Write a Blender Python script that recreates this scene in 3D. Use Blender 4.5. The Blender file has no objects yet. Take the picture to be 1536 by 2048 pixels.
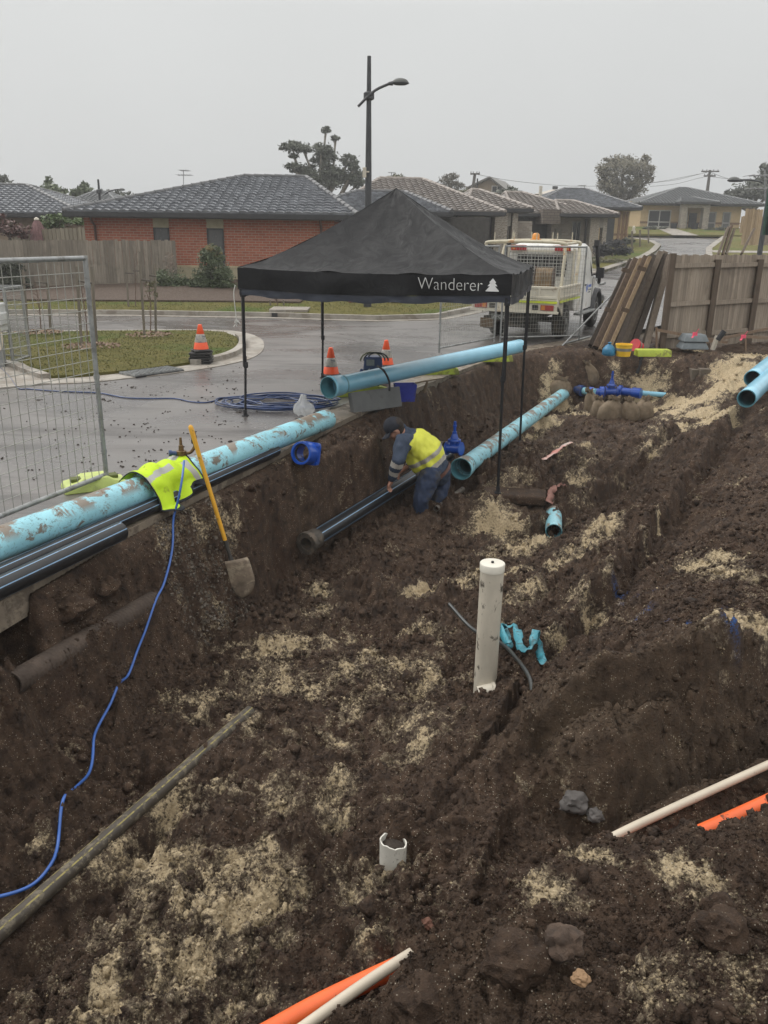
import bpy, bmesh, math, random
import numpy as np
from math import sin, cos, pi, radians, sqrt, atan2
from mathutils import Vector, Matrix, Euler, noise as mn

SC = bpy.context.scene
COL = SC.collection
# ------------------------------------------------------------------ camera
F, PITCH, ROLL, EYE = 1650.0, radians(18.6), radians(0.8), 2.2
cam = bpy.data.cameras.new('camera')
cam.sensor_fit = 'HORIZONTAL'; cam.sensor_width = 36.0
cam.lens = 36.0 * F / 1536.0
cam.clip_start = 0.05; cam.clip_end = 3000
co = bpy.data.objects.new('camera', cam); COL.objects.link(co)
co.matrix_world = Matrix.Translation((0, 0, EYE)) @ Matrix.Rotation(pi/2 - PITCH, 4, 'X') @ Matrix.Rotation(ROLL, 4, 'Z')
SC.camera = co
SC.render.resolution_x, SC.render.resolution_y = 768, 1024
SC.view_settings.view_transform = 'Standard'; SC.view_settings.look = 'None'
SC.view_settings.exposure = 0.42; SC.view_settings.gamma = 1.0
try:
    SC.cycles.use_denoising = True
    SC.cycles.max_bounces = 6; SC.cycles.volume_bounces = 0
except Exception: pass

# ------------------------------------------------------------------ overcast sky
W = bpy.data.worlds.new('World'); SC.world = W; W.use_nodes = True
nt = W.node_tree; nt.nodes.clear()
N = nt.nodes.new; Lk = nt.links.new
out = N('ShaderNodeOutputWorld'); bg = N('ShaderNodeBackground'); Lk(bg.outputs[0], out.inputs[0])
SUN_EL, SUN_AZ = radians(48), radians(300)
sky = N('ShaderNodeTexSky'); sky.sky_type = 'NISHITA'; sky.sun_disc = False
sky.sun_elevation = SUN_EL; sky.sun_rotation = SUN_AZ; sky.air_density = 1.5; sky.dust_density = 4
hs = N('ShaderNodeHueSaturation'); hs.inputs['Saturation'].default_value = 0.15; Lk(sky.outputs[0], hs.inputs['Color'])
tc = N('ShaderNodeTexCoord'); sx = N('ShaderNodeSeparateXYZ'); Lk(tc.outputs['Generated'], sx.inputs[0])
rmp = N('ShaderNodeValToRGB'); Lk(sx.outputs['Z'], rmp.inputs[0])
e = rmp.color_ramp.elements
e[0].position = 0.0; e[0].color = (4.6, 4.72, 4.76, 1)
e[1].position = 1.0; e[1].color = (14.0, 13.8, 13.3, 1)
e2 = e.new(0.10); e2.color = (4.9, 5.0, 5.0, 1)
e3 = e.new(0.22); e3.color = (5.25, 5.35, 5.32, 1)
e4 = e.new(0.45); e4.color = (9.6, 9.6, 9.4, 1)
cn = N('ShaderNodeTexNoise'); cn.inputs['Scale'].default_value = 1.6; cn.inputs['Detail'].default_value = 3
Lk(tc.outputs['Generated'], cn.inputs['Vector'])
mr = N('ShaderNodeMapRange'); mr.inputs[1].default_value = .3; mr.inputs[2].default_value = .7; mr.inputs[3].default_value = 0.95; mr.inputs[4].default_value = 1.05; Lk(cn.outputs[0], mr.inputs[0])
mm = N('ShaderNodeMix'); mm.data_type = 'RGBA'; mm.blend_type = 'MULTIPLY'; mm.inputs[0].default_value = 1
Lk(rmp.outputs[0], mm.inputs[6]); Lk(mr.outputs[0], mm.inputs[7])
mx = N('ShaderNodeMix'); mx.data_type = 'RGBA'; mx.inputs[0].default_value = 0.92
Lk(hs.outputs[0], mx.inputs[6]); Lk(mm.outputs[2], mx.inputs[7])
Lk(mx.outputs[2], bg.inputs[0]); bg.inputs[1].default_value = 0.1

sl = bpy.data.lights.new('sun', 'SUN'); sl.energy = 1.1; sl.angle = radians(24); sl.color = (1, 0.97, 0.93)
so = bpy.data.objects.new('sun', sl); COL.objects.link(so)
d = Vector((sin(SUN_AZ)*cos(SUN_EL), cos(SUN_AZ)*cos(SUN_EL), sin(SUN_EL)))
so.rotation_euler = d.to_track_quat('Z', 'Y').to_euler()

rnd = random.Random(7); NR = np.random.RandomState(5)

# ------------------------------------------------------------------ photo measuring helpers
def ray(px, py):
    u = (px-768)/F; v = (py-1024)/F
    c, s = cos(ROLL), sin(ROLL)
    u, v = u*c+v*s, -u*s+v*c
    return Vector((u, cos(PITCH)-v*sin(PITCH), -sin(PITCH)-v*cos(PITCH)))
def A(px, py, z=None, Y=None):
    d = ray(px, py)
    t = (z-EYE)/d.z if Y is None else Y/d.y
    return Vector((d.x*t, d.y*t, EYE+d.z*t))
def zt(x, y):
    """natural ground level outside the pit"""
    r = 2.9*min(max((y-24)/56, 0), 1)**1.6
    l = min(max(y-23.3, 0), 7)*.07 + max(y-30, 0)*.008
    w = min(max((x-1)/5, 0), 1)
    return (1-w)*min(l, 3) + w*(r + .05*min(max(y-23.3, 0), 3))
def T(px, py, dz=0.0):
    """where a photo ray meets the natural ground"""
    d = ray(px, py); lo = 3.0
    for k in range(1400):
        t = 3.0*1.003**k
        if EYE+d.z*t < zt(d.x*t, d.y*t)+dz: break
        lo = t
    hi = t
    for k in range(20):
        m = (lo+hi)/2
        if EYE+d.z*m < zt(d.x*m, d.y*m)+dz: hi = m
        else: lo = m
    return Vector((d.x*hi, d.y*hi, EYE+d.z*hi))

# ------------------------------------------------------------------ materials
def _mk(name):
    m = bpy.data.materials.new(name); m.use_nodes = True
    t = m.node_tree; b = t.nodes['Principled BSDF']
    return m, t, b
def _coord(t, kind='Object', scale=None):
    c = t.nodes.new('ShaderNodeTexCoord')
    if scale is None: return c.outputs[kind]
    mp = t.nodes.new('ShaderNodeMapping'); mp.inputs['Scale'].default_value = scale
    t.links.new(c.outputs[kind], mp.inputs[0]); return mp.outputs[0]
def _noise(t, vec, scale, detail=4, rough=.6, dist=0):
    n = t.nodes.new('ShaderNodeTexNoise'); n.inputs['Scale'].default_value = scale
    n.inputs['Detail'].default_value = detail; n.inputs['Roughness'].default_value = rough
    n.inputs['Distortion'].default_value = dist
    t.links.new(vec, n.inputs['Vector']); return n.outputs[0]
def _map(t, v, a, b, c, d):
    n = t.nodes.new('ShaderNodeMapRange'); n.inputs[1].default_value = a; n.inputs[2].default_value = b
    n.inputs[3].default_value = c; n.inputs[4].default_value = d; t.links.new(v, n.inputs[0]); return n.outputs[0]
def _mix(t, f, a, b, blend='MIX'):
    n = t.nodes.new('ShaderNodeMix'); n.data_type = 'RGBA'; n.blend_type = blend
    for s, v in ((0, f), (6, a), (7, b)):
        if isinstance(v, (int, float)): n.inputs[s].default_value = v
        elif isinstance(v, tuple): n.inputs[s].default_value = (v[0], v[1], v[2], 1)
        else: t.links.new(v, n.inputs[s])
    return n.outputs[2]
def _math(t, op, a, b=None):
    n = t.nodes.new('ShaderNodeMath'); n.operation = op
    for s, v in ((0, a), (1, b)):
        if v is None: continue
        if isinstance(v, (int, float)): n.inputs[s].default_value = v
        else: t.links.new(v, n.inputs[s])
    return n.outputs[0]
def _bump(t, b, h, strength, dist=.01):
    n = t.nodes.new('ShaderNodeBump'); n.inputs['Strength'].default_value = strength; n.inputs['Distance'].default_value = dist
    t.links.new(h, n.inputs['Height']); t.links.new(n.outputs[0], b.inputs['Normal'])
MC = {}
def mat(name, c, rough=.6, metal=0, var=.25, scale=6, bump=0, bscale=60, c2=None, stretch=None, dirt=0, dirtcol=(.05, .035, .025), dscale=3, coat=0, emis=None, dthr=.55):
    """general material: base colour broken up by noise, a dirt layer with its own shape, fine bump"""
    if name in MC: return MC[name]
    m, t, b = _mk(name); L = t.links.new
    v = _coord(t, 'Object', stretch)
    n = _noise(t, v, scale, 5)
    f = _map(t, n, .35, .65, 0, 1)
    lo = tuple(x*(1-var) for x in c) if c2 is None else c2
    col = _mix(t, f, lo, c)
    rr = _map(t, n, .3, .7, min(1, rough*1.15), rough*.8)
    if dirt:
        dn = _noise(t, v, dscale, 8, .7, .3)
        df = _map(t, dn, dthr, dthr+.06, 0, dirt)
        col = _mix(t, df, col, dirtcol)
        rr = _map(t, df, 0, 1, rough, .85)
    L(col, b.inputs['Base Color']); L(rr, b.inputs['Roughness'])
    b.inputs['Metallic'].default_value = metal
    if coat: b.inputs['Coat Weight'].default_value = coat; b.inputs['Coat Roughness'].default_value = .12
    if bump: _bump(t, b, _noise(t, v, bscale, 5), bump)
    MC[name] = m; return m

def soil_mat():
    m, t, b = _mk('soil'); L = t.links.new
    v = _coord(t)
    at = t.nodes.new('ShaderNodeAttribute'); at.attribute_name = 'sand'
    ap = t.nodes.new('ShaderNodeAttribute'); ap.attribute_name = 'paint'
    ac = t.nodes.new('ShaderNodeAttribute'); ac.attribute_name = 'clay'
    n0 = _noise(t, v, 1.1, 4, .6); n1 = _noise(t, v, 9, 8, .75); n2 = _noise(t, v, 45, 6, .75); n3 = _noise(t, v, 2.2, 5, .6, .6)
    dark = _mix(t, _map(t, n1, .35, .68, 0, 1), (.024, .0145, .0100), (.118, .076, .051))
    dark = _mix(t, _map(t, n3, .52, .66, 0, .75), dark, (.052, .027, .016))
    clay = _mix(t, _map(t, n1, .3, .7, 0, 1), (.042, .028, .018), (.14, .098, .065))
    dark = _mix(t, _math(t, 'MULTIPLY', ac.outputs['Fac'], _map(t, n0, .35, .6, .4, 1)), dark, clay)
    sandc = _mix(t, _map(t, n2, .3, .7, 0, 1), (.27, .205, .125), (.68, .55, .36))
    grey = _mix(t, _map(t, n2, .3, .7, 0, 1), (.085, .064, .043), (.30, .245, .17))
    # sand threshold broken by fine noise
    s = _math(t, 'ADD', at.outputs['Fac'], _math(t, 'MULTIPLY', _math(t, 'SUBTRACT', n1, .5), 1.35))
    s = _math(t, 'ADD', s, _math(t, 'MULTIPLY', _math(t, 'SUBTRACT', n2, .5), 1.0))
    s = _math(t, 'ADD', s, _math(t, 'MULTIPLY', _math(t, 'SUBTRACT', n3, .5), 1.9))
    col = _mix(t, _map(t, s, .32, .46, 0, .8), dark, grey)
    col = _mix(t, _map(t, s, .50, .62, 0, 1), col, sandc)
    # fine pale grit
    vo = t.nodes.new('ShaderNodeTexVoronoi'); vo.inputs['Scale'].default_value = 62; L(v, vo.inputs['Vector'])
    g = _math(t, 'MULTIPLY', _map(t, vo.outputs['Distance'], .13, .19, 1, 0), _map(t, n1, .47, .56, 0, 1))
    col = _mix(t, _math(t, 'MULTIPLY', g, .9), col, (.52, .47, .38))
    pf = _math(t, 'MULTIPLY', ap.outputs['Fac'], _map(t, n2, .45, .55, 0, 1))
    col = _mix(t, pf, col, (.02, .15, .50))
    L(col, b.inputs['Base Color'])
    L(_map(t, n1, .35, .7, .48, .95), b.inputs['Roughness'])
    b.inputs['Specular IOR Level'].default_value = .22
    h = _math(t, 'ADD', n1, _math(t, 'MULTIPLY', n2, .5))
    h = _math(t, 'ADD', h, _math(t, 'MULTIPLY', _noise(t, v, 140, 4, .7), .2))
    _bump(t, b, h, 1.0, .035)
    return m
def asphalt_mat():
    m, t, b = _mk('wet_asphalt'); L = t.links.new
    v = _coord(t)
    n1 = _noise(t, v, .35, 5, .6, 1.0); n2 = _noise(t, v, 130, 3, .7); n4 = _noise(t, _coord(t, 'Object', (.35, 1.6, 1)), .9, 6, .65, .4)
    n5 = _noise(t, v, 2.5, 7, .7)
    c = _mix(t, _map(t, n1, .35, .65, 0, 1), (.10, .092, .089), (.165, .152, .145))
    c = _mix(t, _map(t, n4, .52, .64, 0, .6), c, (.028, .023, .021))
    c = _mix(t, _map(t, n5, .56, .68, 0, .35), c, (.095, .075, .058))
    c = _mix(t, _map(t, n2, .4, .7, 0, .4), c, (.10, .095, .09))
    L(c, b.inputs['Base Color'])
    r = _math(t, 'ADD', _map(t, n1, .4, .6, .17, .34), _map(t, n4, .45, .65, 0, .14))
    L(r, b.inputs['Roughness'])
    b.inputs['IOR'].default_value = 1.48
    _bump(t, b, n2, .35, .004)
    return m
def brick_mat(name, c1, c2, mortar, sc=1.0):
    if name in MC: return MC[name]
    m, t, b = _mk(name); L = t.links.new
    tcn = t.nodes.new('ShaderNodeTexCoord'); s = t.nodes.new('ShaderNodeSeparateXYZ'); L(tcn.outputs['Object'], s.inputs[0])
    cx = t.nodes.new('ShaderNodeCombineXYZ'); L(_math(t, 'ADD', s.outputs[0], s.outputs[1]), cx.inputs[0]); L(s.outputs[2], cx.inputs[1])
    br = t.nodes.new('ShaderNodeTexBrick'); L(cx.outputs[0], br.inputs['Vector'])
    br.inputs['Scale'].default_value = 1; br.inputs['Brick Width'].default_value = .24*sc; br.inputs['Row Height'].default_value = .086*sc
    br.inputs['Mortar Size'].default_value = .008*sc; br.inputs['Color1'].default_value = (*c1, 1); br.inputs['Color2'].default_value = (*c2, 1)
    br.inputs['Mortar'].default_value = (*mortar, 1); br.inputs['Bias'].default_value = 0
    n = _noise(t, tcn.outputs['Object'], 1.2, 5)
    col = _mix(t, _map(t, n, .3, .7, 0, .3), br.outputs[0], tuple(x*.6 for x in c2))
    L(col, b.inputs['Base Color']); b.inputs['Roughness'].default_value = .8
    _bump(t, b, _math(t, 'SUBTRACT', 1, br.outputs['Fac']), .5, .01)
    MC[name] = m; return m
def wood_mat(name, c1, c2, stretch=(18, 18, 1.2)):
    if name in MC: return MC[name]
    m, t, b = _mk(name); L = t.links.new
    v = _coord(t, 'Object', stretch); n = _noise(t, v, 1.5, 7, .65)
    v2 = _coord(t); n2 = _noise(t, v2, 2.1, 4)
    info = t.nodes.new('ShaderNodeNewGeometry')
    col = _mix(t, _map(t, n, .3, .7, 0, 1), c1, c2)
    col = _mix(t, _map(t, info.outputs['Random Per Island'], 0, 1, 0, .55), col, tuple(x*.55 for x in c1))
    col = _mix(t, _map(t, n2, .55, .7, 0, .4), col, tuple(x*.5 for x in c1))
    L(col, b.inputs['Base Color']); b.inputs['Roughness'].default_value = .8
    _bump(t, b, n, .4, .006)
    MC[name] = m; return m
def tile_mat(name, c1, c2, rough=.35):
    if name in MC: return MC[name]
    m, t, b = _mk(name); L = t.links.new
    v = _coord(t); n = _noise(t, v, 3.1, 5)
    L(_mix(t, _map(t, n, .35, .65, 0, 1), c1, c2), b.inputs['Base Color']); b.inputs['Roughness'].default_value = rough
    MC[name] = m; return m
def leaf_mat(name, c1, c2):
    if name in MC: return MC[name]
    m, t, b = _mk(name); L = t.links.new
    info = t.nodes.new('ShaderNodeNewGeometry')
    n = _noise(t, _coord(t), .8, 3)
    f = _math(t, 'ADD', _math(t, 'MULTIPLY', info.outputs['Random Per Island'], .6), _math(t, 'MULTIPLY', n, .4))
    L(_mix(t, f, c1, c2), b.inputs['Base Color']); b.inputs['Roughness'].default_value = .6
    MC[name] = m; return m
def grass_mat():
    m, t, b = _mk('grass_ground'); L = t.links.new
    v = _coord(t)
    n = _noise(t, v, .35, 5, .6); n1 = _noise(t, v, 3.5, 6, .7); n2 = _noise(t, v, 40, 5, .8)
    c = _mix(t, _map(t, n1, .35, .65, 0, 1), (.105, .105, .024), (.175, .148, .045))
    c = _mix(t, _map(t, n, .50, .62, 0, .75), c, (.06, .115, .016))
    c = _mix(t, _map(t, n2, .4, .7, 0, .5), c, (.06, .06, .016))
    L(c, b.inputs['Base Color']); b.inputs['Roughness'].default_value = .9; b.inputs['Specular IOR Level'].default_value = .2
    _bump(t, b, n2, 1, .04)
    return m
SOIL = soil_mat(); ASPH = asphalt_mat(); GRASS = grass_mat()
CONC = mat('concrete', (.34, .31, .27), .55, var=.35, scale=2.5, bump=.3, bscale=80, dirt=.55, dirtcol=(.16, .13, .10), dscale=2.2, dthr=.5)
CONCD = mat('dirty_concrete', (.26, .215, .165), .5, var=.4, scale=3, bump=.4, bscale=60, dirt=.7, dirtcol=(.06, .045, .033), dscale=3, dthr=.5)
GALV = mat('galvanised_steel', (.36, .37, .37), .5, .55, var=.35, scale=9, dirt=.4, dirtcol=(.12, .11, .09), dscale=6)
WIRE = mat('fence_wire', (.36, .36, .33), .5, .3, var=.2)
BLK = mat('black_metal', (.02, .02, .022), .45, .2)
BLKM = mat('matt_black', (.022, .022, .025), .8)
DGREY = mat('charcoal_paint', (.045, .047, .052), .5)
PALEP = wood_mat('weathered_paling', (.17, .145, .115), (.35, .305, .25))
BROWNW = wood_mat('brown_timber', (.07, .045, .03), (.16, .11, .075))
RAWW = wood_mat('new_timber', (.30, .20, .12), (.46, .34, .21))
FENCEW = wood_mat('grey_brown_fence', (.24, .19, .145), (.44, .37, .295))
BLUEP = mat('blue_pvc', (.26, .58, .76), .26, var=.12, scale=3, dirt=.4, dirtcol=(.07, .10, .10), dscale=7, dthr=.64, coat=.3)
BLUEM = mat('muddy_blue_pvc', (.32, .65, .75), .4, var=.22, scale=4, stretch=(1, 1, 1.6), dirt=.92, dirtcol=(.15, .105, .07), dscale=5, dthr=.545)
def add_scuffs_and_underside(m):
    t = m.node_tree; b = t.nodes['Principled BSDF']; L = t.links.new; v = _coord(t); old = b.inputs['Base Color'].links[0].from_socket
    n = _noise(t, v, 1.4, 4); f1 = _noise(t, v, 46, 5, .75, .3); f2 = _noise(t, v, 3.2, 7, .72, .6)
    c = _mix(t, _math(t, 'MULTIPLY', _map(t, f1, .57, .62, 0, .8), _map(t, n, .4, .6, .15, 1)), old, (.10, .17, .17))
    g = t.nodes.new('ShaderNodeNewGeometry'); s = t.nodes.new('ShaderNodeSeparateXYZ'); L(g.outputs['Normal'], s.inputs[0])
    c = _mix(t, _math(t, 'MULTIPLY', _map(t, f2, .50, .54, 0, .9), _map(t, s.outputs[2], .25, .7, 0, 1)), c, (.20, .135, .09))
    c = _mix(t, _math(t, 'MULTIPLY', _map(t, f2, .35, .6, .2, .75), _map(t, s.outputs[2], -.2, -.8, 0, 1)), c, (.09, .10, .09))  # blotchy darker grey on faces that point down
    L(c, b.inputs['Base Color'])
add_scuffs_and_underside(BLUEM)
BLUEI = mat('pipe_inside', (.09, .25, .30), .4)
HDPE = mat('black_polythene', (.016, .017, .02), .34, var=.2, dirt=.5, dirtcol=(.07, .055, .045), dscale=6, dthr=.6)
STRB = mat('blue_stripe', (.24, .40, .60), .4, dirt=.5, dirtcol=(.06, .05, .045), dscale=9, dthr=.57)
CAST = mat('blue_epoxy_casting', (.012, .075, .42), .28, var=.25, coat=.4, dirt=.3, dscale=9, dthr=.66)
LIME = mat('lime_plastic', (.42, .50, .05), .5, var=.2, dirt=.7, dirtcol=(.14, .12, .05), dscale=4, dthr=.54)
ORNG = mat('orange_plastic', (.85, .10, .025), .45, var=.12, dirt=.5, dirtcol=(.08, .04, .025), dscale=10, dthr=.62)
WHITEP = mat('white_pvc', (.58, .53, .44), .42, var=.2, dirt=.9, dirtcol=(.05, .04, .03), dscale=13, dthr=.575, stretch=(1, 1, .5))
HESS = mat('hessian', (.22, .165, .11), .9, var=.35, scale=10, bump=.6, bscale=220)
GLASS = mat('dark_window', (.02, .021, .023), .18, var=.3, scale=.6); GLASS.node_tree.nodes['Principled BSDF'].inputs['Specular IOR Level'].default_value = .3
CREAM = mat('cream_render', (.42, .37, .25), .8, var=.15)
TAN = mat('tan_brick', (.50, .37, .21), .8, var=.15)
GUT = mat('gutter_paint', (.035, .035, .038), .4)
MULCH = mat('mulch', (.095, .062, .042), .9, var=.6, scale=20, bump=1, bscale=40)
BARK = mat('bark', (.16, .13, .10), .9, var=.4, scale=12, bump=.5)

# ------------------------------------------------------------------ object helpers
def tag(o, label=None, cat=None, group=None, kind=None):
    if label: o['label'] = label
    if cat: o['category'] = cat
    if group: o['group'] = group
    if kind: o['kind'] = kind
    return o
def thing(name, loc, label, cat, group=None, rz=0):
    o = bpy.data.objects.new(name, None); COL.objects.link(o); o.location = loc; o.rotation_euler = (0, 0, rz)
    o.empty_display_size = .1
    return tag(o, label, cat, group)
def frame_to(axis):
    """matrix whose Z is axis"""
    z = Vector(axis).normalized()
    x = Vector((0, 0, 1)).cross(z)
    if x.length < 1e-4: x = Vector((1, 0, 0))
    x.normalize(); y = z.cross(x)
    return Matrix((x, y, z)).transposed()
class MB:
    def __init__(s): s.v = []; s.f = []; s.m = []
    def add(s, vs, fs, mi=0):
        k = len(s.v); s.v += [tuple(v) for v in vs]; s.f += [tuple(i+k for i in f) for f in fs]
        s.m += ([mi]*len(fs) if isinstance(mi, int) else list(mi))
        return s
    def box(s, c, size, R=None, mi=0, taper=1.0):
        c = Vector(c); hx, hy, hz = [q/2 for q in size]; vs = []
        for z in (-1, 1):
            k = 1 if z < 0 else taper
            for x, y in ((-1, -1), (1, -1), (1, 1), (-1, 1)):
                p = Vector((x*hx*k, y*hy*k, z*hz))
                if R is not None: p = R @ p
                vs.append(c+p)
        return s.add(vs, [(3, 2, 1, 0), (4, 5, 6, 7), (0, 1, 5, 4), (1, 2, 6, 5), (2, 3, 7, 6), (3, 0, 4, 7)], mi)
    def beam(s, p0, p1, w, h, mi=0, up=(0, 0, 1)):
        p0 = Vector(p0); p1 = Vector(p1); z = (p1-p0); L = z.length; z.normalize()
        x = Vector(up).cross(z)
        if x.length < 1e-4: x = Vector((1, 0, 0))
        x.normalize(); y = z.cross(x)
        return s.box((p0+p1)/2, (w, h, L), Matrix((x, y, z)).transposed(), mi)
    def rings(s, rings, closed=True, cap0=True, cap1=True, mi=0, segmi=None):
        n = len(rings[0]); vs = [p for r in rings for p in r]; fs = []; ms = []
        for i in range(len(rings)-1):
            for j in range(n if closed else n-1):
                k = (j+1) % n
                fs.append((i*n+j, i*n+k, (i+1)*n+k, (i+1)*n+j)); ms.append(segmi(i, j) if segmi else mi)
        if cap0: fs.append(tuple(range(n-1, -1, -1))); ms.append(mi)
        if cap1: fs.append(tuple((len(rings)-1)*n+j for j in range(n))); ms.append(mi)
        return s.add(vs, fs, ms)
    def lathe(s, o, axis, prof, seg=24, mi=0, caps=(True, True), segmi=None, ell=1.0):
        """prof: list of (distance along axis, radius)"""
        R = frame_to(axis); o = Vector(o); rr = []
        for (h, r) in prof:
            rr.append([o + R @ Vector((cos(2*pi*j/seg)*r, sin(2*pi*j/seg)*r*ell, h)) for j in range(seg)])
        return s.rings(rr, True, caps[0], caps[1], mi, segmi)
    def cyl(s, p0, p1, r, seg=16, mi=0, r1=None):
        p0 = Vector(p0); p1 = Vector(p1)
        return s.lathe(p0, p1-p0, [(0, r), ((p1-p0).length, r if r1 is None else r1)], seg, mi)
    def tube(s, pts, r, seg=8, mi=0, cap=True, segmi=None):
        pts = [Vector(p) for p in pts]; rings = []; x = None
        for i, p in enumerate(pts):
            tdir = (pts[min(i+1, len(pts)-1)] - pts[max(i-1, 0)])
            if tdir.length < 1e-9: tdir = Vector((0, 0, 1))
            tdir.normalize()
            if x is None:
                x = Vector((0, 0, 1)).cross(tdir)
                if x.length < 1e-3: x = Vector((1, 0, 0)).cross(tdir)
            x = (x - tdir*x.dot(tdir)).normalized(); y = tdir.cross(x)
            q = r[i] if hasattr(r, '__len__') else r
            rings.append([p + x*cos(2*pi*j/seg)*q + y*sin(2*pi*j/seg)*q for j in range(seg)])
        return s.rings(rings, True, cap, cap, mi, segmi)
    def build(s, name, mats, parent=None, smooth=None, local=False, bevel=0):
        me = bpy.data.meshes.new(name)
        off = Vector((0, 0, 0)) if (parent is None or local) else parent.location
        if parent is not None and parent.parent is not None and not local: off = off + parent.parent.location
        me.from_pydata([(a-off.x, b-off.y, c-off.z) for a, b, c in s.v], [], s.f)
        if not isinstance(mats, (list, tuple)): mats = [mats]
        for q in mats: me.materials.append(q)
        if len(mats) > 1: me.polygons.foreach_set('material_index', s.m)
        if smooth is not None:
            me.polygons.foreach_set('use_smooth', [True]*len(me.polygons))
            me.set_sharp_from_angle(angle=radians(smooth))
        me.update()
        o = bpy.data.objects.new(name, me); COL.objects.link(o)
        if parent is not None: o.parent = parent
        if bevel:
            b = o.modifiers.new('bevel', 'BEVEL'); b.width = bevel; b.segments = 2; b.limit_method = 'ANGLE'; b.angle_limit = radians(40)
        return o
def local_origin(o):
    """move a parentless mesh's origin to the bottom centre of its mesh"""
    me = o.data; n = len(me.vertices); c = np.empty(n*3, 'f'); me.vertices.foreach_get('co', c); c = c.reshape(-1, 3)
    off = np.array([(c[:, 0].min()+c[:, 0].max())/2, (c[:, 1].min()+c[:, 1].max())/2, c[:, 2].min()])
    me.vertices.foreach_set('co', (c-off).ravel()); o.location = off; me.update(); return o
def solo(mb, name, mats, label, cat, group=None, smooth=None, bevel=0, kind=None):
    o = mb.build(name, mats, None, smooth, bevel=bevel)
    if kind is None: local_origin(o)
    return tag(o, label, cat, group, kind)
def curve(pts, n=8):
    """catmull-rom through points"""
    P = [Vector(p) for p in pts]; P = [2*P[0]-P[1]] + P + [2*P[-1]-P[-2]]; out = []
    for i in range(1, len(P)-2):
        a, b, c, d = P[i-1:i+3]
        for k in range(n):
            t = k/n
            out.append(.5*((2*b) + (c-a)*t + (2*a-5*b+4*c-d)*t*t + (3*b-a-3*c+d)*t**3))
    out.append(P[-2]); return out
def copy_tree(o, parent=None):
    c = o.copy(); COL.objects.link(c)
    if parent is not None: c.parent = parent
    for ch in list(o.children): copy_tree(ch, c)
    return c
def jit(p, a): return Vector(p)+Vector((rnd.uniform(-a, a), rnd.uniform(-a, a), rnd.uniform(-a, a)))
# ================================================================== TERRAIN OF THE PIT
KL = [(-6.2, -5.0), (-4.2, -1.0), (-3.25, 1.8), (-2.38, 4.67), (-1.99, 5.96), (-1.12, 8.36), (-.45, 10.26), (.61, 12.72), (2.17, 15.88), (4.26, 18.43), (5.2, 19.3)]
_kc = [p.xy for p in curve([(x, y, 0) for x, y in KL], 8)]
KA = np.array([(p.x, p.y) for p in _kc])
def kdist(X, Y):
    """signed distance to the kerb line (positive inside the pit) and position along it"""
    best = np.full(X.shape, 1e9); side = np.zeros(X.shape); along = np.zeros(X.shape); acc = 0
    for i in range(len(KA)-1):
        a = KA[i]; b = KA[i+1]; d = b-a; L = np.hypot(*d)
        t = np.clip(((X-a[0])*d[0]+(Y-a[1])*d[1])/L**2, 0, 1)
        dx = X-(a[0]+d[0]*t); dy = Y-(a[1]+d[1]*t); q = np.hypot(dx, dy)
        m = q < best
        best = np.where(m, q, best); side = np.where(m, -(d[0]*dy-d[1]*dx), side); along = np.where(m, a[1]+d[1]*t, along)
    return best*np.sign(side), along
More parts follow.
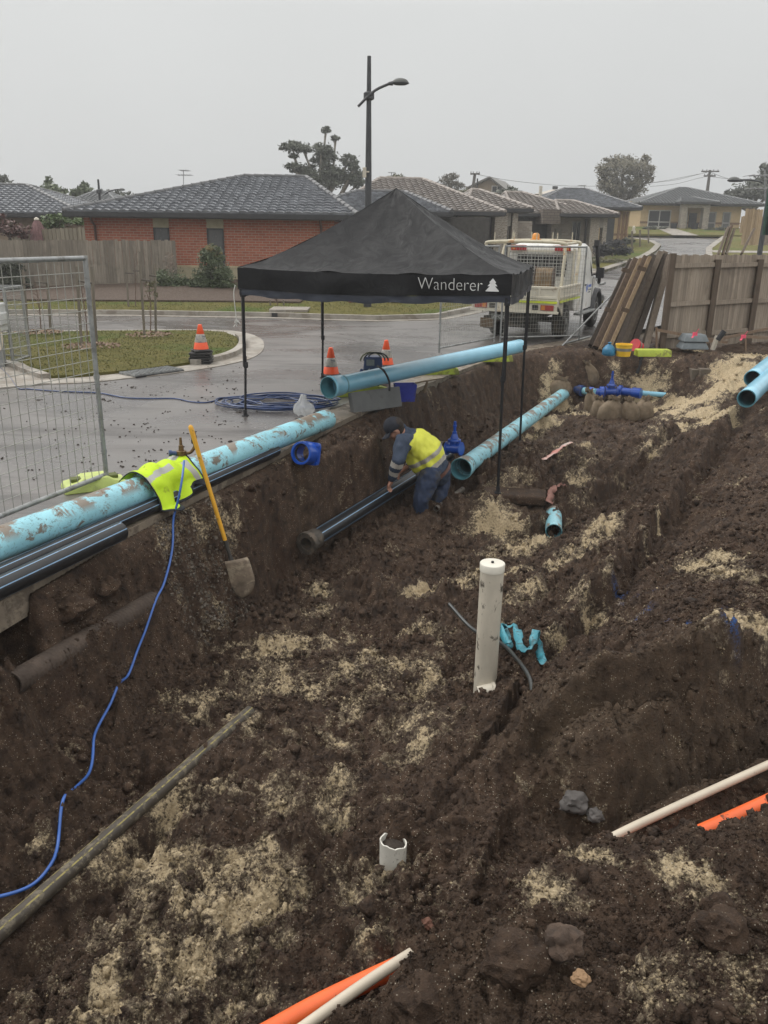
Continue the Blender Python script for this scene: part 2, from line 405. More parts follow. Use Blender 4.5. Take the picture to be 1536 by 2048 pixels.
CP = [ # px, py, height of the dug floor
 (300,1500,-.98),(0,1560,-.95),(0,1700,-.95),(450,1260,-1.02),(600,1125,-1.05),(700,1060,-1.02),(380,1330,-1.0),(200,1450,-1.0),
 (0,1890,-.97),(240,1680,-.97),(480,1440,-.95),(0,2040,-.92),(120,1800,-.97),
 (640,1300,-.88),(700,1450,-.82),(850,1300,-.92),(780,1560,-.75),(790,1690,-.68),(640,1600,-.78),(500,1700,-.80),(400,1800,-.78),
 (970,1400,-.86),(900,1160,-.95),(800,1180,-.95),(940,1250,-.95),(1000,1070,-.92),(890,1400,-.86),(1040,1230,-.84),
 (720,1110,-.98),(850,1060,-.96),(905,1040,-.92),(790,1070,-1.0),
 (960,990,-.86),(1012,955,-.62),(1100,985,-.82),(980,900,-.80),(1048,892,-.85),(1100,840,-.85),(1150,780,-.95),(1000,930,-.70),
 (940,950,-.86),(1060,1030,-.90),(1110,1085,-1.0),(1160,1060,-.80),(1180,1130,-.75),
 (1240,838,-.95),(1140,900,-.70),(1200,900,-.74),(1150,960,-.78),(1250,930,-.86),(1300,900,-.72),(1350,860,-.62),(1200,1000,-.86),
 (1100,790,-.98),(1180,785,-1.0),(1250,778,-1.0),(1330,790,-.75),(1400,790,-.55),(1420,830,-.52),(1350,835,-.70),(1440,740,-.18),(1536,720,.0),
 (1480,850,-.32),(1536,840,-.22),(1440,870,-.40),(1300,1030,-.66),(1380,960,-.50),(1460,900,-.35),(1536,960,-.18),(1240,1090,-.70),
 (1450,1060,-.32),(1350,1110,-.42),(1536,1120,-.15),(1260,1180,-.50),(1150,1240,-.62),(1100,1310,-.50),(1180,1300,-.35),(1400,1200,-.26),(1536,1220,-.12),
 (1250,1340,-.26),(1400,1340,-.16),(1500,1340,-.10),(1536,1300,-.08),(1320,1270,-.25),
 (1075,1370,-.42),(1100,1440,-.36),(1200,1440,-.20),(1310,1410,-.15),(1410,1375,-.12),(1500,1345,-.09),
 (1230,1665,-.66),(1320,1600,-.68),(1400,1560,-.70),(1536,1495,-.72),(1040,1590,-.66),(1100,1680,-.64),(1000,1700,-.62),(900,1640,-.66),
 (1000,1800,-.42),(1100,1745,-.38),(1230,1695,-.31),(1400,1700,-.27),(1536,1660,-.26),(1200,1880,-.16),(1500,1880,-.09),(900,1950,-.28),(1100,2040,-.04),
 (1500,2048,.07),(820,1930,-.52),(770,1960,-.62),(700,1990,-.66),(620,2048,-.68),(850,1820,-.60),(780,1850,-.66),(400,1950,-.76),(300,2040,-.74),(100,2048,-.84),
 (540,1850,-.76),(660,1880,-.70),(950,1540,-.74),(1000,1480,-.72)]
WP = [(0,0,.35),(1.5,0,.45),(3,0,.4),(-1.5,0,-.4),(-4,0,-.7),(1,1.2,.1),(2.5,1.4,.1),(3.5,2.2,.0),(6,2,-.05),(8,6,-.05),(9,10,-.05),(9,14,0),(9,18,.05),(6,6,-.08),(7,9,-.08),
      (4.2,3.4,-.1),(5,4.6,-.15),(3.4,5.2,-.72),(4.6,6.0,-.75),(0,1.6,-.5),(-1,1.5,-.75),(-2,2.5,-.95),(-4,3,-.9),(-6,4,-.9)]
cpx = []
for px, py, z in CP:
    p = A(px, py, z=z); cpx.append((p.x, p.y, z))
cpx += WP; cpx = np.array(cpx)
_n = len(cpx); _D = np.hypot(cpx[:, None, 0]-cpx[None, :, 0], cpx[:, None, 1]-cpx[None, :, 1])
_M = np.zeros((_n+1, _n+1)); _M[:_n, :_n] = _D - np.eye(_n)*.02; _M[:_n, _n] = 1; _M[_n, :_n] = 1
_w = np.linalg.solve(_M, np.append(cpx[:, 2], 0))
def floor_h(X, Y):
    r = np.full(X.shape, _w[-1])
    for i in range(_n): r = r + _w[i]*np.hypot(X-cpx[i, 0], Y-cpx[i, 1])
    return np.clip(r, -1.15, .5)
def vnoise(X, Y, s, seed=0):
    rs = np.random.RandomState(seed); G = rs.rand(256, 256)
    x = X/s+100.3; y = Y/s+100.7; i = np.floor(x).astype(int); j = np.floor(y).astype(int); fx = x-i; fy = y-j
    fx = fx*fx*fx*(fx*(fx*6-15)+10); fy = fy*fy*fy*(fy*(fy*6-15)+10)
    g = lambda a, b: G[a & 255, b & 255]
    return (g(i, j)*(1-fx)+g(i+1, j)*fx)*(1-fy)+(g(i, j+1)*(1-fx)+g(i+1, j+1)*fx)*fy - .5
def sst(a, b, x):
    t = np.clip((x-a)/(b-a), 0, 1); return t*t*(3-2*t)
# ledge width between kerb and cliff, and width of the cliff, by position along the kerb
LY = [0, 4.2, 5.2, 6.2, 7.0, 7.8, 8.8, 9.6, 10.3, 11.2, 12.7, 15.9, 18.4]
LW = [.04, .04, .04, .04, .08, .20, .40, .58, .36, .10, .04, .04, .05]
LC = [.6, .6, .55, .50, .30, .16, .12, .14, .35, .45, .5, .4, .4]
# far end of the pit
def far_top(X): return np.interp(X, [1.5, 3.0, 4.3, 5.2, 6.2, 7.5, 9.5], [15.9, 16.6, 17.0, 16.9, 16.4, 15.8, 15.4])
HOLES = [(A(795, 985, z=-1.4), .62, .95), (A(752, 925, z=-1.3), .42, .8), (A(850, 985, z=-1.3), .34, .52), (A(838, 1075, z=-1.45), .26, .52), (A(930, 985, z=-.95), .18, .22),
         (A(862, 1076, z=-1.45), .24, .52),
         (A(1110, 1092, z=-1.05), .16, .10), (A(10, 1470, z=-1.1), .22, .2), (A(400, 1480, z=-1.05), .12, .10), (A(985, 965, z=-.8), .22, .12)]
TRENCH = [(A(1255, 1672, z=-.66), A(1420, 1595, z=-.66), .12, -.72), (A(1420, 1595, z=-.66), A(1640, 1485, z=-.66), .14, -.74),
          (A(520, 2090, z=-.68), A(760, 1965, z=-.68), .12, -.74), (A(1255, 1672, z=-.66), A(1085, 1610, z=-.66), .06, -.68),
          (A(484, 1205, z=-1.0), A(612, 1095, z=-1.0), .10, -1.06), (A(612, 1095, z=-.98), A(760, 1000, z=-.98), .16, -1.04), (A(484, 1205, z=-1.0), A(330, 1310, z=-1.0), .10, -1.0), (A(330, 1310, z=-1.0), A(-60, 1530, z=-1.0), .06, -1.0)]
# where a pipe lies the soil is bedded to it: ends, half width, level below the pipe's line
BEDS = [(A(-60, 1925, z=-.93), A(500, 1418, z=-.93), .05, .0), (A(1640, 1482, z=-.60), A(1262, 1656, z=-.64), .05, 0), (A(1640, 1556, z=-.70), A(1400, 1668, z=-.71), .055, 0),
        (A(560, 2088, z=-.64), A(760, 1948, z=-.66), .06, 0), (A(500, 2085, z=-.71), A(735, 1964, z=-.73), .07, 0), (A(24, 1400, z=-.70), A(-80, 1480, z=-.74), .10, 0)]
SCARPS = [([A(x, y, z=-.5) for x, y in ((1480, 820), (1440, 880), (1330, 1010), (1270, 1110), (1150, 1240), (1060, 1340))][::-1], .36, .5),
          ([A(x, y, z=-.3) for x, y in ((1030, 1480), (1060, 1400), (1200, 1400), (1330, 1385), (1450, 1345), (1620, 1290))][::-1], -.34, .45),
          ([A(x, y, z=-.4) for x, y in ((820, 1890), (930, 1845), (1060, 1770), (1240, 1680), (1400, 1690), (1620, 1600))][::-1], .24, .4),
          ([A(x, y, z=-.9) for x, y in ((120, 1840), (330, 1640), (520, 1465), (620, 1420))][::-1], .12, .25),
          ([A(x, y, z=-.8) for x, y in ((930, 1010), (1050, 1035), (1160, 1010), (1250, 950), (1360, 880))][::-1], -.26, .4),
          ([A(x, y, z=-.85) for x, y in ((640, 1240), (760, 1210), (870, 1290), (860, 1380))][::-1], .10, .3)]
MOUNDS = [(A(870, 1330, z=-.9), .35, .05), (A(560, 1540, z=-.85), .4, .06), (A(1010, 1940, z=-.3), .20, .12), (A(860, 1960, z=-.4), .16, .10), (A(1090, 1900, z=-.3), .07, .07),
          (A(1420, 1830, z=-.25), .3, .06), (A(650, 870, z=-.1), .25, .05), (A(1130, 890, z=-.7), .8, .08), (A(1000, 1010, z=-.8), .35, .08), (A(1420, 1960, z=-.1), .25, .07),
          (A(200, 1210, z=-.3), .18, .10), (A(120, 1230, z=-.3), .22, .08)]
def pit_h(X, Y, detail=True):
    X = np.asarray(X, float); Y = np.asarray(Y, float)
    s, al = kdist(X, Y)
    fl = floor_h(X, Y)
    wob = vnoise(X, Y, .5, 1)*.14 + vnoise(X, Y, .17, 2)*.09
    lw = np.interp(al, LY, LW) + wob; cw = np.interp(al, LY, LC)
    for h, r, dep in HOLES:
        q = np.hypot(X-h.x, Y-h.y) + vnoise(X, Y, .2, 3)*.12
        fl = fl - dep*(1-sst(r*.55, r, q))
    for a, b, w, zc in TRENCH:
        dx, dy = b.x-a.x, b.y-a.y; t = np.clip(((X-a.x)*dx+(Y-a.y)*dy)/(dx*dx+dy*dy), 0, 1)
        q = np.hypot(X-a.x-dx*t, Y-a.y-dy*t)
        q = q + vnoise(X, Y, .15, 4)*.06
        cv = zc + np.clip(q-w, 0, 9)*2.6
        fl = np.minimum(fl, np.maximum(cv, zc))
    for pts, D, dec in SCARPS:
        bq = np.full(X.shape, 1e9); bs = np.ones(X.shape)
        for a, b in zip(pts[:-1], pts[1:]):
            dx, dy = b.x-a.x, b.y-a.y; L2 = dx*dx+dy*dy; t = np.clip(((X-a.x)*dx+(Y-a.y)*dy)/L2, 0, 1)
            ex = X-a.x-dx*t; ey = Y-a.y-dy*t; q = np.hypot(ex, ey); m = q < bq; bq = np.where(m, q, bq); bs = np.where(m, np.sign(dx*ey-dy*ex), bs)
        sd = bq*bs + vnoise(X, Y, .22, 61)*.12 + vnoise(X, Y, .6, 62)*.15
        e0 = np.minimum(np.hypot(X-pts[0].x, Y-pts[0].y), np.hypot(X-pts[-1].x, Y-pts[-1].y))
        fl = fl + D*(sst(-.05, .05, sd)-.5)*np.exp(-np.abs(sd)/dec)*sst(0, .35, e0)
    for h, r, up in MOUNDS:
        q = np.hypot(X-h.x, Y-h.y); fl = fl + up*np.exp(-(q/r)**2*1.5)
    top = -.05 - .05*np.clip(s, 0, 1) - .12*sst(.3, .9, s)
    k = sst(lw, lw+cw, s)
    # near left the bank falls in two steps
    st = sst(5.0, 6.5, al); k2 = k**.8
    z = top*(1-k2) + fl*k2
    ft = far_top(X) + wob*1.2
    zf = .02 + .04*vnoise(X, Y, .8, 9)
    kf = sst(ft-.55, ft, Y)
    # sand slope at the right far end is gentler
    z = z*(1-kf) + zf*kf
    z = np.where(s < 0, -.22, z)
    if detail:
        # turned soil: clods at several sizes; less on smooth sand
        rg = lambda sc, sd: np.abs(vnoise(X, Y, sc, sd))*2
        rough = .6 + .8*np.clip(vnoise(X, Y, 1.3, 31)+.5, 0, 1)
        wx = X + .12*vnoise(X, Y, .3, 41); wy = Y + .12*vnoise(X, Y, .3, 42)
        rg = lambda sc, sd: np.abs(vnoise(wx, wy, sc, sd))*2
        big = np.clip(vnoise(wx, wy, .34, 21)*3-.1, 0, 1)
        hn = .21*vnoise(X, Y, .9, 11) + .09*vnoise(wx, wy, .42, 12) - .07*np.clip(1-np.abs(vnoise(wx, wy, .7, 51))*9, 0, 1)*rough
        hn = hn + rough*(.075*vnoise(wx, wy, .2, 13) + .11*rg(.19, 17)*big + .075*rg(.085, 18) + .05*rg(.045, 19) + .026*rg(.024, 20)) - .09
        z = z + hn*sst(.0, .25, s)*(1-.5*kf)
        for a, b, w, o_ in BEDS:
            dx, dy = b.x-a.x, b.y-a.y; t = np.clip(((X-a.x)*dx+(Y-a.y)*dy)/(dx*dx+dy*dy), 0, 1)
            q = np.hypot(X-a.x-dx*t, Y-a.y-dy*t); k = 1-sst(w, w*2.6, q)
            z = z*(1-k) + (a.z+(b.z-a.z)*t + hn*.25)*k
    return z
def hgt(x, y, detail=True): return float(pit_h(np.array([x]), np.array([y]), detail)[0])
def P(px, py, dz=0.0):
    """where a photo ray meets the dug ground"""
    d = ray(px, py); ts = np.linspace(1.5, 26, 900)
    z = EYE+d.z*ts; h = pit_h(d.x*ts, d.y*ts, False); i = np.argmax(z < h)
    t = ts[i]; 
    return Vector((d.x*t, d.y*t, hgt(d.x*t, d.y*t, False)+dz))

OLD0 = A(24, 1368, z=-.40); OLD1 = P(306, 1188, -.065); BEDS.append((OLD0+(OLD1-OLD0)*.10+Vector((0, 0, .025)), OLD1+Vector((0, 0, .07)), .05, 0))
xs = np.concatenate([np.arange(-6, -3.2, .1), np.arange(-3.2, 2.6, .0145), np.arange(2.6, 9.6, .03)])
ys = [0.2]
while ys[-1] < 19.4: ys.append(ys[-1] + (.05 if ys[-1] < 1.6 else max(.0125, .003*ys[-1])))
ys = np.array(ys)
GX, GY = np.meshgrid(xs, ys); GZ = pit_h(GX, GY)
# sand lies in these places (photo position, radius in metres, strength)
SB = [(660,1185,.18,.9),(640,1215,.2,.7),(600,1240,.25,.6),(560,1290,.3,.8),(500,1370,.3,.8),(450,1350,.3,.6),(420,1400,.3,.7),(385,1440,.2,.8),(520,1420,.3,.6),(640,1290,.2,.7),
 (700,1330,.3,.8),(800,1320,.25,1.0),(860,1335,.2,1.0),(740,1310,.2,.8),(880,1270,.25,.8),(850,1180,.25,1.0),(920,1165,.3,.9),(990,1150,.3,.8),(820,1440,.3,.8),(850,1490,.22,1.0),(800,1500,.2,.9),
 (740,1390,.25,.7),(600,1370,.3,.6),(560,1480,.2,.5),(700,1480,.2,.5),(560,1550,.2,.5),(640,1640,.15,.7),(700,1555,.12,.7),(760,1620,.1,.4),
 (400,1590,.25,.8),(350,1610,.2,1.0),(330,1680,.25,.8),(260,1720,.25,1.0),(200,1740,.2,.9),(300,1760,.3,.8),(420,1780,.25,1.0),(480,1800,.22,1.2),(460,1740,.25,.8),(540,1700,.2,.7),(560,1620,.2,.5),
 (600,1760,.3,.8),(560,1830,.3,.9),(650,1850,.3,.8),(500,1900,.3,.9),(400,1900,.35,.9),(300,1900,.4,.9),(200,1850,.3,.8),(250,1980,.4,.9),(400,1990,.3,.9),(560,1960,.3,.8),(640,1920,.25,.8),(100,1950,.2,.8),(160,1800,.15,.7),
 (80,1710,.09,1.0),(60,1790,.08,.6),(120,1520,.08,.8),(700,1800,.25,.8),(740,1760,.2,.5),(720,1900,.15,.7),
 (1000,1060,.35,1.0),(1050,1090,.35,1.0),(980,1040,.3,.7),(1040,1150,.3,.9),(1100,1140,.3,1.0),(1150,1110,.25,1.0),(1200,1070,.25,.9),(1230,1050,.2,.8),(1160,1180,.25,.9),(1060,1200,.3,.8),(1110,1240,.15,.8),(960,1100,.25,.7),
 (1010,1250,.15,.6),(1210,1150,.2,.6),(1260,1070,.2,.5),(1290,1095,.15,.6),
 (1180,890,.3,.8),(1190,930,.4,.8),(1300,890,.3,.8),(1310,870,.3,.7),(1100,900,.35,.6),(1170,960,.25,.7),(1070,880,.25,.7),(1160,990,.2,.7),(1090,840,.35,1.0),(1130,812,.3,1.0),(1160,830,.4,.9),(1105,762,.3,.9),(1060,860,.3,.6),(1010,870,.3,.5),
 (1020,975,.3,.55),(980,980,.3,.5),(960,1000,.2,.5),
 (1330,800,.38,1.7),(1400,800,.4,1.8),(1450,780,.4,1.8),(1400,818,.35,1.7),(1350,822,.3,1.5),(1470,742,.45,1.7),(1510,712,.45,1.7),(1440,815,.3,1.6),(1295,792,.28,1.4),(1370,840,.25,1.3),(1400,700,.35,.8),(1230,775,.2,.7),
 (1430,1130,.25,1.0),(1380,1120,.2,.7),(1460,1150,.2,.9),(1500,1200,.2,.6),(1480,1245,.22,1.2),(1440,1255,.12,.7),(1520,1250,.15,1.0),(1320,1060,.1,.7),(1470,960,.15,.5),
 (1170,1720,.1,1.0),(1110,1790,.12,.9),(1140,1800,.1,.8),(1230,1740,.08,.6),(1350,1745,.09,.9),(1430,1760,.12,1.1),(1380,1700,.05,.6),(1190,1860,.1,.6),(1280,1890,.15,.55),(1350,1920,.12,.6),(1500,1960,.12,.6),(1440,1880,.2,.5),(1300,1960,.1,.5),(1080,1760,.07,.7),(900,1780,.12,.5),(960,1740,.1,.5),
 (110,1190,.08,.6),(290,1000,.1,.3),(280,1080,.05,.5),(290,1150,.15,.5)]
sand = np.full(GX.shape, .02)
for px, py, r, st in SB:
    c = P(px, py); q = ((GX-c.x)**2+(GY-c.y)**2)/(r*1.0)**2
    if py > 1650 and px < 720: st *= .78 if st < 1 else .95
    sand = np.maximum(sand, min(st, 1.8)*.70*np.exp(-q*.8))
_s, _al = kdist(GX, GY)
sand = sand*sst(.3, .6, _s)
for px, py, r in ((375, 1140, .28), (440, 1110, .25), (330, 1170, .2), (420, 1190, .25), (280, 1160, .1), (590, 900, .3), (555, 930, .2)):   # broken crushed rock in the bank
    q = A(px, py, z=-.6 if py > 1000 else -.1); sand = np.maximum(sand, .36*np.exp(-((GX-q.x)**2+(GY-q.y)**2)/r**2))
paint = np.zeros(GX.shape)
for px, py, r in ((1240,1205,0.062),(1258,1208,0.050),(1285,1222,0.050),(1305,1190,0.056),(1320,1188,0.043),(1340,1225,0.037),(1370,1232,0.037),(1410,1240,0.062),(1435,1248,0.068),(1460,1252,0.050),(1450,1215,0.050),(1500,1255,0.050)):
    c = P(px, py); paint = np.maximum(paint, 1.0*np.exp(-(((GX-c.x)/r)**2+((GY-c.y)/(r*.5))**2)))
clay = np.zeros(GX.shape)
for px, py, r, k in ((1120,1420,.35,1.2),(1250,1450,.35,1),(1350,1480,.35,1),(1450,1430,.4,.9),(1200,1540,.3,.8),(1320,1530,.3,.9),(1070,1500,.15,1),(1160,1480,.3,1),(1400,1400,.4,.8),(1050,1010,.3,.6),(1000,990,.3,.7),(600,1000,.2,.5),(1020,1960,.3,.4),(1290,1480,.3,1)):
    c = P(px, py); clay = np.maximum(clay, k*np.exp(-((GX-c.x)**2+(GY-c.y)**2)/r**2))
# sand is smoother and a little proud of the soil
nx, ny = len(xs), len(ys)
me = bpy.data.meshes.new('ground')
me.vertices.add(nx*ny); me.vertices.foreach_set('co', np.stack([GX, GY, GZ], -1).astype('f').ravel())
idx = np.arange(nx*ny).reshape(ny, nx)
quads = np.stack([idx[:-1, :-1], idx[:-1, 1:], idx[1:, 1:], idx[1:, :-1]], -1).reshape(-1, 4)
# no dirt sheet under the road, away from the kerb
sq = _s[:-1, :-1].reshape(-1); quads = quads[sq > -.6]
me.loops.add(len(quads)*4); me.loops.foreach_set('vertex_index', quads.astype('i').ravel())
me.polygons.add(len(quads)); me.polygons.foreach_set('loop_start', (np.arange(len(quads))*4).astype('i')); me.polygons.foreach_set('loop_total', np.full(len(quads), 4, 'i'))
me.update(calc_edges=True); me.validate()
for nm, arr in (('sand', sand), ('paint', paint), ('clay', clay)):
    a = me.attributes.new(nm, 'FLOAT', 'POINT'); a.data.foreach_set('value', arr.astype('f').ravel())
me.materials.append(SOIL); me.polygons.foreach_set('use_smooth', [True]*len(me.polygons))
o = bpy.data.objects.new('dug_ground', me); COL.objects.link(o); tag(o, 'dark churned soil and pale sand of the dug pit', None, None, 'structure')

# loose clods lying all over the dug soil
def clod_mesh(name, n, smin, smax, region, seed, pw=2.2, flt=None):
    rs = np.random.RandomState(seed)
    t = (1+5**.5)/2
    base = np.array([(-1,t,0),(1,t,0),(-1,-t,0),(1,-t,0),(0,-1,t),(0,1,t),(0,-1,-t),(0,1,-t),(t,0,-1),(t,0,1),(-t,0,-1),(-t,0,1)], float)/1.9
    tri = np.array([(0,11,5),(0,5,1),(0,1,7),(0,7,10),(0,10,11),(1,5,9),(5,11,4),(11,10,2),(10,7,6),(7,1,8),(3,9,4),(3,4,2),(3,2,6),(3,6,8),(3,8,9),(4,9,5),(2,4,11),(6,2,10),(8,6,7),(9,8,1)])
    x = rs.uniform(region[0], region[2], n*3); y = region[1]+(region[3]-region[1])*rs.rand(n*3)**1.5
    s, _ = kdist(x, y); cl = vnoise(x, y, .5, 77)+.5
    ok = (s > .12) & (rs.rand(n*3) < cl*1.3) & (np.abs(x) < y*.53+.5)
    x = x[ok][:n]; y = y[ok][:n]; n = len(x)
    sz = smin+(smax-smin)*rs.rand(n)**pw/1.0
    z = pit_h(x, y)
    V = base[None]*(1+rs.uniform(-.4, .4, (n, 12, 1)))*sz[:, None, None]*rs.uniform(.5, 1.2, (n, 1, 3))
    V[..., 0] += x[:, None]; V[..., 1] += y[:, None]; V[..., 2] += z[:, None]+sz[:, None]*.1
    m = bpy.data.meshes.new(name); m.vertices.add(n*12); m.vertices.foreach_set('co', V.astype('f').ravel())
    fi = (tri[None]+(np.arange(n)*12)[:, None, None]).reshape(-1, 3)
    m.loops.add(len(fi)*3); m.loops.foreach_set('vertex_index', fi.astype('i').ravel())
    m.polygons.add(len(fi)); m.polygons.foreach_set('loop_start', (np.arange(len(fi))*3).astype('i')); m.polygons.foreach_set('loop_total', np.full(len(fi), 3, 'i'))
    m.update(calc_edges=True)
    # each clod carries the soil or sand of its place
    ix = np.clip(np.searchsorted(xs, x), 0, nx-1); iy = np.clip(np.searchsorted(ys, y), 0, ny-1)
    for nm, arr in (('sand', sand), ('clay', clay)):
        a = m.attributes.new(nm, 'FLOAT', 'POINT'); a.data.foreach_set('value', np.repeat(arr[iy, ix]*1.0, 12).astype('f'))
    m.materials.append(SOIL)
    ob = bpy.data.objects.new(name, m); COL.objects.link(ob)
    return tag(ob, 'loose lumps and crumbs of soil lying all over the dug ground', None, None, 'stuff')
clod_mesh('soil_clods', 22000, .004, .034, (-3.5, 1.6, 5.5, 9), 3, 4.5)
clod_mesh('soil_clods', 5000, .010, .045, (-2.5, 7, 8, 17), 4, 4)
clod_mesh('soil_clods', 130, .03, .06, (-2.5, 2, 4, 9), 8, 3)
# gravel washed out of the bank beside the shovel
def gravel(name, centres, n, label):
    mb = MB()
    for i in range(n):
        c, r = rnd.choice(centres); a = rnd.uniform(0, 2*pi); q = r*sqrt(rnd.random()); x = c.x+cos(a)*q; y = c.y+sin(a)*q
        s = rnd.uniform(.006, .016); z = hgt(x, y)+s*.4
        mb.box((x, y, z), (s*rnd.uniform(1, 2), s*rnd.uniform(1, 2), s*1.3), Euler((rnd.uniform(0, 3), rnd.uniform(0, 3), rnd.uniform(0, 3))).to_matrix(), 0, .7)
    o = mb.build(name, mat('gravel_stone', (.13, .105, .08), .6, var=.6, scale=30), None, 50); tag(o, label, None, None, 'stuff')
# countless crumbs, too small to shape one by one
def crumbs(n, smin, smax, ymin, ymax, seed):
    rs = np.random.RandomState(seed); y = ymin+(ymax-ymin)*rs.rand(n)**1.6; x = rs.uniform(-1, 1, n)*(y*.56+.4); s_, _ = kdist(x, y); ok = s_ > .08; x = x[ok]; y = y[ok]; n = len(x)
    base = np.array([(1,0,0),(-1,0,0),(0,1,0),(0,-1,0),(0,0,1),(0,0,-1)], float); tri = np.array([(4,0,2),(4,2,1),(4,1,3),(4,3,0),(5,2,0),(5,1,2),(5,3,1),(5,0,3)])
    sz = smin+(smax-smin)*rs.rand(n)**2.5; V = base[None]*sz[:, None, None]*rs.uniform(.5, 1.2, (n, 6, 1)); th = rs.uniform(0, 6.28, n)
    vx = V[..., 0]*np.cos(th)[:, None]-V[..., 1]*np.sin(th)[:, None]; vy = V[..., 0]*np.sin(th)[:, None]+V[..., 1]*np.cos(th)[:, None]
    V[..., 0] = vx+x[:, None]; V[..., 1] = vy+y[:, None]; V[..., 2] += (pit_h(x, y)+sz*.2)[:, None]
    m = bpy.data.meshes.new('soil_crumbs'); m.vertices.add(n*6); m.vertices.foreach_set('co', V.astype('f').ravel()); fi = (tri[None]+(np.arange(n)*6)[:, None, None]).reshape(-1, 3)
    m.loops.add(len(fi)*3); m.loops.foreach_set('vertex_index', fi.astype('i').ravel()); m.polygons.add(len(fi)); m.polygons.foreach_set('loop_start', (np.arange(len(fi))*3).astype('i')); m.polygons.foreach_set('loop_total', np.full(len(fi), 3, 'i')); m.update(calc_edges=True)
    ix = np.clip(np.searchsorted(xs, x), 0, nx-1); iy = np.clip(np.searchsorted(ys, y), 0, ny-1)
    for nm, arr in (('sand', sand[iy, ix]+rs.uniform(-.3, .25, n)), ('clay', clay[iy, ix])):
        a = m.attributes.new(nm, 'FLOAT', 'POINT'); a.data.foreach_set('value', np.repeat(arr, 6).astype('f'))
    m.materials.append(SOIL); ob = bpy.data.objects.new('soil_crumbs', m); COL.objects.link(ob); tag(ob, 'fine crumbs of soil and sand covering the dug ground', None, None, 'stuff')
crumbs(150000, .0025, .011, 1.6, 6.5, 21); crumbs(60000, .005, .018, 5, 14, 22)
gravel('gravel', [(P(420, 1170), .25), (P(380, 1150), .25), (P(460, 1140), .2), (P(370, 1190), .2), (P(440, 1200), .25)], 800, 'small grey stones spilled from the bank beside the shovel')

# ================================================================== ROADS, KERBS, VERGES
def drape(name, poly, dz, m, thick=0.0, step=1.0, zf=zt, label=None, kind='structure', smooth=None):
    bm = bmesh.new(); vs = [bm.verts.new((p[0], p[1], 0)) for p in poly]
    f = bm.faces.new(vs)
    bmesh.ops.triangulate(bm, faces=bm.faces[:])
    bm.normal_update()
    for f in bm.faces:
        if f.normal.z < 0: f.normal_flip()
    if step:
        X = [p[0] for p in poly]; Y = [p[1] for p in poly]
        for ax, lo, hi in ((0, min(X), max(X)), (1, min(Y), max(Y))):
            c = math.ceil(lo/step)*step
            while c < hi:
                n = Vector((1, 0, 0)) if ax == 0 else Vector((0, 1, 0))
                bmesh.ops.bisect_plane(bm, geom=bm.verts[:]+bm.edges[:]+bm.faces[:], plane_co=n*c, plane_no=n, dist=1e-5)
                c += step
    for v in bm.verts: v.co.z = zf(v.co.x, v.co.y)+dz
    if thick:
        be = [e for e in bm.edges if e.is_boundary]
        r = bmesh.ops.extrude_edge_only(bm, edges=be)
        for v in r['geom']:
            if isinstance(v, bmesh.types.BMVert): v.co.z -= thick
    m2 = bpy.data.meshes.new(name); bm.to_mesh(m2); bm.free(); m2.materials.append(m)
    if smooth: m2.polygons.foreach_set('use_smooth', [True]*len(m2.polygons)); m2.set_sharp_from_angle(angle=radians(smooth))
    o = bpy.data.objects.new(name, m2); COL.objects.link(o)
    return tag(o, label, None, None, kind)
def off_line(pts, d):
    """shift a polyline sideways by d (positive = left of travel)"""
    out = []
    for i, p in enumerate(pts):
        a = Vector(pts[max(i-1, 0)][:2]); b = Vector(pts[min(i+1, len(pts)-1)][:2]); t = (b-a).normalized()
        out.append((p[0]-t.y*d, p[1]+t.x*d))
    return out
K0 = [tuple(p) for p in KA]; K1 = off_line(K0, .42)
# dirt sheet under everything outside the pit
bm = bmesh.new()
gx = [-500, -200, -100, -60, -40] + list(range(-30, 60, 2)) + [70, 90, 120, 180, 260, 500]
gx = sorted(set(gx + [-6, 9.5])); gy = sorted(set([-200, -100, -50, -20, -10, -5, .25] + list(range(20, 110, 2)) + [14, 17, 19.3, 140, 180, 260, 400, 700, 1200]))
vv = {}
def bv(x, y):
    if (x, y) not in vv: vv[(x, y)] = bm.verts.new((x, y, zt(x, y)-.12))
    return vv[(x, y)]
for i in range(len(gx)-1):
    for j in range(len(gy)-1):
        if gx[i] >= -6 and gx[i+1] <= 9.5 and gy[j] >= .25 and gy[j+1] <= 19.3: continue
        bm.faces.new([bv(gx[i], gy[j]), bv(gx[i+1], gy[j]), bv(gx[i+1], gy[j+1]), bv(gx[i], gy[j+1])])
m2 = bpy.data.meshes.new('ground'); bm.to_mesh(m2); bm.free()
DIRT = mat('bare_earth', (.10, .075, .05), .95, var=.5, scale=3, bump=1, bscale=15)
m2.materials.append(DIRT); o = bpy.data.objects.new('ground', m2); COL.objects.link(o); tag(o, None, None, None, 'structure')

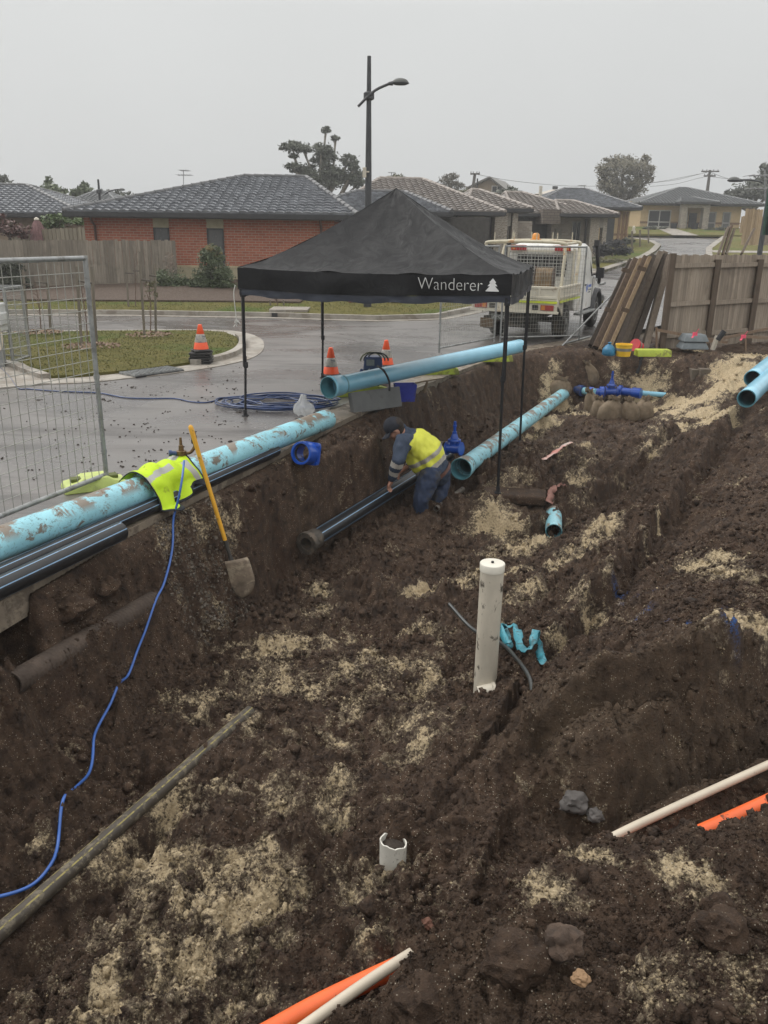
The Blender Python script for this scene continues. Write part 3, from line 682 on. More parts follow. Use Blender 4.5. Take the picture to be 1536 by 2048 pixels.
# asphalt: our road, the side street on the left and the street climbing away on the right
LK = [T(0, 628), T(250, 629), T(550, 634), T(640, 637), T(750, 640), T(870, 636), T(950, 619)]
FK = [T(1090, 578), T(1210, 545), T(1250, 531), T(1292, 517), T(1312, 505), T(1322, 493), T(1305, 484), T(1270, 479)]
FKR = [T(1455, 476), T(1440, 487), T(1424, 500), T(1424, 512), T(1440, 530)]
road = [tuple(p) for p in K1 if p[1] < 19] + [(5.6, 20.2), (8.5, 24), (13, 30), (19, 37)]
road = [q for q in road if q[1] > -3.0]
road += [(FKR[4].x, FKR[4].y), (FKR[3].x, FKR[3].y), (FKR[2].x, FKR[2].y), (FKR[1].x, FKR[1].y), (FKR[0].x+4, FKR[0].y), (FK[7].x-6, FK[7].y+1)]
road += [(p.x, p.y) for p in reversed(FK)] + [(p.x, p.y) for p in reversed(LK)] + [(-60, LK[0].y+1), (-60, -3)]
drape('road', road, 0.0, ASPH, 0, 1.0)
drape('kerb', K0+K1[::-1], .006, CONCD, .2, 0, lambda x, y: 0)

# mown island between the two roads
isl_t = [T(-900, 668, .055), T(0, 665, .055), T(200, 661, .055), T(400, 660, .055), T(450, 664, .055), T(474, 674, .055), T(478, 686, .055), T(468, 700, .055)]
isl_b = [T(440, 712, .055), T(380, 724, .055), T(300, 735, .055), T(230, 742, .055), T(160, 749, .055), T(100, 751, .055), T(60, 738, .055), T(0, 722, .055), T(-300, 690, .055), T(-900, 675, .055)]
isl = [(p.x, p.y) for p in isl_t+isl_b]
flat = lambda x, y: 0
drape('lawn', isl, .055, GRASS, .08, 1.0, flat, smooth=30)
# kerb ring round the island, as an upstand and a flat channel
def ring(name, line, w_in, w_out, z, m, label=None, zf=flat):
    a = off_line(line, w_in); b = off_line(line, -w_out)
    return drape(name, a+b[::-1], z, m, z+.05, .7, zf, label)
kl = [(p.x, p.y) for p in curve([Vector((x, y, 0)) for x, y in isl[1:-4]], 4)]
kl = kl[::-1]
def part_of(line, keep): return [p for p in line if keep(p)]
kr = part_of(kl, lambda p: p[0] > T(425, 700).x)
ring('kerb', kr, .0, .15, .10, CONC)
ring('kerb', off_line(kl, -.01), 0, .50, .013, CONC)
kl2 = [(p.x, p.y) for p in curve([Vector((x, y, 0)) for x, y in isl[-5:]], 4)]
kl2 = kl2[::-1]
ring('kerb', kl2, .0, .15, .09, CONC)
drv = [T(104, 768), T(95, 756), T(60, 741), T(0, 726), T(-300, 694), T(-700, 684), T(-700, 740), T(-100, 786), T(0, 778)]
drape('driveway', [(p.x, p.y) for p in drv], .02, CONC, .03, 1.0, flat)

# verge in front of the houses
vl = [(p.x, p.y) for p in [LK[0]+Vector((-50, 1, 0))]+LK]
vtop = [(7, 27.5), (4, 27.0), (0, 29), (-10, 29.5), (-62, 31)]
drape('lawn', vl+[(3.4, 27.4)]+vtop, .12, GRASS, .14, 1.0, zt, smooth=30)
ring('kerb', vl, .0, .15, .13, CONC, None, zt)
ring('kerb', off_line(vl, -.155), 0, .3, .015, CONC, None, zt)
# garden beds against the fence and the red brick wall
bed = [T(-600, 600, .13), T(0, 601, .13), T(330, 603, .13), T(470, 604, .13), T(600, 606, .13)]
drape('garden_bed', [(p.x, p.y) for p in bed]+[(-2, 30.2), (-11, 30.2), (-11, 29.3), (-40, 27.5)], .17, MULCH, .06, .7, zt)
# verges of the climbing street
fk = [(p.x, p.y) for p in FK]
drape('lawn', fk[1:]+[(fk[-1][0]-4, fk[-1][1]+3), (fk[4][0]-4.5, fk[4][1]), (fk[3][0]-4.5, fk[3][1]), (fk[1][0]-4, fk[1][1]+1)], .12, GRASS, .14, 1.5, zt)
drape('driveway', [fk[0], fk[1], (fk[1][0]-1.5, fk[1][1]+2.5), (5.5, 42), (3.5, 38), (fk[0][0]-3, fk[0][1]+3)], .13, CONC, .14, 1.5, zt)
ring('kerb', fk[::-1], .0, .4, .14, CONC, None, zt)
fr = [(p.x, p.y) for p in FKR]
drape('lawn', fr+[(fr[4][0]+8, fr[4][1]), (fr[0][0]+30, fr[0][1])], .12, GRASS, .14, 2, zt)
drape('footpath', [(fr[3][0]+.6, fr[3][1]+1.2), (fr[3][0]+.6, fr[3][1]+2.8), (fr[3][0]+20, fr[3][1]+3.5), (fr[3][0]+20, fr[3][1]+1.9)], .14, CONC, .03, 2, zt)
ring('kerb', fr, .0, .4, .14, CONC, None, zt)
# lawn and path in front of the far house
e1 = T(1262, 474); e2 = T(1470, 474)
drape('lawn', [(e1.x-8, e1.y+1), (e2.x+20, e2.y+1), (e2.x+20, 92), (e1.x-8, 92)], .13, GRASS, .14, 2, zt)
p0 = T(1350, 473); drape('footpath', [(p0.x-.4, e1.y+.6), (p0.x+1.7, e1.y+.6), (p0.x+2.3, 80), (p0.x+.9, 80)], .16, CONC, .03, 2, zt)

# short grass standing on the lawns near the camera
def tufts(name, poly, n, z, zf, seed, hmax=.045):
    rs = random.Random(seed); X = [p[0] for p in poly]; Y = [p[1] for p in poly]; mb = MB(); k = 0
    def inside(x, y):
        c = False; j = len(poly)-1
        for i in range(len(poly)):
            if (poly[i][1] > y) != (poly[j][1] > y) and x < (poly[j][0]-poly[i][0])*(y-poly[i][1])/(poly[j][1]-poly[i][1])+poly[i][0]: c = not c
            j = i
        return c
    lo = max(min(X), -13)
    while k < n:
        x = rs.uniform(lo, min(max(X), 4)); y = rs.uniform(min(Y), max(Y))
        if not inside(x, y): k += .2; continue
        k += 1; a = rs.uniform(0, pi); h = rs.uniform(.4, 1)*hmax; w = rs.uniform(.008, .02); zz = zf(x, y)+z
        dx, dy = cos(a)*w, sin(a)*w; lx, ly = rs.uniform(-.02, .02), rs.uniform(-.02, .02)
        mb.add([(x-dx, y-dy, zz), (x+dx, y+dy, zz), (x+lx, y+ly, zz+h)], [(0, 1, 2)])
    o = mb.build(name, leaf_mat('grass_blade', (.065, .075, .016), (.17, .15, .05))); tag(o, 'short olive grass of the mown verge', None, None, 'stuff')
tufts('grass', isl, 12000, .045, flat, 1)
tufts('grass', vl+[(3.4, 27.4)]+vtop, 14000, .11, zt, 2, .055)

# storm drain grate in the channel, pit lid in the far kerb
g0 = T(235, 742, .055); g1 = T(330, 730, .055); gd = (g1-g0); gl = gd.length; gd.normalize(); gn = Vector((-gd.y, gd.x, 0))
mb = MB(); r = thing('drain_grate', (g0.x, g0.y, 0), 'rectangular steel drain grate set in the channel below the lawn island', 'drain grate')
for i in range(7): a = g0-gn*(.50-i*.075); mb.beam((a.x, a.y, .032), (a.x+gd.x*gl, a.y+gd.y*gl, .032), .012, .03)
for i in range(13): a = g0-gn*.50+gd*(gl*i/12); mb.beam((a.x, a.y, .034), (a.x+gn.x*.45, a.y+gn.y*.45, .034), .012, .03)
mb.build('bars', GALV, r)
mb = MB(); c = (g0+g1)/2-gn*.275; mb.box((c.x, c.y, .0), (gl, .5, .05), Matrix.Rotation(atan2(gd.y, gd.x), 3, 'Z')); mb.build('well_shade', BLKM, r)  # black slab stands in for the shade below the bars
a = T(545, 634); b = T(608, 634)
r = thing('drain_pit', (a.x, a.y, 0), 'concrete lid and dark kerb mouth of a side entry drain', 'drain pit')
mb = MB(); mb.box(((a.x+b.x)/2, a.y+.55, .15), (b.x-a.x+.2, 1.0, .1)); mb.build('lid', CONC, r, bevel=.01)
mb = MB(); mb.box(((a.x+b.x)/2, a.y-.06, .065), (b.x-a.x, .2, .11)); mb.build('opening_shade', BLKM, r)  # solid black block stands in for the shade of the kerb mouth

# crumbs of mud dropped on the wet road
mb = MB(); rs_ = random.Random(12)
for i in range(330):
    if i < 220: px, py = rs_.gauss(330, 150), rs_.uniform(768, 960)
    else: px, py = rs_.uniform(100, 900), rs_.uniform(700, 800)
    p = A(px, py, z=0)
    if kdist(np.array([p.x]), np.array([p.y]))[0][0] > -.25 or p.y > 15: continue
    for k in range(rs_.choice((1, 1, 1, 2, 4))):
        s_ = rs_.uniform(.004, .016)*(1.6 if rs_.random() < .07 else 1); a = rs_.uniform(0, 3); c = p+Vector((rs_.gauss(0, .03), rs_.gauss(0, .03), .003+s_*.2))
        mb.box(c, (s_*rs_.uniform(1, 2.4), s_*rs_.uniform(.8, 1.6), s_*.7), Matrix.Rotation(a, 3, 'Z') @ Matrix.Rotation(.3, 3, 'X'), 0, .6)
o = mb.build('mud_crumbs', mat('road_mud', (.035, .024, .018), .8), None); tag(o, 'crumbs of mud dropped on the wet road', None, None, 'stuff')
# ================================================================== PIPES AND THINGS ON AND IN THE DUG GROUND
def pipe(name, p0, p1, ro, mats, label, cat='pipe', bell=None, group=None, ri=None, stripes=None, seg=40, bend=None):
    """hollow pipe, open at both ends; bell = socket at p0; stripes = segment numbers that carry the stripe material"""
    p0 = Vector(p0); p1 = Vector(p1); L = (p1-p0).length; ri = ri or ro*.9
    mb = MB()
    if bell: prof = [(0, ro*1.2), (bell*.06, ro*1.235), (bell*.16, ro*1.235), (bell*.2, ro*1.16), (bell*.72, ro*1.15), (bell, ro)]
    else: prof = [(0, ro*.985), (.004, ro)]
    k = 10; prof += [(prof[-1][0]+(L-prof[-1][0]-.005)*i/k, ro) for i in range(1, k+1)] + [(L, ro*.985)]
    b0 = ro*1.1 if bell else ri
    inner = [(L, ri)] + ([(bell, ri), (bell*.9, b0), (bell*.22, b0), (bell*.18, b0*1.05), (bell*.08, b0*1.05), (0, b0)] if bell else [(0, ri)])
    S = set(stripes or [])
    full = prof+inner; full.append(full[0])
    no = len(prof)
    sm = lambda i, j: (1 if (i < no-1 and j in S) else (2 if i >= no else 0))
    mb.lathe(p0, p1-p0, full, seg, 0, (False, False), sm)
    o = solo(mb, name, mats, label, cat, group, 40)
    return o
# --- muddy blue main on the kerb, with its brass riser
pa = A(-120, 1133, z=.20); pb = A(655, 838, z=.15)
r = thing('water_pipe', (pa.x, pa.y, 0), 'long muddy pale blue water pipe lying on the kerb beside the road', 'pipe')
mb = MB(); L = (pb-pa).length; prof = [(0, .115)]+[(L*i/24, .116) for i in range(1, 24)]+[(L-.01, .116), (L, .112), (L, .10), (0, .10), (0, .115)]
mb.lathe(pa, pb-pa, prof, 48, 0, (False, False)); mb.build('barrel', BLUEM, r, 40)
u = (pb-pa).normalized()
q = A(300, 968, z=.18); q = pa+u*((q-pa).dot(u))
mb = MB(); mb.lathe(q-u*.16, u, [(0, .117), (.02, .137), (.16, .141), (.22, .138), (.27, .117)], 48, 0, (False, False)); mb.build('socket', BLUEM, r, 40)
# brass fitting standing on the main
BRASS = mat('muddy_brass', (.20, .12, .05), .45, .5, var=.5, scale=20, dirt=.6, dirtcol=(.12, .08, .05), dscale=14, dthr=.5)
hy = A(362, 925, z=.28); w = pa+u*((hy-pa).dot(u)); w.z += .11
t = thing('hydrant_fitting', tuple(w), 'muddy brass riser with hose tail clamped on the blue pipe', 'pipe fitting')
mb = MB(); mb.lathe(w, (0, 0, 1), [(-.02, .05), (.01, .05), (.012, .032), (.06, .03), (.065, .044), (.10, .044), (.105, .024), (.15, .02), (.155, .014), (.22, .010)], 16); mb.build('riser', BRASS, t, 40)
mb = MB(); mb.tube(curve([w+Vector((.0, 0, .08)), w+Vector((.07, .02, .08)), w+Vector((.11, .03, .13)), w+Vector((.11, .03, .17))], 5), .014, 10); mb.build('elbow', BRASS, t, 40)
mb = MB(); mb.lathe(w+Vector((.11, .03, .16)), (0, 0, 1), [(0, .018), (.005, .026), (.07, .026), (.075, .02), (.11, .018)], 12); mb.build('hose_coupling', mat('brown_rubber', (.05, .035, .03), .6), t, 40)
mb = MB(); mb.lathe(w+Vector((-.03, -.01, .08)), (-1, -.35, .1), [(0, .02), (.05, .02), (.052, .028), (.075, .028)], 12); mb.build('blue_cap', mat('navy_plastic', (.02, .05, .16), .4), t, 40)
mb = MB(); mb.lathe(w-Vector((0, 0, .11))-u*.035, u, [(0, .119), (.0, .125), (.07, .125), (.07, .119)], 40, 0, (False, False)); mb.build('saddle', BRASS, t, 40)

# --- black polythene pipes with blue stripes beside the kerb
h0 = A(-100, 1192, z=.075); h1 = A(551, 901, z=.07)
pipe('polythene_pipe', h1, h0, .063, [HDPE, STRB, HDPE], 'long black polythene pipe with blue stripes under the muddy blue pipe', 'pipe', stripes=[2, 10, 18, 27, 40, 52], ri=.045, seg=64)
pp = A(543, 893, z=.07); pq = A(160, 1040, z=.075); dd = (pq-pp).normalized()*0
pipe('polythene_pipe', A(-100, 1222, z=.08), A(241, 1062, z=.08), .072, [HDPE, STRB, HDPE], 'short black polythene pipe with blue stripes nearest the dug bank', 'pipe', stripes=[2, 10, 18, 27, 40, 52], ri=.052, seg=64)
pipe('polythene_pipe', A(548, 884, z=.06)+Vector((-.07, .03, 0)), A(300, 985, z=.06)+Vector((-.10, .05, 0)), .05, [HDPE, STRB, HDPE], 'thin black polythene pipe squeezed between the muddy blue pipe and a striped one', 'pipe', stripes=[4, 14, 24], ri=.04, seg=64)

# --- upper clean blue pipe on lime blocks, under the gazebo
u0 = A(657, 775, z=.33); u1 = A(1040, 692, z=.36)
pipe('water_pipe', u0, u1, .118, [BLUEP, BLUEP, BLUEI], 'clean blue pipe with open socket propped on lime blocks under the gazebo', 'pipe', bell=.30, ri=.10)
# --- lower blue pipe in the pit running to the valve line
m0 = A(922, 938, z=-.60); m1 = A(1128, 787, z=-.78)
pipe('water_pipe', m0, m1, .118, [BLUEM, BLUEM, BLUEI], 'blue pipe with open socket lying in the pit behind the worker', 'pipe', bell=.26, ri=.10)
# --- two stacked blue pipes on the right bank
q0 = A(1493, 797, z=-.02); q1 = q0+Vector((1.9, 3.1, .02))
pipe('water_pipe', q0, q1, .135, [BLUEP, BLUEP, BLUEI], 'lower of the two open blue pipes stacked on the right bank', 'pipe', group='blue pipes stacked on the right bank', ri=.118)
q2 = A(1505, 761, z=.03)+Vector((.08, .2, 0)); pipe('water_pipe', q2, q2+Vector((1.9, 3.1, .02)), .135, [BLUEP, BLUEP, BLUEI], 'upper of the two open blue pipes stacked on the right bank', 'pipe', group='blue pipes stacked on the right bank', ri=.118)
# --- short blue stub looking out of the sand
s0 = P(1106, 1082); s0.z += .09
pipe('water_pipe', s0, s0+Vector((.10, .55, .04)), .093, [BLUEM, BLUEM, BLUEI], 'short blue pipe stub poking out of a sandy hole', 'pipe', ri=.083)

# --- the black main the worker holds
b0 = A(612, 1088, z=-.82); b1 = A(873, 925, z=-.70); bu = (b1-b0).normalized(); b2 = b1+bu*.4
r = thing('polythene_pipe', tuple(b0-Vector((0, 0, .12))), 'black striped pipe with muddy flange end that the worker is holding', 'pipe')
mb = MB(); LL = (b2-b0).length; S = {4, 14, 24, 35, 50}; ro = .087; nb = 20
prof = [(.16, ro)]+[(.16+(LL-.16)*i/nb, ro) for i in range(1, nb+1)]+[(LL, .066), (.16, .066)]
mb.lathe(b0, bu, prof, 64, 0, (False, False), lambda i, j: 1 if (i <= nb and j in S) else 0); mb.build('barrel', [HDPE, STRB], r, 40)
MUDM = mat('mud_caked_casting', (.095, .08, .065), .6, var=.5, scale=12, bump=.8, bscale=40, dirt=.8, dirtcol=(.13, .10, .075), dscale=12, dthr=.5)
mb = MB(); mb.lathe(b0, bu, [(0, .085), (0, .118), (.012, .122), (.05, .122), (.058, .118), (.06, .10), (.11, .098), (.15, .108), (.19, .105), (.21, .089), (.21, .066), (0, .066), (0, .085)], 40, 0, (False, False)); mb.build('flange', MUDM, r, 40)
for k in range(6):
    a = 2*pi*k/6; R_ = frame_to(bu); c = b0+R_ @ Vector((cos(a)*.108, sin(a)*.108, 0)); mb = MB(); mb.lathe(c-bu*.012, bu, [(0, .011), (.09, .011)], 6); mb.build('bolt', MUDM, r, 30)

# --- old pipes sticking out of the banks
def corr(name, p0, p1, ro, m, label):
    p0 = Vector(p0); p1 = Vector(p1); L = (p1-p0).length; prof = []; n = int(L/.012)
    for i in range(n+1): prof.append((L*i/n, ro*(1+.06*sin(i*pi/1.5))))
    prof += [(L, ro*.86), (0, ro*.86)]; prof.append(prof[0])
    mb = MB(); mb.lathe(p0, p1-p0, prof, 28, 0, (False, False)); return solo(mb, name, m, label, 'pipe', None, 60)
CORR = mat('muddy_corrugated_pipe', (.085, .06, .045), .8, var=.4, scale=8, bump=.8, bscale=50, dirt=.8, dirtcol=(.045, .031, .023), dscale=6, dthr=.5)
c0 = OLD0; c1 = OLD1
corr('drain_pipe', c0, c1, .074, CORR, 'long old corrugated drain pipe half buried along the left bank')
a_ = A(716, 925, z=-.50); b_ = A(800, 968, z=-.72)
corr('drain_pipe', b_, a_+(a_-b_)*.4, .062, CORR, 'brown corrugated pipe leaving the bank in front of the worker')
pipe('drain_pipe', A(872, 1018, z=-.90), A(912, 985, z=-.92)+Vector((.1, .15, 0)), .034, [mat('grey_old_pvc', (.16, .14, .12), .4, var=.4, dirt=.6)]*3, 'thin grey pipe end in the hollow right of the worker', 'pipe')
corr('drain_pipe', A(812, 958, z=-1.0), A(850, 985, z=-1.05), .075, mat('ribbed_grey_pipe', (.14, .125, .10), .7, var=.4), 'grey ribbed pipe in the hole under the worker hands')

# --- gas main with dashed yellow stripes
def onground(pts, dz, n=6, det=True):
    out = []
    for p in curve([Vector(p) for p in pts], n): out.append(Vector((p.x, p.y, hgt(p.x, p.y, det)+dz)))
    return out
GASB = mat('muddy_gas_pipe', (.060, .048, .036), .55, var=.35, scale=8, stretch=(1, 1, 1), dirt=.7, dirtcol=(.17, .145, .105), dscale=14, dthr=.52)
GASY = mat('worn_yellow_stripe', (.30, .25, .08), .6, var=.4, scale=20, dirt=.95, dirtcol=(.09, .075, .05), dscale=22, dthr=.48)
g0 = A(-60, 1925, z=-.93)+Vector((0, 0, .02)); g1 = A(500, 1418, z=-.93)+Vector((0, 0, -.02))
gp = [g0.lerp(g1, i/24.0) for i in range(25)]
mb = MB(); mb.tube(gp, .042, 32, 0, True, lambda i, j: 1 if j in (5, 10, 21) else 0)
solo(mb, 'gas_pipe', [GASB, GASY], 'buried dark gas pipe with worn yellow stripes crossing the near pit floor', 'pipe', None, 40)

# --- white sewer riser with cap and side boss
rb = A(968, 1402, z=-.88); rt = A(985, 1128, Y=rb.y); ax = (rt-rb).normalized()
rb2 = rb-ax*.15
r = thing('sewer_riser', tuple(rb), 'tall capped white sewer riser pipe standing in the middle of the pit', 'pipe')
mb = MB(); L = (rt-rb2).length; mb.lathe(rb2, ax, [(L*i/14, .078) for i in range(15)], 40); mb.build('barrel', WHITEP, r, 40)
mb = MB(); mb.lathe(rt-ax*.055, ax, [(.012, .0785), (.012, .082), (.06, .083), (.064, .080), (.066, .074), (.063, .0)], 40, 0, (False, False)); mb.build('cap', mat('clean_white_pvc', (.66, .63, .55), .4, var=.1, dirt=.5, dirtcol=(.1, .08, .06), dscale=14, dthr=.66), r, 40)
mb = MB(); mb.lathe(rt+ax*.010, ax, [(0, .010), (.010, .010)], 6); mb.build('screw', BLK, r, 30)
mb = MB(); c = A(986, 1380, z=-.74); mb.lathe(c-Vector((.10, .02, .02)), (1, .1, .25), [(0, .052), (.10, .052), (.10, .056), (.125, .054), (.135, .0)], 24, 0, (False, False)); mb.build('side_branch', WHITEP, r, 40)
# --- cut white stub filled with soil
sb = P(786, 1706, -.015); mb = MB(); n = 44; rr = []
for h, rad in ((-.08, .066), (.03, .066), (.07, .067)): rr.append([sb+Vector((cos(2*pi*j/n)*rad, sin(2*pi*j/n)*rad, h+(.0 if h < .06 else .004*sin(j*.9)+.005*rnd.random()+.014*cos(2*pi*j/n+2.5)))) for j in range(n)])
rr.append([p*1 for p in rr[-1]]); rr[-1] = [sb+(p-sb)*1 for p in rr[-1]]
rr[-1] = [Vector((sb.x+(p.x-sb.x)*.9, sb.y+(p.y-sb.y)*.9, p.z)) for p in rr[-1]]
rr.append([Vector((sb.x+(p.x-sb.x)*.9/1, sb.y+(p.y-sb.y)*.9/1, sb.z+.035)) for p in rr[0]])
mb.rings(rr, True, False, False)
r = thing('pipe_stub', tuple(sb), 'short broken white pipe stub full of soil, standing near the front', 'pipe')
mb.build('wall', mat('chalky_pvc', (.62, .60, .54), .5, var=.15, dirt=.6, dirtcol=(.1, .08, .06), dscale=16, dthr=.58), r, 40)
mb = MB(); mb.lathe(sb, (0, 0, 1), [(.02, .060), (.045, .059), (.055, .035), (.06, .0)], 24, 0, (False, False)); mb.build('soil_fill', mat('packed_soil', (.04, .028, .02), .95, var=.5, scale=30, bump=1, bscale=60), r, 60)
# --- electrical conduits
ORG2 = mat('orange_conduit', (.80, .14, .035), .45, var=.15, dirt=.85, dirtcol=(.045, .03, .022), dscale=9, dthr=.60)
WHT2 = mat('cream_conduit', (.58, .51, .41), .42, var=.12, dirt=.8, dirtcol=(.07, .055, .04), dscale=12, dthr=.63)
w0 = A(1640, 1482, z=-.56); w1 = A(1250, 1662, z=-.61); w2 = A(775, 1937, z=-.61); w3 = A(560, 2088, z=-.60); wm = A(1000, 1800, z=-.74)
mb = MB(); mb.tube(curve([w0, w1, wm, w2, w3], 10), .0225, 20); solo(mb, 'conduit', WHT2, 'thin cream conduit crossing the near trench', 'conduit', None, 40)
o0 = A(1640, 1556, z=-.63); o1 = A(1396, 1668, z=-.65); o2 = A(760, 1950, z=-.70); o3 = A(500, 2085, z=-.66)
mb = MB(); mb.tube(curve([o0, o1, o2, o3], 10), .041, 24); solo(mb, 'conduit', ORG2, 'thick bright orange conduit half buried in the near trench', 'conduit', None, 40)

# --- black cable behind the riser and the torn blue tape
CABL = mat('grey_black_cable', (.04, .045, .045), .35, dirt=.4)
cb = [A(898, 1208, z=-.66), A(945, 1258, z=-.72), P(1000, 1300, .05), P(1030, 1330, .04), P(1058, 1368, .03), P(1066, 1390, -.05)]
mb = MB(); mb.tube(curve(cb, 8), .014, 10); solo(mb, 'cable', CABL, 'black cable sticking out of the soil behind the white riser', 'cable', None, 40)
TAPEB = mat('teal_tape', (.06, .30, .38), .4, var=.4, scale=14, dirt=.6, dscale=14, dthr=.55)
def ribbon(pts, w, m, name, label, cat='tape', n=8, twist=1.0, seed=1):
    rs = random.Random(seed); P_ = curve(pts, n); mb = MB(); vs = []; a = 0
    for i, p in enumerate(P_):
        t_ = (P_[min(i+1, len(P_)-1)]-P_[max(i-1, 0)]).normalized(); s_ = t_.cross(Vector((0, 0, 1))).normalized(); up = s_.cross(t_)
        a = a*.7+rs.uniform(-1, 1)*twist; q = s_*cos(a)+up*sin(a); ww = w*rs.uniform(.75, 1.1)
        vs += [p-q*ww/2+up*.004, p+up*ww*.12*rs.uniform(-1, 1)+up*.008, p+q*ww/2+up*.004]
    fs = []
    for i in range(len(P_)-1): fs += [(3*i, 3*i+1, 3*i+4, 3*i+3), (3*i+1, 3*i+2, 3*i+5, 3*i+4)]
    mb.add(vs, fs); o = solo(mb, name, m, label, cat, None, 60)
    so_ = o.modifiers.new('thick', 'SOLIDIFY'); so_.thickness = .002
    return o
tp = [P(1005, 1275, .10), P(1018, 1300, .03), P(1000, 1285, .12), P(1030, 1280, .10), P(1040, 1305, .03), P(1060, 1310, .05), P(1070, 1290, .09), P(1078, 1315, .03), P(1088, 1340, .03)]
ribbon(tp, .065, TAPEB, 'warning_tape', 'torn teal warning tape crumpled beside the white riser', twist=.8, n=6, seed=4)
pk = mat('pink_tape', (.62, .22, .20), .5, dirt=.5, dscale=20)
w_ = P(1150, 915); ribbon([P(1085, 925, .03), P(1110, 910, .04), P(1128, 900, .06), P(1142, 893, .06)], .07, mat('red_white_tape', (.66, .60, .54), .5, c2=(.62, .12, .08), scale=3), 'barrier_tape', 'muddy red and white barrier tape lying on the dirt mound', twist=.3, seed=2)
ribbon([P(1098, 1010, .02), P(1103, 992, .06), P(1112, 985, .08), P(1130, 985, .05)], .10, mat('pink_rag', (.30, .15, .12), .8, var=.3), 'rag', 'small dirty pink rag on the soil right of the gazebo leg', 'rag', twist=.9, seed=3)
STK = wood_mat('broken_stick', (.12, .08, .05), (.22, .16, .10))

# --- long-handled shovel stuck in the trench
sh_b = A(486, 1198, z=-.95)
top = A(380, 850, Y=sh_b.y-.05); ax = (top-sh_b).normalized(); tipL = .40
r = thing('shovel', tuple(sh_b), 'long yellow-handled shovel leaning from the trench beside the blue hose', 'shovel')
LT = (top-sh_b).length; mb = MB(); hs = sh_b+ax*(tipL+.13)
mb.tube([hs+(top-hs)*t for t in (0, .1, .5, .8, .93, .975, .99, 1)], [.0175, .019, .0185, .0185, .0215, .0215, .018, .008], 20); mb.build('handle', mat('yellow_fibreglass', (.80, .42, .045), .38, var=.12, dirt=.6, dirtcol=(.12, .08, .04), dscale=8, dthr=.64), r, 40)
mb = MB(); mb.tube([sh_b+ax*(tipL-.04), sh_b+ax*(tipL+.06), hs, hs+ax*.06], [.026, .016, .0185, .0205], 16); mb.build('socket', mat('worn_steel', (.10, .095, .09), .5, .5), r, 40)
sd = Vector((1, -.12, 0)); sd = (sd-ax*sd.dot(ax)).normalized(); nn = ax.cross(sd)
nu, nv = 12, 12; vs = []
for j in range(nv+1):
    v = j/nv; wd = .165*(min(1, (1-v)*3.2+.0)**.5 if v > .72 else 1)*(1 if v > .08 else .93)
    if v > .45: wd = .165*max(0, 1-((v-.45)/.555)**2.1)**.75
    for i in range(nu+1):
        a = (i/nu-.5)*2; vs.append(sh_b+ax*(tipL*(1-v))+sd*(a*wd)-nn*(.028*(1-a*a)*(1-v*.35))+nn*(.02*v*v))
mb = MB(); mb.add(vs, [(j*(nu+1)+i, j*(nu+1)+i+1, (j+1)*(nu+1)+i+1, (j+1)*(nu+1)+i) for j in range(nv) for i in range(nu)])
o = mb.build('blade', mat('muddy_blade', (.30, .235, .175), .65, var=.5, scale=9, dirt=.8, dirtcol=(.42, .35, .26), dscale=7, dthr=.52), r, 60); so_ = o.modifiers.new('t', 'SOLIDIFY'); so_.thickness = .004

# --- blue air hose: down the bank to the near left corner, and lying across the road into a coil
HOSE = mat('blue_hose', (.035, .12, .42), .35, var=.25, coat=.2, dirt=.4, dscale=8, dthr=.6)
hp = [(368,922,.36),(366,950,.32),(360,985,.17),(352,1020,.04)]
pts = [A(x, y, z=z) for x, y, z in hp]
for x, y in ((343,1050),(350,1090),(345,1130),(330,1170),(322,1210),(300,1260),(272,1310),(268,1345),(250,1390),(222,1430),(190,1468),(188,1500),(190,1535),(175,1575),(135,1620),(118,1665),(124,1710),(100,1765),(50,1795),(-20,1805)):
    pts.append(P(x, y, .03))
hc = curve(pts, 7); hc = [p if i < 24 else Vector((p.x, p.y, max(p.z-.01, hgt(p.x, p.y)+.012))) for i, p in enumerate(hc)]
for _ in range(45): hc = [hc[0]]+[(hc[i-1]+hc[i]*2+hc[i+1])/4 for i in range(1, len(hc)-1)]+[hc[-1]]
hc = [p if i < 24 else Vector((p.x, p.y, max(p.z-.01, hgt(p.x, p.y)+.012))) for i, p in enumerate(hc)]
for _ in range(8): hc = [hc[0]]+[(hc[i-1]+hc[i]*2+hc[i+1])/4 for i in range(1, len(hc)-1)]+[hc[-1]]
hc = [p if i < 24 else p+Vector((0, 0, .008)) for i, p in enumerate(hc)]
mb = MB(); mb.tube(hc, .0095, 12); solo(mb, 'air_hose', HOSE, 'bright blue hose snaking down the dug bank to the near corner', 'hose', None, 60)
HOSD = mat('dark_blue_hose', (.02, .05, .16), .35, var=.3, coat=.2)
pts = [A(x, y, z=.012) for x, y in ((-40,700),(0,735),(20,755),(36,776),(60,778),(110,782),(160,784),(200,786),(250,795),(300,797),(350,797),(380,803),(410,805),(435,800),(450,795),(465,800),(480,808))]
ctr = A(555, 808, z=.012); cp_ = []
for k in range(90):
    a = k*.62; q = .16+.30*abs(sin(k*.37+1))+rnd.uniform(-.03, .03)
    cp_.append(ctr+Vector((cos(a)*q*1.75, sin(a)*q*1.15, .012+.05*rnd.random())))
mb = MB(); mb.tube(curve(pts+cp_, 6), .010, 8); solo(mb, 'air_hose', HOSD, 'dark blue hose trailing across the wet road into a tangled coil', 'hose', None, 60)

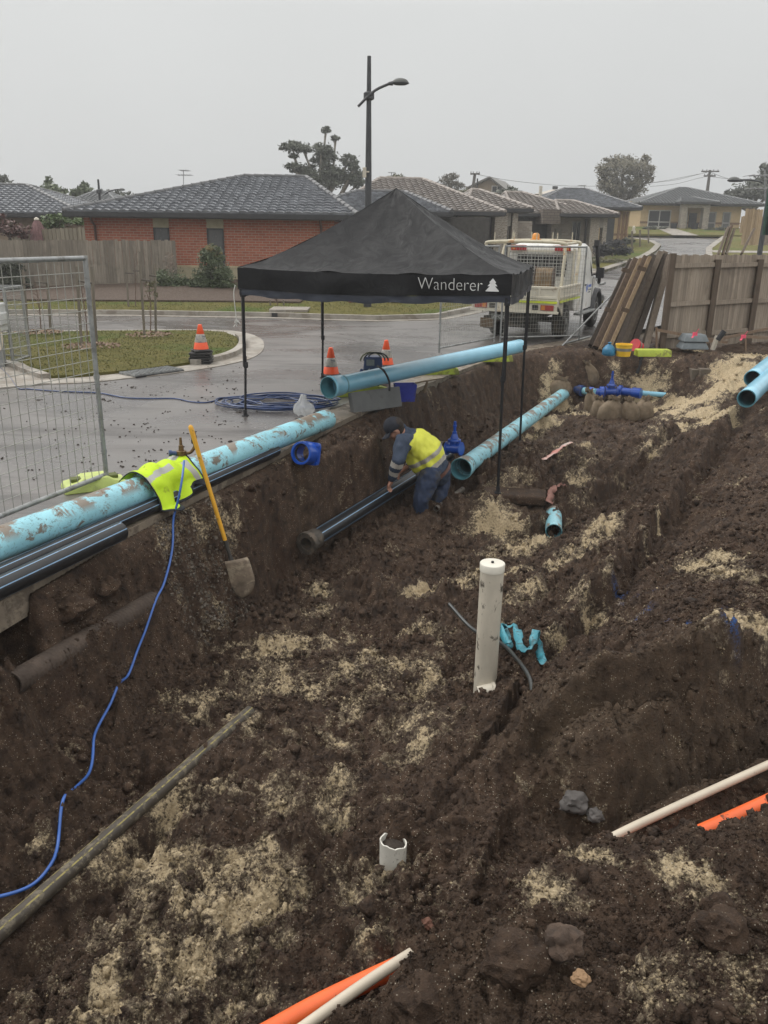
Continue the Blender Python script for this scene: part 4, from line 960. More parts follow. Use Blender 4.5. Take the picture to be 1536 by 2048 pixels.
# --- high-visibility jacket thrown over the main
def jacket():
    a0 = A(254, 975, z=.2); sC = (a0-pa).dot(u); Lj = .60
    side = Vector((0, 0, 1)).cross(u).normalized()*-1       # towards the pit
    if side.x < 0: side = -side
    vs = []; nu_, nv_ = 44, 46; RR = .150; ms = []
    for j in range(nv_+1):
        v = j/nv_                                         # round the pipe, from behind to hanging at the front
        for i in range(nu_+1):
            s = i/nu_; al = sC-.02+Lj*s*(1+.12*sin(v*3)) + .05*(v-.5)
            fold = .018*sin(s*21+v*3)+.012*sin(s*9-v*7)+.02*mn.noise(Vector((s*5, v*5, 1)))
            ang = radians(160)-v*radians(225) ; rad = RR+fold*.75+.010
            if v < .72:
                an = radians(155)-v/.72*radians(150)
                p = side*cos(an)*rad + Vector((0, 0, 1))*sin(an)*rad
            else:
                k = (v-.72)/.28; base = side*cos(radians(5))*rad; hang = .15+.09*sin(s*5.2+.5)
                p = base+Vector((0, 0, .01))-Vector((0, 0, 1))*k*hang+side*(.05*k+.05*sin(s*13)*k)
            q = pa+u*al+p+u*(.03*sin(v*9))
            if q.z < .035: q = q+side*(.035-q.z)*1.2; q.z = .035+abs(fold)*.3
            vs.append(q)
    fs = []; ms = []
    for j in range(nv_):
        for i in range(nu_):
            fs.append((j*(nu_+1)+i, j*(nu_+1)+i+1, (j+1)*(nu_+1)+i+1, (j+1)*(nu_+1)+i))
            s = i/nu_; v = j/nv_; m_ = 0
            if .50 < v+.10*sin(s*3) < .60 and s < .56: m_ = 1
            if .78 < s < .90 and v > .05 and (v < .3 or v > .42): m_ = 1
            if s > .94 or s < .02 or v > .95: m_ = 2
            if v > .84 and s > .58: m_ = 2
            ms.append(m_)
    mb = MB(); mb.add(vs, fs, ms)
    HV = mat('hi_vis_yellow', (.55, .78, .02), .75, var=.15, bump=.3, bscale=200, dirt=.5, dirtcol=(.12, .14, .02), dscale=6, dthr=.60)
    o = solo(mb, 'jacket', [HV, mat('silver_tape', (.42, .42, .40), .5, var=.15), mat('navy_cloth', (.015, .018, .028), .85)], 'hi-vis lime and silver jacket thrown over the muddy blue pipe', 'jacket', None, 60)
    so_ = o.modifiers.new('t', 'SOLIDIFY'); so_.thickness = .006
    # dark lining spread on the kerb below
jacket()
mb = MB(); nU = 16; vs = []
cA = A(318, 1010, z=.04); cB = A(385, 990, z=.04); cC = A(372, 950, z=.11); cD = A(322, 975, z=.12)
for j in range(nU+1):
    for i in range(nU+1):
        s, v = i/nU, j/nU; q = (cA*(1-s)+cB*s)*(1-v)+(cD*(1-s)+cC*s)*v; q = q+Vector((0, 0, .02+.018*mn.noise(Vector((s*6, v*6, 4)))+.05*sin(v*pi))); vs.append(q+Vector((.03*mn.noise(Vector((s*3, v*3, 7))), .03*mn.noise(Vector((s*3, v*3, 2))), 0)))
mb.add(vs, [(j*(nU+1)+i, j*(nU+1)+i+1, (j+1)*(nU+1)+i+1, (j+1)*(nU+1)+i) for j in range(nU) for i in range(nU)])
o = solo(mb, 'dark_cloth', mat('navy_cloth', (.015, .018, .028), .85), 'dark navy cloth lying over the striped pipes below the hi-vis jacket', 'cloth', None, 60); so_ = o.modifiers.new('t', 'SOLIDIFY'); so_.thickness = .006

# --- lime barrier feet: long low blocks with a hump and hollow end
def barrier_block(c, rz, label, L=.85, w=.22, h=.13, m=LIME, flat=False):
    mb = MB(); R_ = Matrix.Rotation(rz, 3, 'Z'); c = Vector(c); prof = [(-L/2, .03), (-L/2+.02, h*.55), (-L/2+.12, h*.72), (-.10, h), (.10, h), (L/2-.12, h*.72), (L/2-.02, h*.55), (L/2, .03)]
    if flat: prof = [(-L/2, h*.9), (-L/2+.02, h), (0, h), (L/2-.02, h), (L/2, h*.85)]
    rr = []
    for x, z in prof: rr.append([c+R_ @ Vector((x, y, zz)) for y, zz in ((-w/2, 0), (-w/2*.93, z*.6), (-w/2*.78, z), (w/2*.78, z), (w/2*.93, z*.6), (w/2, 0))])
    mb.rings(rr, True, True, True)
    mb.box(c+R_ @ Vector((L*.28, 0, h*.80)), (.10, .10, .03), R_, 1); mb.box(c+R_ @ Vector((-L*.28, 0, h*.80)), (.10, .10, .03), R_, 1)  # darker pads give the shade of recesses by colour alone
    return solo(mb, 'barrier_block', [m, mat('lime_recess_shade', (.10, .12, .02), .7)], label, 'barrier block', 'lime barrier blocks on the site', 30, bevel=.008)
barrier_block(A(715, 790, z=0), radians(18), 'lime barrier block under the socket end of the clean blue pipe', .95, .24, .16)
barrier_block(A(872, 748, z=0), radians(12), 'lime barrier block under the middle of the clean blue pipe', .75, .24, .18)
barrier_block(A(985, 722, z=0), radians(10), 'lime barrier block under the far end of the clean blue pipe', .72, .26, .20)
barrier_block(A(1305, 712, z=.04), radians(2), 'lime block lying at the far edge of the pit before the fence', .66, .26, .13, flat=True)
barrier_block(A(190, 975, z=0), radians(28), 'lime barrier block under the corner of the near mesh fence', .55, .28, .12, mat('faded_lime', (.50, .58, .18), .6, var=.2, dirt=.5, dirtcol=(.2, .2, .1)))
barrier_block(A(262, 1010, z=0)+Vector((-.12, .03, 0)), radians(60), 'lime barrier block squashed under the muddy blue pipe', .50, .2, .085)

# --- traffic cones
def cone(label, loc=(0, 0, 0)):
    r = thing('traffic_cone', loc, label, 'traffic cone', 'orange cones on the road')
    L_ = Vector(loc)
    mb = MB(); mb.lathe(L_, (0, 0, 1), [(.03, .135), (.16, .105), (.165, .100)], 28, 0, (False, False)); mb.build('body', ORNG, r, 50)
    mb = MB(); mb.lathe(L_, (0, 0, 1), [(.295, .065), (.30, .068), (.44, .036), (.455, .033), (.46, .024)], 28, 0, (False, True)); mb.build('tip', ORNG, r, 50)
    mb = MB(); mb.lathe(L_, (0, 0, 1), [(.16, .1065), (.165, .108), (.30, .0695)], 28, 0, (False, False)); mb.build('collar', mat('dirty_reflective', (.50, .47, .42), .5, var=.3, dirt=.75, dirtcol=(.07, .09, .13), dscale=13, dthr=.53), r, 50)
    mb = MB(); mb.box(L_+Vector((0, 0, .015)), (.30, .30, .03)); mb.lathe(L_, (0, 0, 1), [(.03, .15), (.045, .137)], 28, 0, (False, False)); mb.build('base', mat('cone_rubber', (.025, .024, .024), .7), r, 50, bevel=.01)
    return r
k0 = A(662, 752, z=0); first = cone('orange traffic cone beside the back left gazebo leg', tuple(k0))
for (x, y), z, lab in (((772, 733), 0, 'orange traffic cone behind the clean blue pipe'), ((404, 727), .215, 'orange traffic cone on a stack of black rubber bases by the island kerb')):
    c = copy_tree(first); c.location = A(x, y, z=0)+Vector((0, 0, z)); c['label'] = lab; c.rotation_euler = (0, 0, .5)
pc = A(404, 727, z=0)
for k in range(5):
    mb = MB(); R_ = Matrix.Rotation(rnd.uniform(-.2, .2), 3, 'Z'); mb.box((pc.x+rnd.uniform(-.01, .01), pc.y, .017+k*.043), (.37, .37, .032), R_); mb.lathe((pc.x, pc.y, .03+k*.043), (0, 0, 1), [(0, .15), (.010, .14)], 20)
    solo(mb, 'rubber_base', mat('cone_rubber', (.025, .024, .024), .7), ('lowest', 'second lowest', 'middle', 'second highest', 'topmost')[k]+' square black rubber base in the stack under the island cone', 'rubber base', 'stacked rubber bases', 50, bevel=.005)

# --- blue flanged socket on the bank
bc = A(612, 912, z=.03); axv = Vector((-.42, -.80, .22)).normalized()
r = thing('pipe_coupling', (bc.x, bc.y, -.04), 'loose glossy blue cast coupling with square flange on the bank', 'pipe coupling')
c = bc+Vector((0, 0, .03)); mb = MB()
mb.lathe(c+axv*.10, -axv, [(0, .098), (0, .118), (.03, .121), (.035, .112), (.11, .108), (.16, .112), (.19, .112), (.19, .095), (.02, .092), (0, .098)], 40, 0, (False, False)); mb.build('body', CAST, r, 40)
R_ = frame_to(axv); mb = MB(); cc = c-axv*.08; pl = []
for k in range(40):
    a = 2*pi*k/40; q = (abs(cos(a))**8+abs(sin(a))**8)**(-1/8)*.118; pl.append((cos(a)*q, sin(a)*q))
rr = [[cc+R_ @ Vector((x, y, h)) for x, y in pl] for h in (-.014, .014)]; ri_ = [[cc+R_ @ Vector((cos(2*pi*k/40)*.094, sin(2*pi*k/40)*.094, h)) for k in range(40)] for h in (.014, -.014)]
mb.rings(rr+ri_+[rr[0]], True, False, False); mb.build('flange', CAST, r, 40)
mb = MB(); mb.lathe(c+axv*.075, -axv, [(0, .093), (0, .083), (.03, .083), (.03, .093)], 32, 0, (False, False)); mb.build('seal', BLKM, r, 40)
for k in range(4):
    a = pi/4+k*pi/2; mb = MB(); mb.lathe(cc+R_ @ Vector((cos(a)*.135, sin(a)*.135, .012)), axv, [(0, .016), (.016, .016)], 8); mb.build('bolt_boss', CAST, r, 30)

# --- gate valves
def gate_valve(c, axis, s, label, name='gate_valve'):
    c = Vector(c); ax_ = Vector(axis).normalized()
    r = thing(name, (c.x, c.y, c.z-.12*s), label, 'valve')
    mb = MB(); mb.lathe(c-ax_*.15*s, ax_, [(0, .10*s), (0, .125*s), (.025*s, .125*s), (.028*s, .09*s), (.09*s, .085*s), (.15*s, .10*s), (.21*s, .085*s), (.272*s, .09*s), (.275*s, .125*s), (.30*s, .125*s), (.30*s, .10*s)], 32); mb.build('body', CAST, r, 40)
    mb = MB(); mb.lathe(c, (0, 0, 1), [(0, .085*s), (.13*s, .08*s), (.135*s, .12*s), (.165*s, .12*s), (.17*s, .115*s), (.19*s, .075*s), (.25*s, .055*s), (.30*s, .034*s)], 32, ell=.8); mb.build('bonnet', CAST, r, 40)
    mb = MB(); mb.lathe(c, (0, 0, 1), [(.28*s, .042*s), (.31*s, .042*s), (.315*s, .026*s), (.40*s, .026*s), (.405*s, .036*s), (.43*s, .036*s)], 20); mb.lathe(c, (0, 0, 1), [(.43*s, .027*s), (.50*s, .024*s)], 4); mb.build('spindle', CAST, r, 40)
    for k in range(4):
        a = pi/4+k*pi/2; mb = MB(); mb.lathe(c+Vector((cos(a)*.10*s, sin(a)*.085*s, .165*s)), (0, 0, 1), [(0, .014*s), (.02*s, .014*s)], 6); mb.build('bolt', mat('dull_bolt', (.12, .12, .12), .4, .6), r, 30)
    return r
vc = A(908, 897, z=-.50)
v1 = gate_valve(vc, (.75, -.45, .08), .74, 'blue gate valve standing in the trench right behind the worker')
pipe('pipe_collar', vc+Vector((-.30, .20, -.02)), vc+Vector((-.12, .075, -.01)), .085, [MUDM]*3, 'muddy coupling joining the blue gate valve to the trench wall', 'pipe coupling')
vf = A(1222, 783, z=-.72)
v2 = gate_valve(vf, (1, -.05, 0), .82, 'blue gate valve in the far pipe line behind the sandbags')
def lpipe(px0, px1, z, ro, m, name, label, cat='pipe', steps=None):
    a = A(px0[0], px0[1], z=z); b = A(px1[0], px1[1], z=z)
    mb = MB(); L = (b-a).length; pr = steps or [(0, 1.15), (.12, 1.15), (.14, 1), (.86, 1), (.88, 1.15), (1, 1.15)]
    mb.lathe(a, b-a, [(h*L, q*ro) for h, q in pr], 28); return solo(mb, name, m, label, cat, None, 40)
lpipe((1133, 776), (1166, 782), -.72, .085, mat('muddy_blue_casting', (.02, .055, .20), .45, var=.4, dirt=.6, dscale=8, dthr=.5), 'pipe_coupling', 'muddy dark blue elbow coupling at the far end of the long blue pipe', 'pipe coupling', [(0, 1.3), (.25, 1.35), (.3, 1), (.7, 1), (.75, 1.3), (1, 1.3)])
lpipe((1163, 781), (1190, 786), -.72, .072, BLUEM, 'water_pipe', 'very short pale blue pipe piece between two blue couplings')
lpipe((1178, 784), (1207, 785), -.72, .085, CAST, 'pipe_coupling', 'blue coupling left of the far gate valve', 'pipe coupling', [(0, 1.2), (.3, 1.2), (.35, .9), (.7, .9), (.72, 1.4), (1, 1.4)])
lpipe((1238, 782), (1282, 787), -.72, .080, CAST, 'pipe_coupling', 'long blue coupling right of the far gate valve', 'pipe coupling', [(0, 1.5), (.12, 1.5), (.15, 1), (.6, 1), (.62, 1.3), (1, 1.3)])
lpipe((1280, 786), (1345, 791), -.74, .05, BLUEP, 'water_pipe', 'thin pale blue pipe disappearing into the sand beyond the far valve')

# --- sandbags
def sandbag(c, w, d_, h, seed, label, flop=False):
    rs = random.Random(seed); mb = MB(); c = Vector(c); n = 36; rr = []; ph = rs.uniform(0, 6)
    prof = [(-.06, .75), (.0, .88), (.12, 1.02), (.35, 1.04), (.58, .92), (.74, .72), (.84, .48), (.90, .32), (.97, .30), (1.06, .44)]
    for h_, q in prof:
        ring_ = []
        for j in range(n):
            a = 2*pi*j/n; x = cos(a); y = sin(a); e_ = (abs(x)**2.2+abs(y)**2.2)**(-1/2.2)
            wr = 1+.05*sin(5*a+ph+h_*4)+.05*mn.noise(Vector((x*2+seed, y*2, h_*5)))
            if h_ > .85: wr *= 1+.22*sin(7*a+ph)
            lean = (.05*max(h_-.5, 0)*2) if not flop else .14*max(h_-.5, 0)*2
            ring_.append(c+Vector((x*e_*w/2*q*wr-lean*w*2*(1 if seed % 2 else -1), y*e_*d_/2*q*wr-lean*w, h*h_*(1+.04*sin(3*a+ph)))))
        rr.append(ring_)
    mb.rings(rr, True, True, False)
    k = rr[-1]; mb.rings([k, [c+(p-c)*.97-Vector((0, 0, .04)) for p in k]], True, False, True)
    return solo(mb, 'sandbag', HESS, label, 'sandbag', 'hessian sandbags round the far valve', 60)
for i, (x, y, w_, h_, lab) in enumerate(((1200, 838, .30, .42, 'leftmost of the row of hessian sandbags, half hidden by the widest one'), (1222, 842, .44, .44, 'widest hessian sandbag at the front of the row'),
        (1262, 840, .34, .40, 'hessian sandbag third from the left in the row'), (1290, 836, .34, .38, 'rightmost sandbag of the row beside the sand heap'),
        (1186, 826, .30, .46, 'hessian sandbag with a floppy top at the back left of the row'), (1118, 790, .50, .34, 'wide flat sandbag under the far end of the long blue pipe'),
        (1181, 770, .36, .46, 'tall empty-topped sandbag against the far wall of the pit'))):
    p = P(x, y); sandbag((p.x, p.y+.12, p.z-.04), w_, .30, h_, i+3, lab, i in (4, 6))

# --- things along the far edge
fp = lambda x, y, z=.04: A(x, y, z=z)
c = fp(1217, 711); mb = MB()
mb.lathe(c, (0, 0, 1), [(0, .10), (.02, .13), (.12, .125), (.14, .11), (.19, .07), (.22, .025), (.25, .04), (.26, .0)], 11)
solo(mb, 'blue_bag', mat('blue_tarpaulin', (.03, .22, .40), .5, var=.4, scale=6), 'bright blue plastic bag tied at the top, before the leaning boards', 'bag', None, 70)
c = fp(1246, 712); r = thing('bucket', tuple(c), 'yellow pail with a grey band, before the leaning boards', 'bucket')
mb = MB(); mb.lathe(c, (0, 0, 1), [(0, .13), (.10, .145)], 24, 0, (True, False)); mb.lathe(c, (0, 0, 1), [(.155, .15), (.20, .152), (.205, .16), (.23, .16), (.23, .14), (.15, .13)], 24, 0, (False, True)); mb.build('pail', mat('yellow_plastic', (.85, .52, .03), .4), r, 40)
mb = MB(); mb.lathe(c, (0, 0, 1), [(.10, .147), (.155, .152)], 24, 0, (False, False)); mb.build('band', mat('grey_label', (.22, .22, .20), .6), r, 40)
c = fp(1268, 705); r = thing('bucket', tuple(c), 'small red tub lying tipped beside the yellow pail', 'bucket')
mb = MB(); mb.lathe(c+Vector((.10, 0, .10)), (-.75, -.5, .35), [(0, .10), (.14, .12), (.15, .125), (.17, .125)], 24); mb.build('tub', mat('red_plastic', (.55, .03, .04), .4), r, 40)
mb = MB(); mb.lathe(c+Vector((.10, 0, .10)), (-.75, -.5, .35), [(.07, .1125), (.11, .1165)], 24, 0, (False, False)); mb.build('label_band', mat('grey_label', (.22, .22, .20), .6), r, 40)
# grey plastic step (two flared trays with a gap)
c = fp(1384, 697, .10); r = thing('plastic_step', tuple(c), 'grey stepped plastic block standing before the fence', 'step')
for k, (zz, w_) in enumerate(((0, .50), (.15, .46))):
    mb = MB(); cc = c+Vector((0, 0, zz)); rr = [[cc+Vector((x*w_*q, y*.34*q, h)) for x, y in ((-.5, -.5), (.5, -.5), (.5, .5), (-.5, .5))] for h, q in ((0, 1.08), (.03, 1.08), (.13, .86), (.14, .84))]
    mb.rings(rr); mb.build('tray', mat('grey_plastic', (.22, .25, .27), .5), r, 30, bevel=.008)
mb = MB(); a = fp(1425, 700, .12); mb.beam(a, a+Vector((.06, 0, .28)), .12, .05); solo(mb, 'timber_offcut', wood_mat('pale_offcut', (.40, .36, .30), (.55, .5, .42)), 'pale timber offcut standing beside the grey plastic step', 'timber offcut')
mb = MB(); a = fp(1433, 697, .2); mb.lathe(a+Vector((0, 0, .16)), (.35, 0, .6), [(0, .05), (.20, .05)], 14); solo(mb, 'black_tube', BLKM, 'short black tube leaning beside the grey plastic step', 'tube', None, 40)
# hurdle pegs and rails tied with pink tape
HUR = wood_mat('hurdle_timber', (.20, .13, .085), (.31, .22, .15))
def rail(a, b, label, th=.025, w=.055):
    mb = MB(); mb.beam(a, b, th, w); return solo(mb, 'survey_rail', HUR, label, 'timber rail', 'survey rails at the far edge of the pit')
rail(A(1315, 660, Y=17.0), A(1455, 685, Y=17.0), 'long thin timber rail sloping down across the fence foot')
rail(A(1395, 688, Y=17.1), A(1536, 657, Y=18.3), 'timber rail rising to the right before the grey fence')
rail(A(1488, 673, Y=16.4), A(1640, 682, Y=16.2), 'short brown timber rail at the right edge with pink tape')
for x, y0, y1, lab in ((1313, 655, 705, 'thin survey peg at the fence corner'), (1393, 668, 700, 'survey peg with pink tape behind the grey plastic step'), (1491, 672, 705, 'survey peg with pink tape near the right edge')):
    a = A(x, y1, z=-.02); b = A(x, y0, Y=a.y); mb = MB(); mb.beam(a, b, .035, .035); solo(mb, 'survey_peg', HUR, lab, 'peg', 'survey pegs at the far edge of the pit')
PINK = mat('pink_ribbon', (.90, .10, .18), .6)
for x, y, Yd, lab in ((1390, 668, 16.3, 'pink ribbon tied on the peg behind the grey plastic step'), (1487, 673, 16.3, 'pink ribbon tied on the right hand survey rail')):
    p = A(x, y, Y=Yd); mb = MB(); mb.box(p, (.08, .05, .06)); mb.beam(p, p+Vector((.05, -.03, .10)), .05, .008); mb.beam(p, p+Vector((-.06, -.03, -.07)), .04, .008); solo(mb, 'pink_ribbon', PINK, lab, 'ribbon', None, None)

# --- clutter under the gazebo: meter box lid, wipes, hose reel, crate, bag
a = A(708, 826, z=.0); b = A(803, 812, z=.0); h_ = .26
r = thing('metal_box', tuple(a), 'grey steel lid standing on edge at the pit rim under the gazebo', 'metal lid')
GM = mat('grey_enamel', (.12, .125, .125), .45, var=.3, scale=3, dirt=.3, dscale=3)
dv = (b-a).normalized(); nv_ = Vector((-dv.y, dv.x, 0)); up = (Vector((0, 0, 1))+nv_*.25).normalized()
mb = MB(); c = (a+b)/2+up*(h_/2); RB = Matrix((dv, nv_, up)).transposed(); RB = Matrix((dv, up.cross(dv), up)).transposed()
mb.box(c, ((b-a).length, .02, h_), RB); mb.build('panel', GM, r, bevel=.003)
mb = MB()
for sx_, sz_ in ((-.5, 0), (.5, 0)): mb.box(c+dv*((b-a).length*sx_)+up.cross(dv)*.03, (.012, .075, h_+.006), RB)
for sz_ in (-.5, .5): mb.box(c+up*(h_*sz_)+up.cross(dv)*.03, ((b-a).length-.015, .075, .012), RB)
mb.build('rim', GM, r, bevel=.003)
c = A(727, 792, z=0)+Vector((.0, -.15, .15)); r = thing('wipes_tub', tuple(c), 'white wipes tub with navy lid and a wipe pulled out', 'tub')
c = Vector(c); mb = MB(); mb.lathe(c, (0, 0, 1), [(0, .055), (.0, .058), (.13, .058)], 24); mb.build('tub', mat('white_label', (.62, .60, .58), .5), r, 40)
mb = MB(); mb.lathe(c, (0, 0, 1), [(.13, .060), (.155, .060), (.16, .05)], 24); mb.lathe(c+Vector((-.02, 0, .16)), (-.05, 0, 1), [(0, .012), (.03, .022), (.07, .03), (.1, .018), (.105, 0)], 12); mb.build('lid', mat('navy_plastic', (.02, .05, .16), .4), r, 40)
mb = MB(); mb.add([c+Vector(q) for q in ((.02, 0, .15), (.04, 0, .15), (.09, .01, .27), (.05, .01, .23))], [(0, 1, 2, 3)]); o = mb.build('wipe', mat('white_tissue', (.75, .73, .70), .8), r); so_ = o.modifiers.new('t', 'SOLIDIFY'); so_.thickness = .003
# compressor-like unit with looped hoses
c = A(748, 776, z=0)+Vector((0, .28, 0)); r = thing('air_compressor', tuple(c), 'small dark blue compressor with looped hoses behind the clean blue pipe', 'compressor')
mb = MB(); mb.box(c+Vector((.05, 0, .14)), (.34, .26, .22)); mb.box(c+Vector((-.02, -.02, .34)), (.30, .24, .20), None, 0, .85); mb.build('housing', mat('navy_plastic', (.02, .05, .16), .4), r, bevel=.015)
mb = MB(); mb.box(c+Vector((-.06, -.145, .36)), (.12, .01, .09)); mb.build('control_panel', mat('grey_plastic', (.22, .25, .27), .5), r)
for k in range(3):
    mb = MB(); cc = c+Vector((-.05+.05*k, -.1, .38)); mb.tube([cc+Vector((cos(t_)*.16, .03*sin(t_*2+k), sin(t_)*.13)) for t_ in [pi*i/14 for i in range(15)]], .011, 8); mb.build('hose_loop', mat('olive_hose', (.14, .15, .07), .5) if k == 0 else CABL, r, 60)
pa_ = A(755, 741, z=.45); mb = MB(); mb.tube(curve([pa_+Vector((0, 0, .06)), A(768, 742, z=.52)+Vector((0, 0, .0)), A(778, 762, Y=pa_.y-.35), A(779, 782, Y=pa_.y-.38)], 8), .014, 10); solo(mb, 'hose', BLKM, 'black hose looping over the clean blue pipe', 'hose', None, 60)
c = A(810, 805, z=0)+Vector((0, .12, 0)); mb = MB()
rr = [[c+Matrix.Rotation(.18, 3, 'Z') @ Vector((x*.30*q, y*.20*q, h)) for x, y in ((-.5, -.5), (.5, -.5), (.5, .5), (-.5, .5))] for h, q in ((0, .82), (.24, 1), (.24, .92), (.03, .76))]
mb.rings(rr, True, True, True); solo(mb, 'blue_crate', mat('royal_blue_plastic', (.03, .045, .36), .5, dirt=.5, dscale=6), 'royal blue plastic tub behind the grey steel lid', 'tub', None, None, bevel=.006)
c = A(607, 828, z=.02); mb = MB(); n = 18; rr = []
for h, q in ((0, .10), (.05, .125), (.12, .11), (.17, .06), (.19, .05), (.24, .035)): rr.append([c+Vector((cos(2*pi*j/n)*q*(1+.25*sin(j*2.3+h*20)), sin(2*pi*j/n)*q*(1+.25*cos(j*1.7+h*9)), h+.012*sin(j*3))) for j in range(n)])
mb.rings(rr)
PL = bpy.data.materials.new('clear_plastic'); PL.use_nodes = True; b_ = PL.node_tree.nodes['Principled BSDF']; b_.inputs['Base Color'].default_value = (.75, .76, .76, 1); b_.inputs['Roughness'].default_value = .25; b_.inputs['Alpha'].default_value = .38
solo(mb, 'plastic_bag', PL, 'crumpled clear plastic bag beside the hose coil', 'plastic bag', None, 50)
# broken sticks and a stake by the rim
for x0, y0, x1, y1, zz, th, lab in ((800, 773, 888, 756, .03, .03, 'thin broken stick lying along the rim beyond the blue tub'), (848, 785, 855, 762, .08, .045, 'short stake poking up at the rim beyond the blue tub')):
    a = A(x0, y0, z=zz-.02); b = A(x1, y1, z=zz) if abs(x1-x0) > 20 else A(x1, y1, Y=a.y)
    mb = MB(); mb.tube([a, a.lerp(b, .5)+Vector((0, 0, .01)), b], [th/2, th/2*.9, th/3], 7); solo(mb, 'stick', STK, lab, 'stick', None, 60)
# black strap hanging on the far bank
sp = [P(1282, 716, .03), P(1278, 735, .03), P(1272, 755, .03)]; ribbon(sp, .10, BLKM, 'black_strap', 'black strap hanging down the far bank below the lime block', 'strap', twist=.1)
# half-buried grey blocks at the far wall
for k, (x, y, lab) in enumerate(((1392, 752, 'left of two grey blocks half buried in the far sand bank'), (1409, 751, 'right of two grey blocks half buried in the far sand bank'))):
    p = P(x, y); mb = MB(); mb.box(p+Vector((0, .06, .0)), (.19, .2, .24)); solo(mb, 'concrete_block', mat('old_block', (.16, .13, .10), .9, var=.3), lab, 'block', 'grey blocks in the far bank', None, .01)
# flat sandstone slab remains near the gazebo foot
p = P(1030, 985); mb = MB(); mb.box(p+Vector((0, 0, -.055)), (.75, .30, .12), Matrix.Rotation(-.15, 3, 'Z') @ Matrix.Rotation(.08, 3, 'X')); solo(mb, 'earth_slab', SOIL, 'flat slab of packed earth by the front gazebo leg', 'slab', None, None, .03)
# a few named rocks of the near heap
ROCK = mat('lump_rock', (.085, .055, .038), .9, var=.6, scale=14, bump=1, bscale=40, dirt=.7, dirtcol=(.26, .21, .15), dscale=22, dthr=.62)
def rock(px, py, s, label, m=ROCK, seed=0, dz=0):
    rs = random.Random(seed); p = P(px, py); bm = bmesh.new(); bmesh.ops.create_icosphere(bm, subdivisions=4, radius=1)
    for v in bm.verts:
        q = v.co.copy(); f = 1+.38*mn.noise(q*1.3+Vector((seed, 0, 0)))+.2*mn.noise(q*3+Vector((0, seed, 0)))+.07*mn.noise(q*9)
        v.co = Vector((q.x*s*f, q.y*s*f*.9, q.z*s*f*.75))
    m_ = bpy.data.meshes.new('rock'); bm.to_mesh(m_); bm.free(); m_.materials.append(m); o = bpy.data.objects.new('rock', m_); COL.objects.link(o); m_.polygons.foreach_set('use_smooth', [True]*len(m_.polygons)); m_.set_sharp_from_angle(angle=radians(35))
    o.location = p+Vector((0, 0, s*.25+dz)); tag(o, label, 'rock', 'rocks and big clods'); return o
DK = SOIL
rock(1125, 1895, .065, 'rough brown rock in the middle of the near heap', seed=1)
rock(1160, 1968, .028, 'small ochre stone near the bottom edge of the heap', mat('ochre_stone', (.28, .17, .09), .8, var=.3), 2)
rock(852, 1852, .032, 'reddish stone at the left end of the near heap', mat('reddish_stone', (.16, .07, .045), .8, var=.3), 3)
rock(1030, 1910, .11, 'big dark clod left of the rough brown rock', DK, 4, -.06)
rock(1150, 1610, .075, 'flat grey stone at the foot of the cracked clay face', mat('grey_stone', (.10, .09, .085), .8, var=.3), 5)
rock(1190, 1640, .045, 'smaller stone right of the flat grey stone', mat('grey_stone', (.10, .09, .085), .8, var=.3), 6)
rock(1110, 1652-20, .04, 'pebble-like clod left of the flat grey stone', DK, 7)
rock(1436, 1815, .05, 'dark upright stone in the right of the near heap', DK, 8)
rock(1225, 1125, .06, 'dark round clod on the ridge behind the blue paint', DK, 9)
rock(145, 1225, .13, 'large overhanging clod on the left bank', DK, 10, -.04)
rock(215, 1180, .10, 'second overhanging clod on the left bank, nearer the shovel', DK, 11, -.03)
rock(1440, 1860, .09, 'broad soil lump near the right edge of the heap', DK, 12, -.03)
rock(860, 1990, .12, 'huge smooth clod at the bottom left of the heap', DK, 13, -.08)
# ================================================================== GAZEBO
TOPZ, VALZ = 1.80, 1.565
gFL, gBL, gFR, gBR = Vector((-1.77, 10.27, 0)), Vector((-1.02, 13.25, 0)), Vector((1.36, 9.45, 0)), Vector((2.07, 12.35, 0))
gc = (gFL+gBL+gFR+gBR)/4; apex = Vector((.10, 11.25, 2.76))
r = thing('gazebo', (gc.x, gc.y, 0), 'black pop-up gazebo with white lettering standing over the pit edge', 'gazebo')
CAN = bpy.data.materials.new('wet_canopy'); CAN.use_nodes = True
t = CAN.node_tree; b = t.nodes['Principled BSDF']; v = _coord(t); n1 = _noise(t, v, 1.2, 4); n2 = _noise(t, v, 5, 5, .6, 1.5)
t.links.new(_mix(t, n1, (.007, .0073, .0085), (.013, .0133, .0155)), b.inputs['Base Color']); t.links.new(_map(t, n2, .35, .65, .52, .72), b.inputs['Roughness'])
_bump(t, b, n2, .35, .03); b.inputs['Specular IOR Level'].default_value = .28
def corner(o, k): return o+(o-gc)*k
cs = [corner(gFL, .012), corner(gFR, .012), corner(gBR, .012), corner(gBL, .012)]
mb = MB(); NU, NV = 40, 30
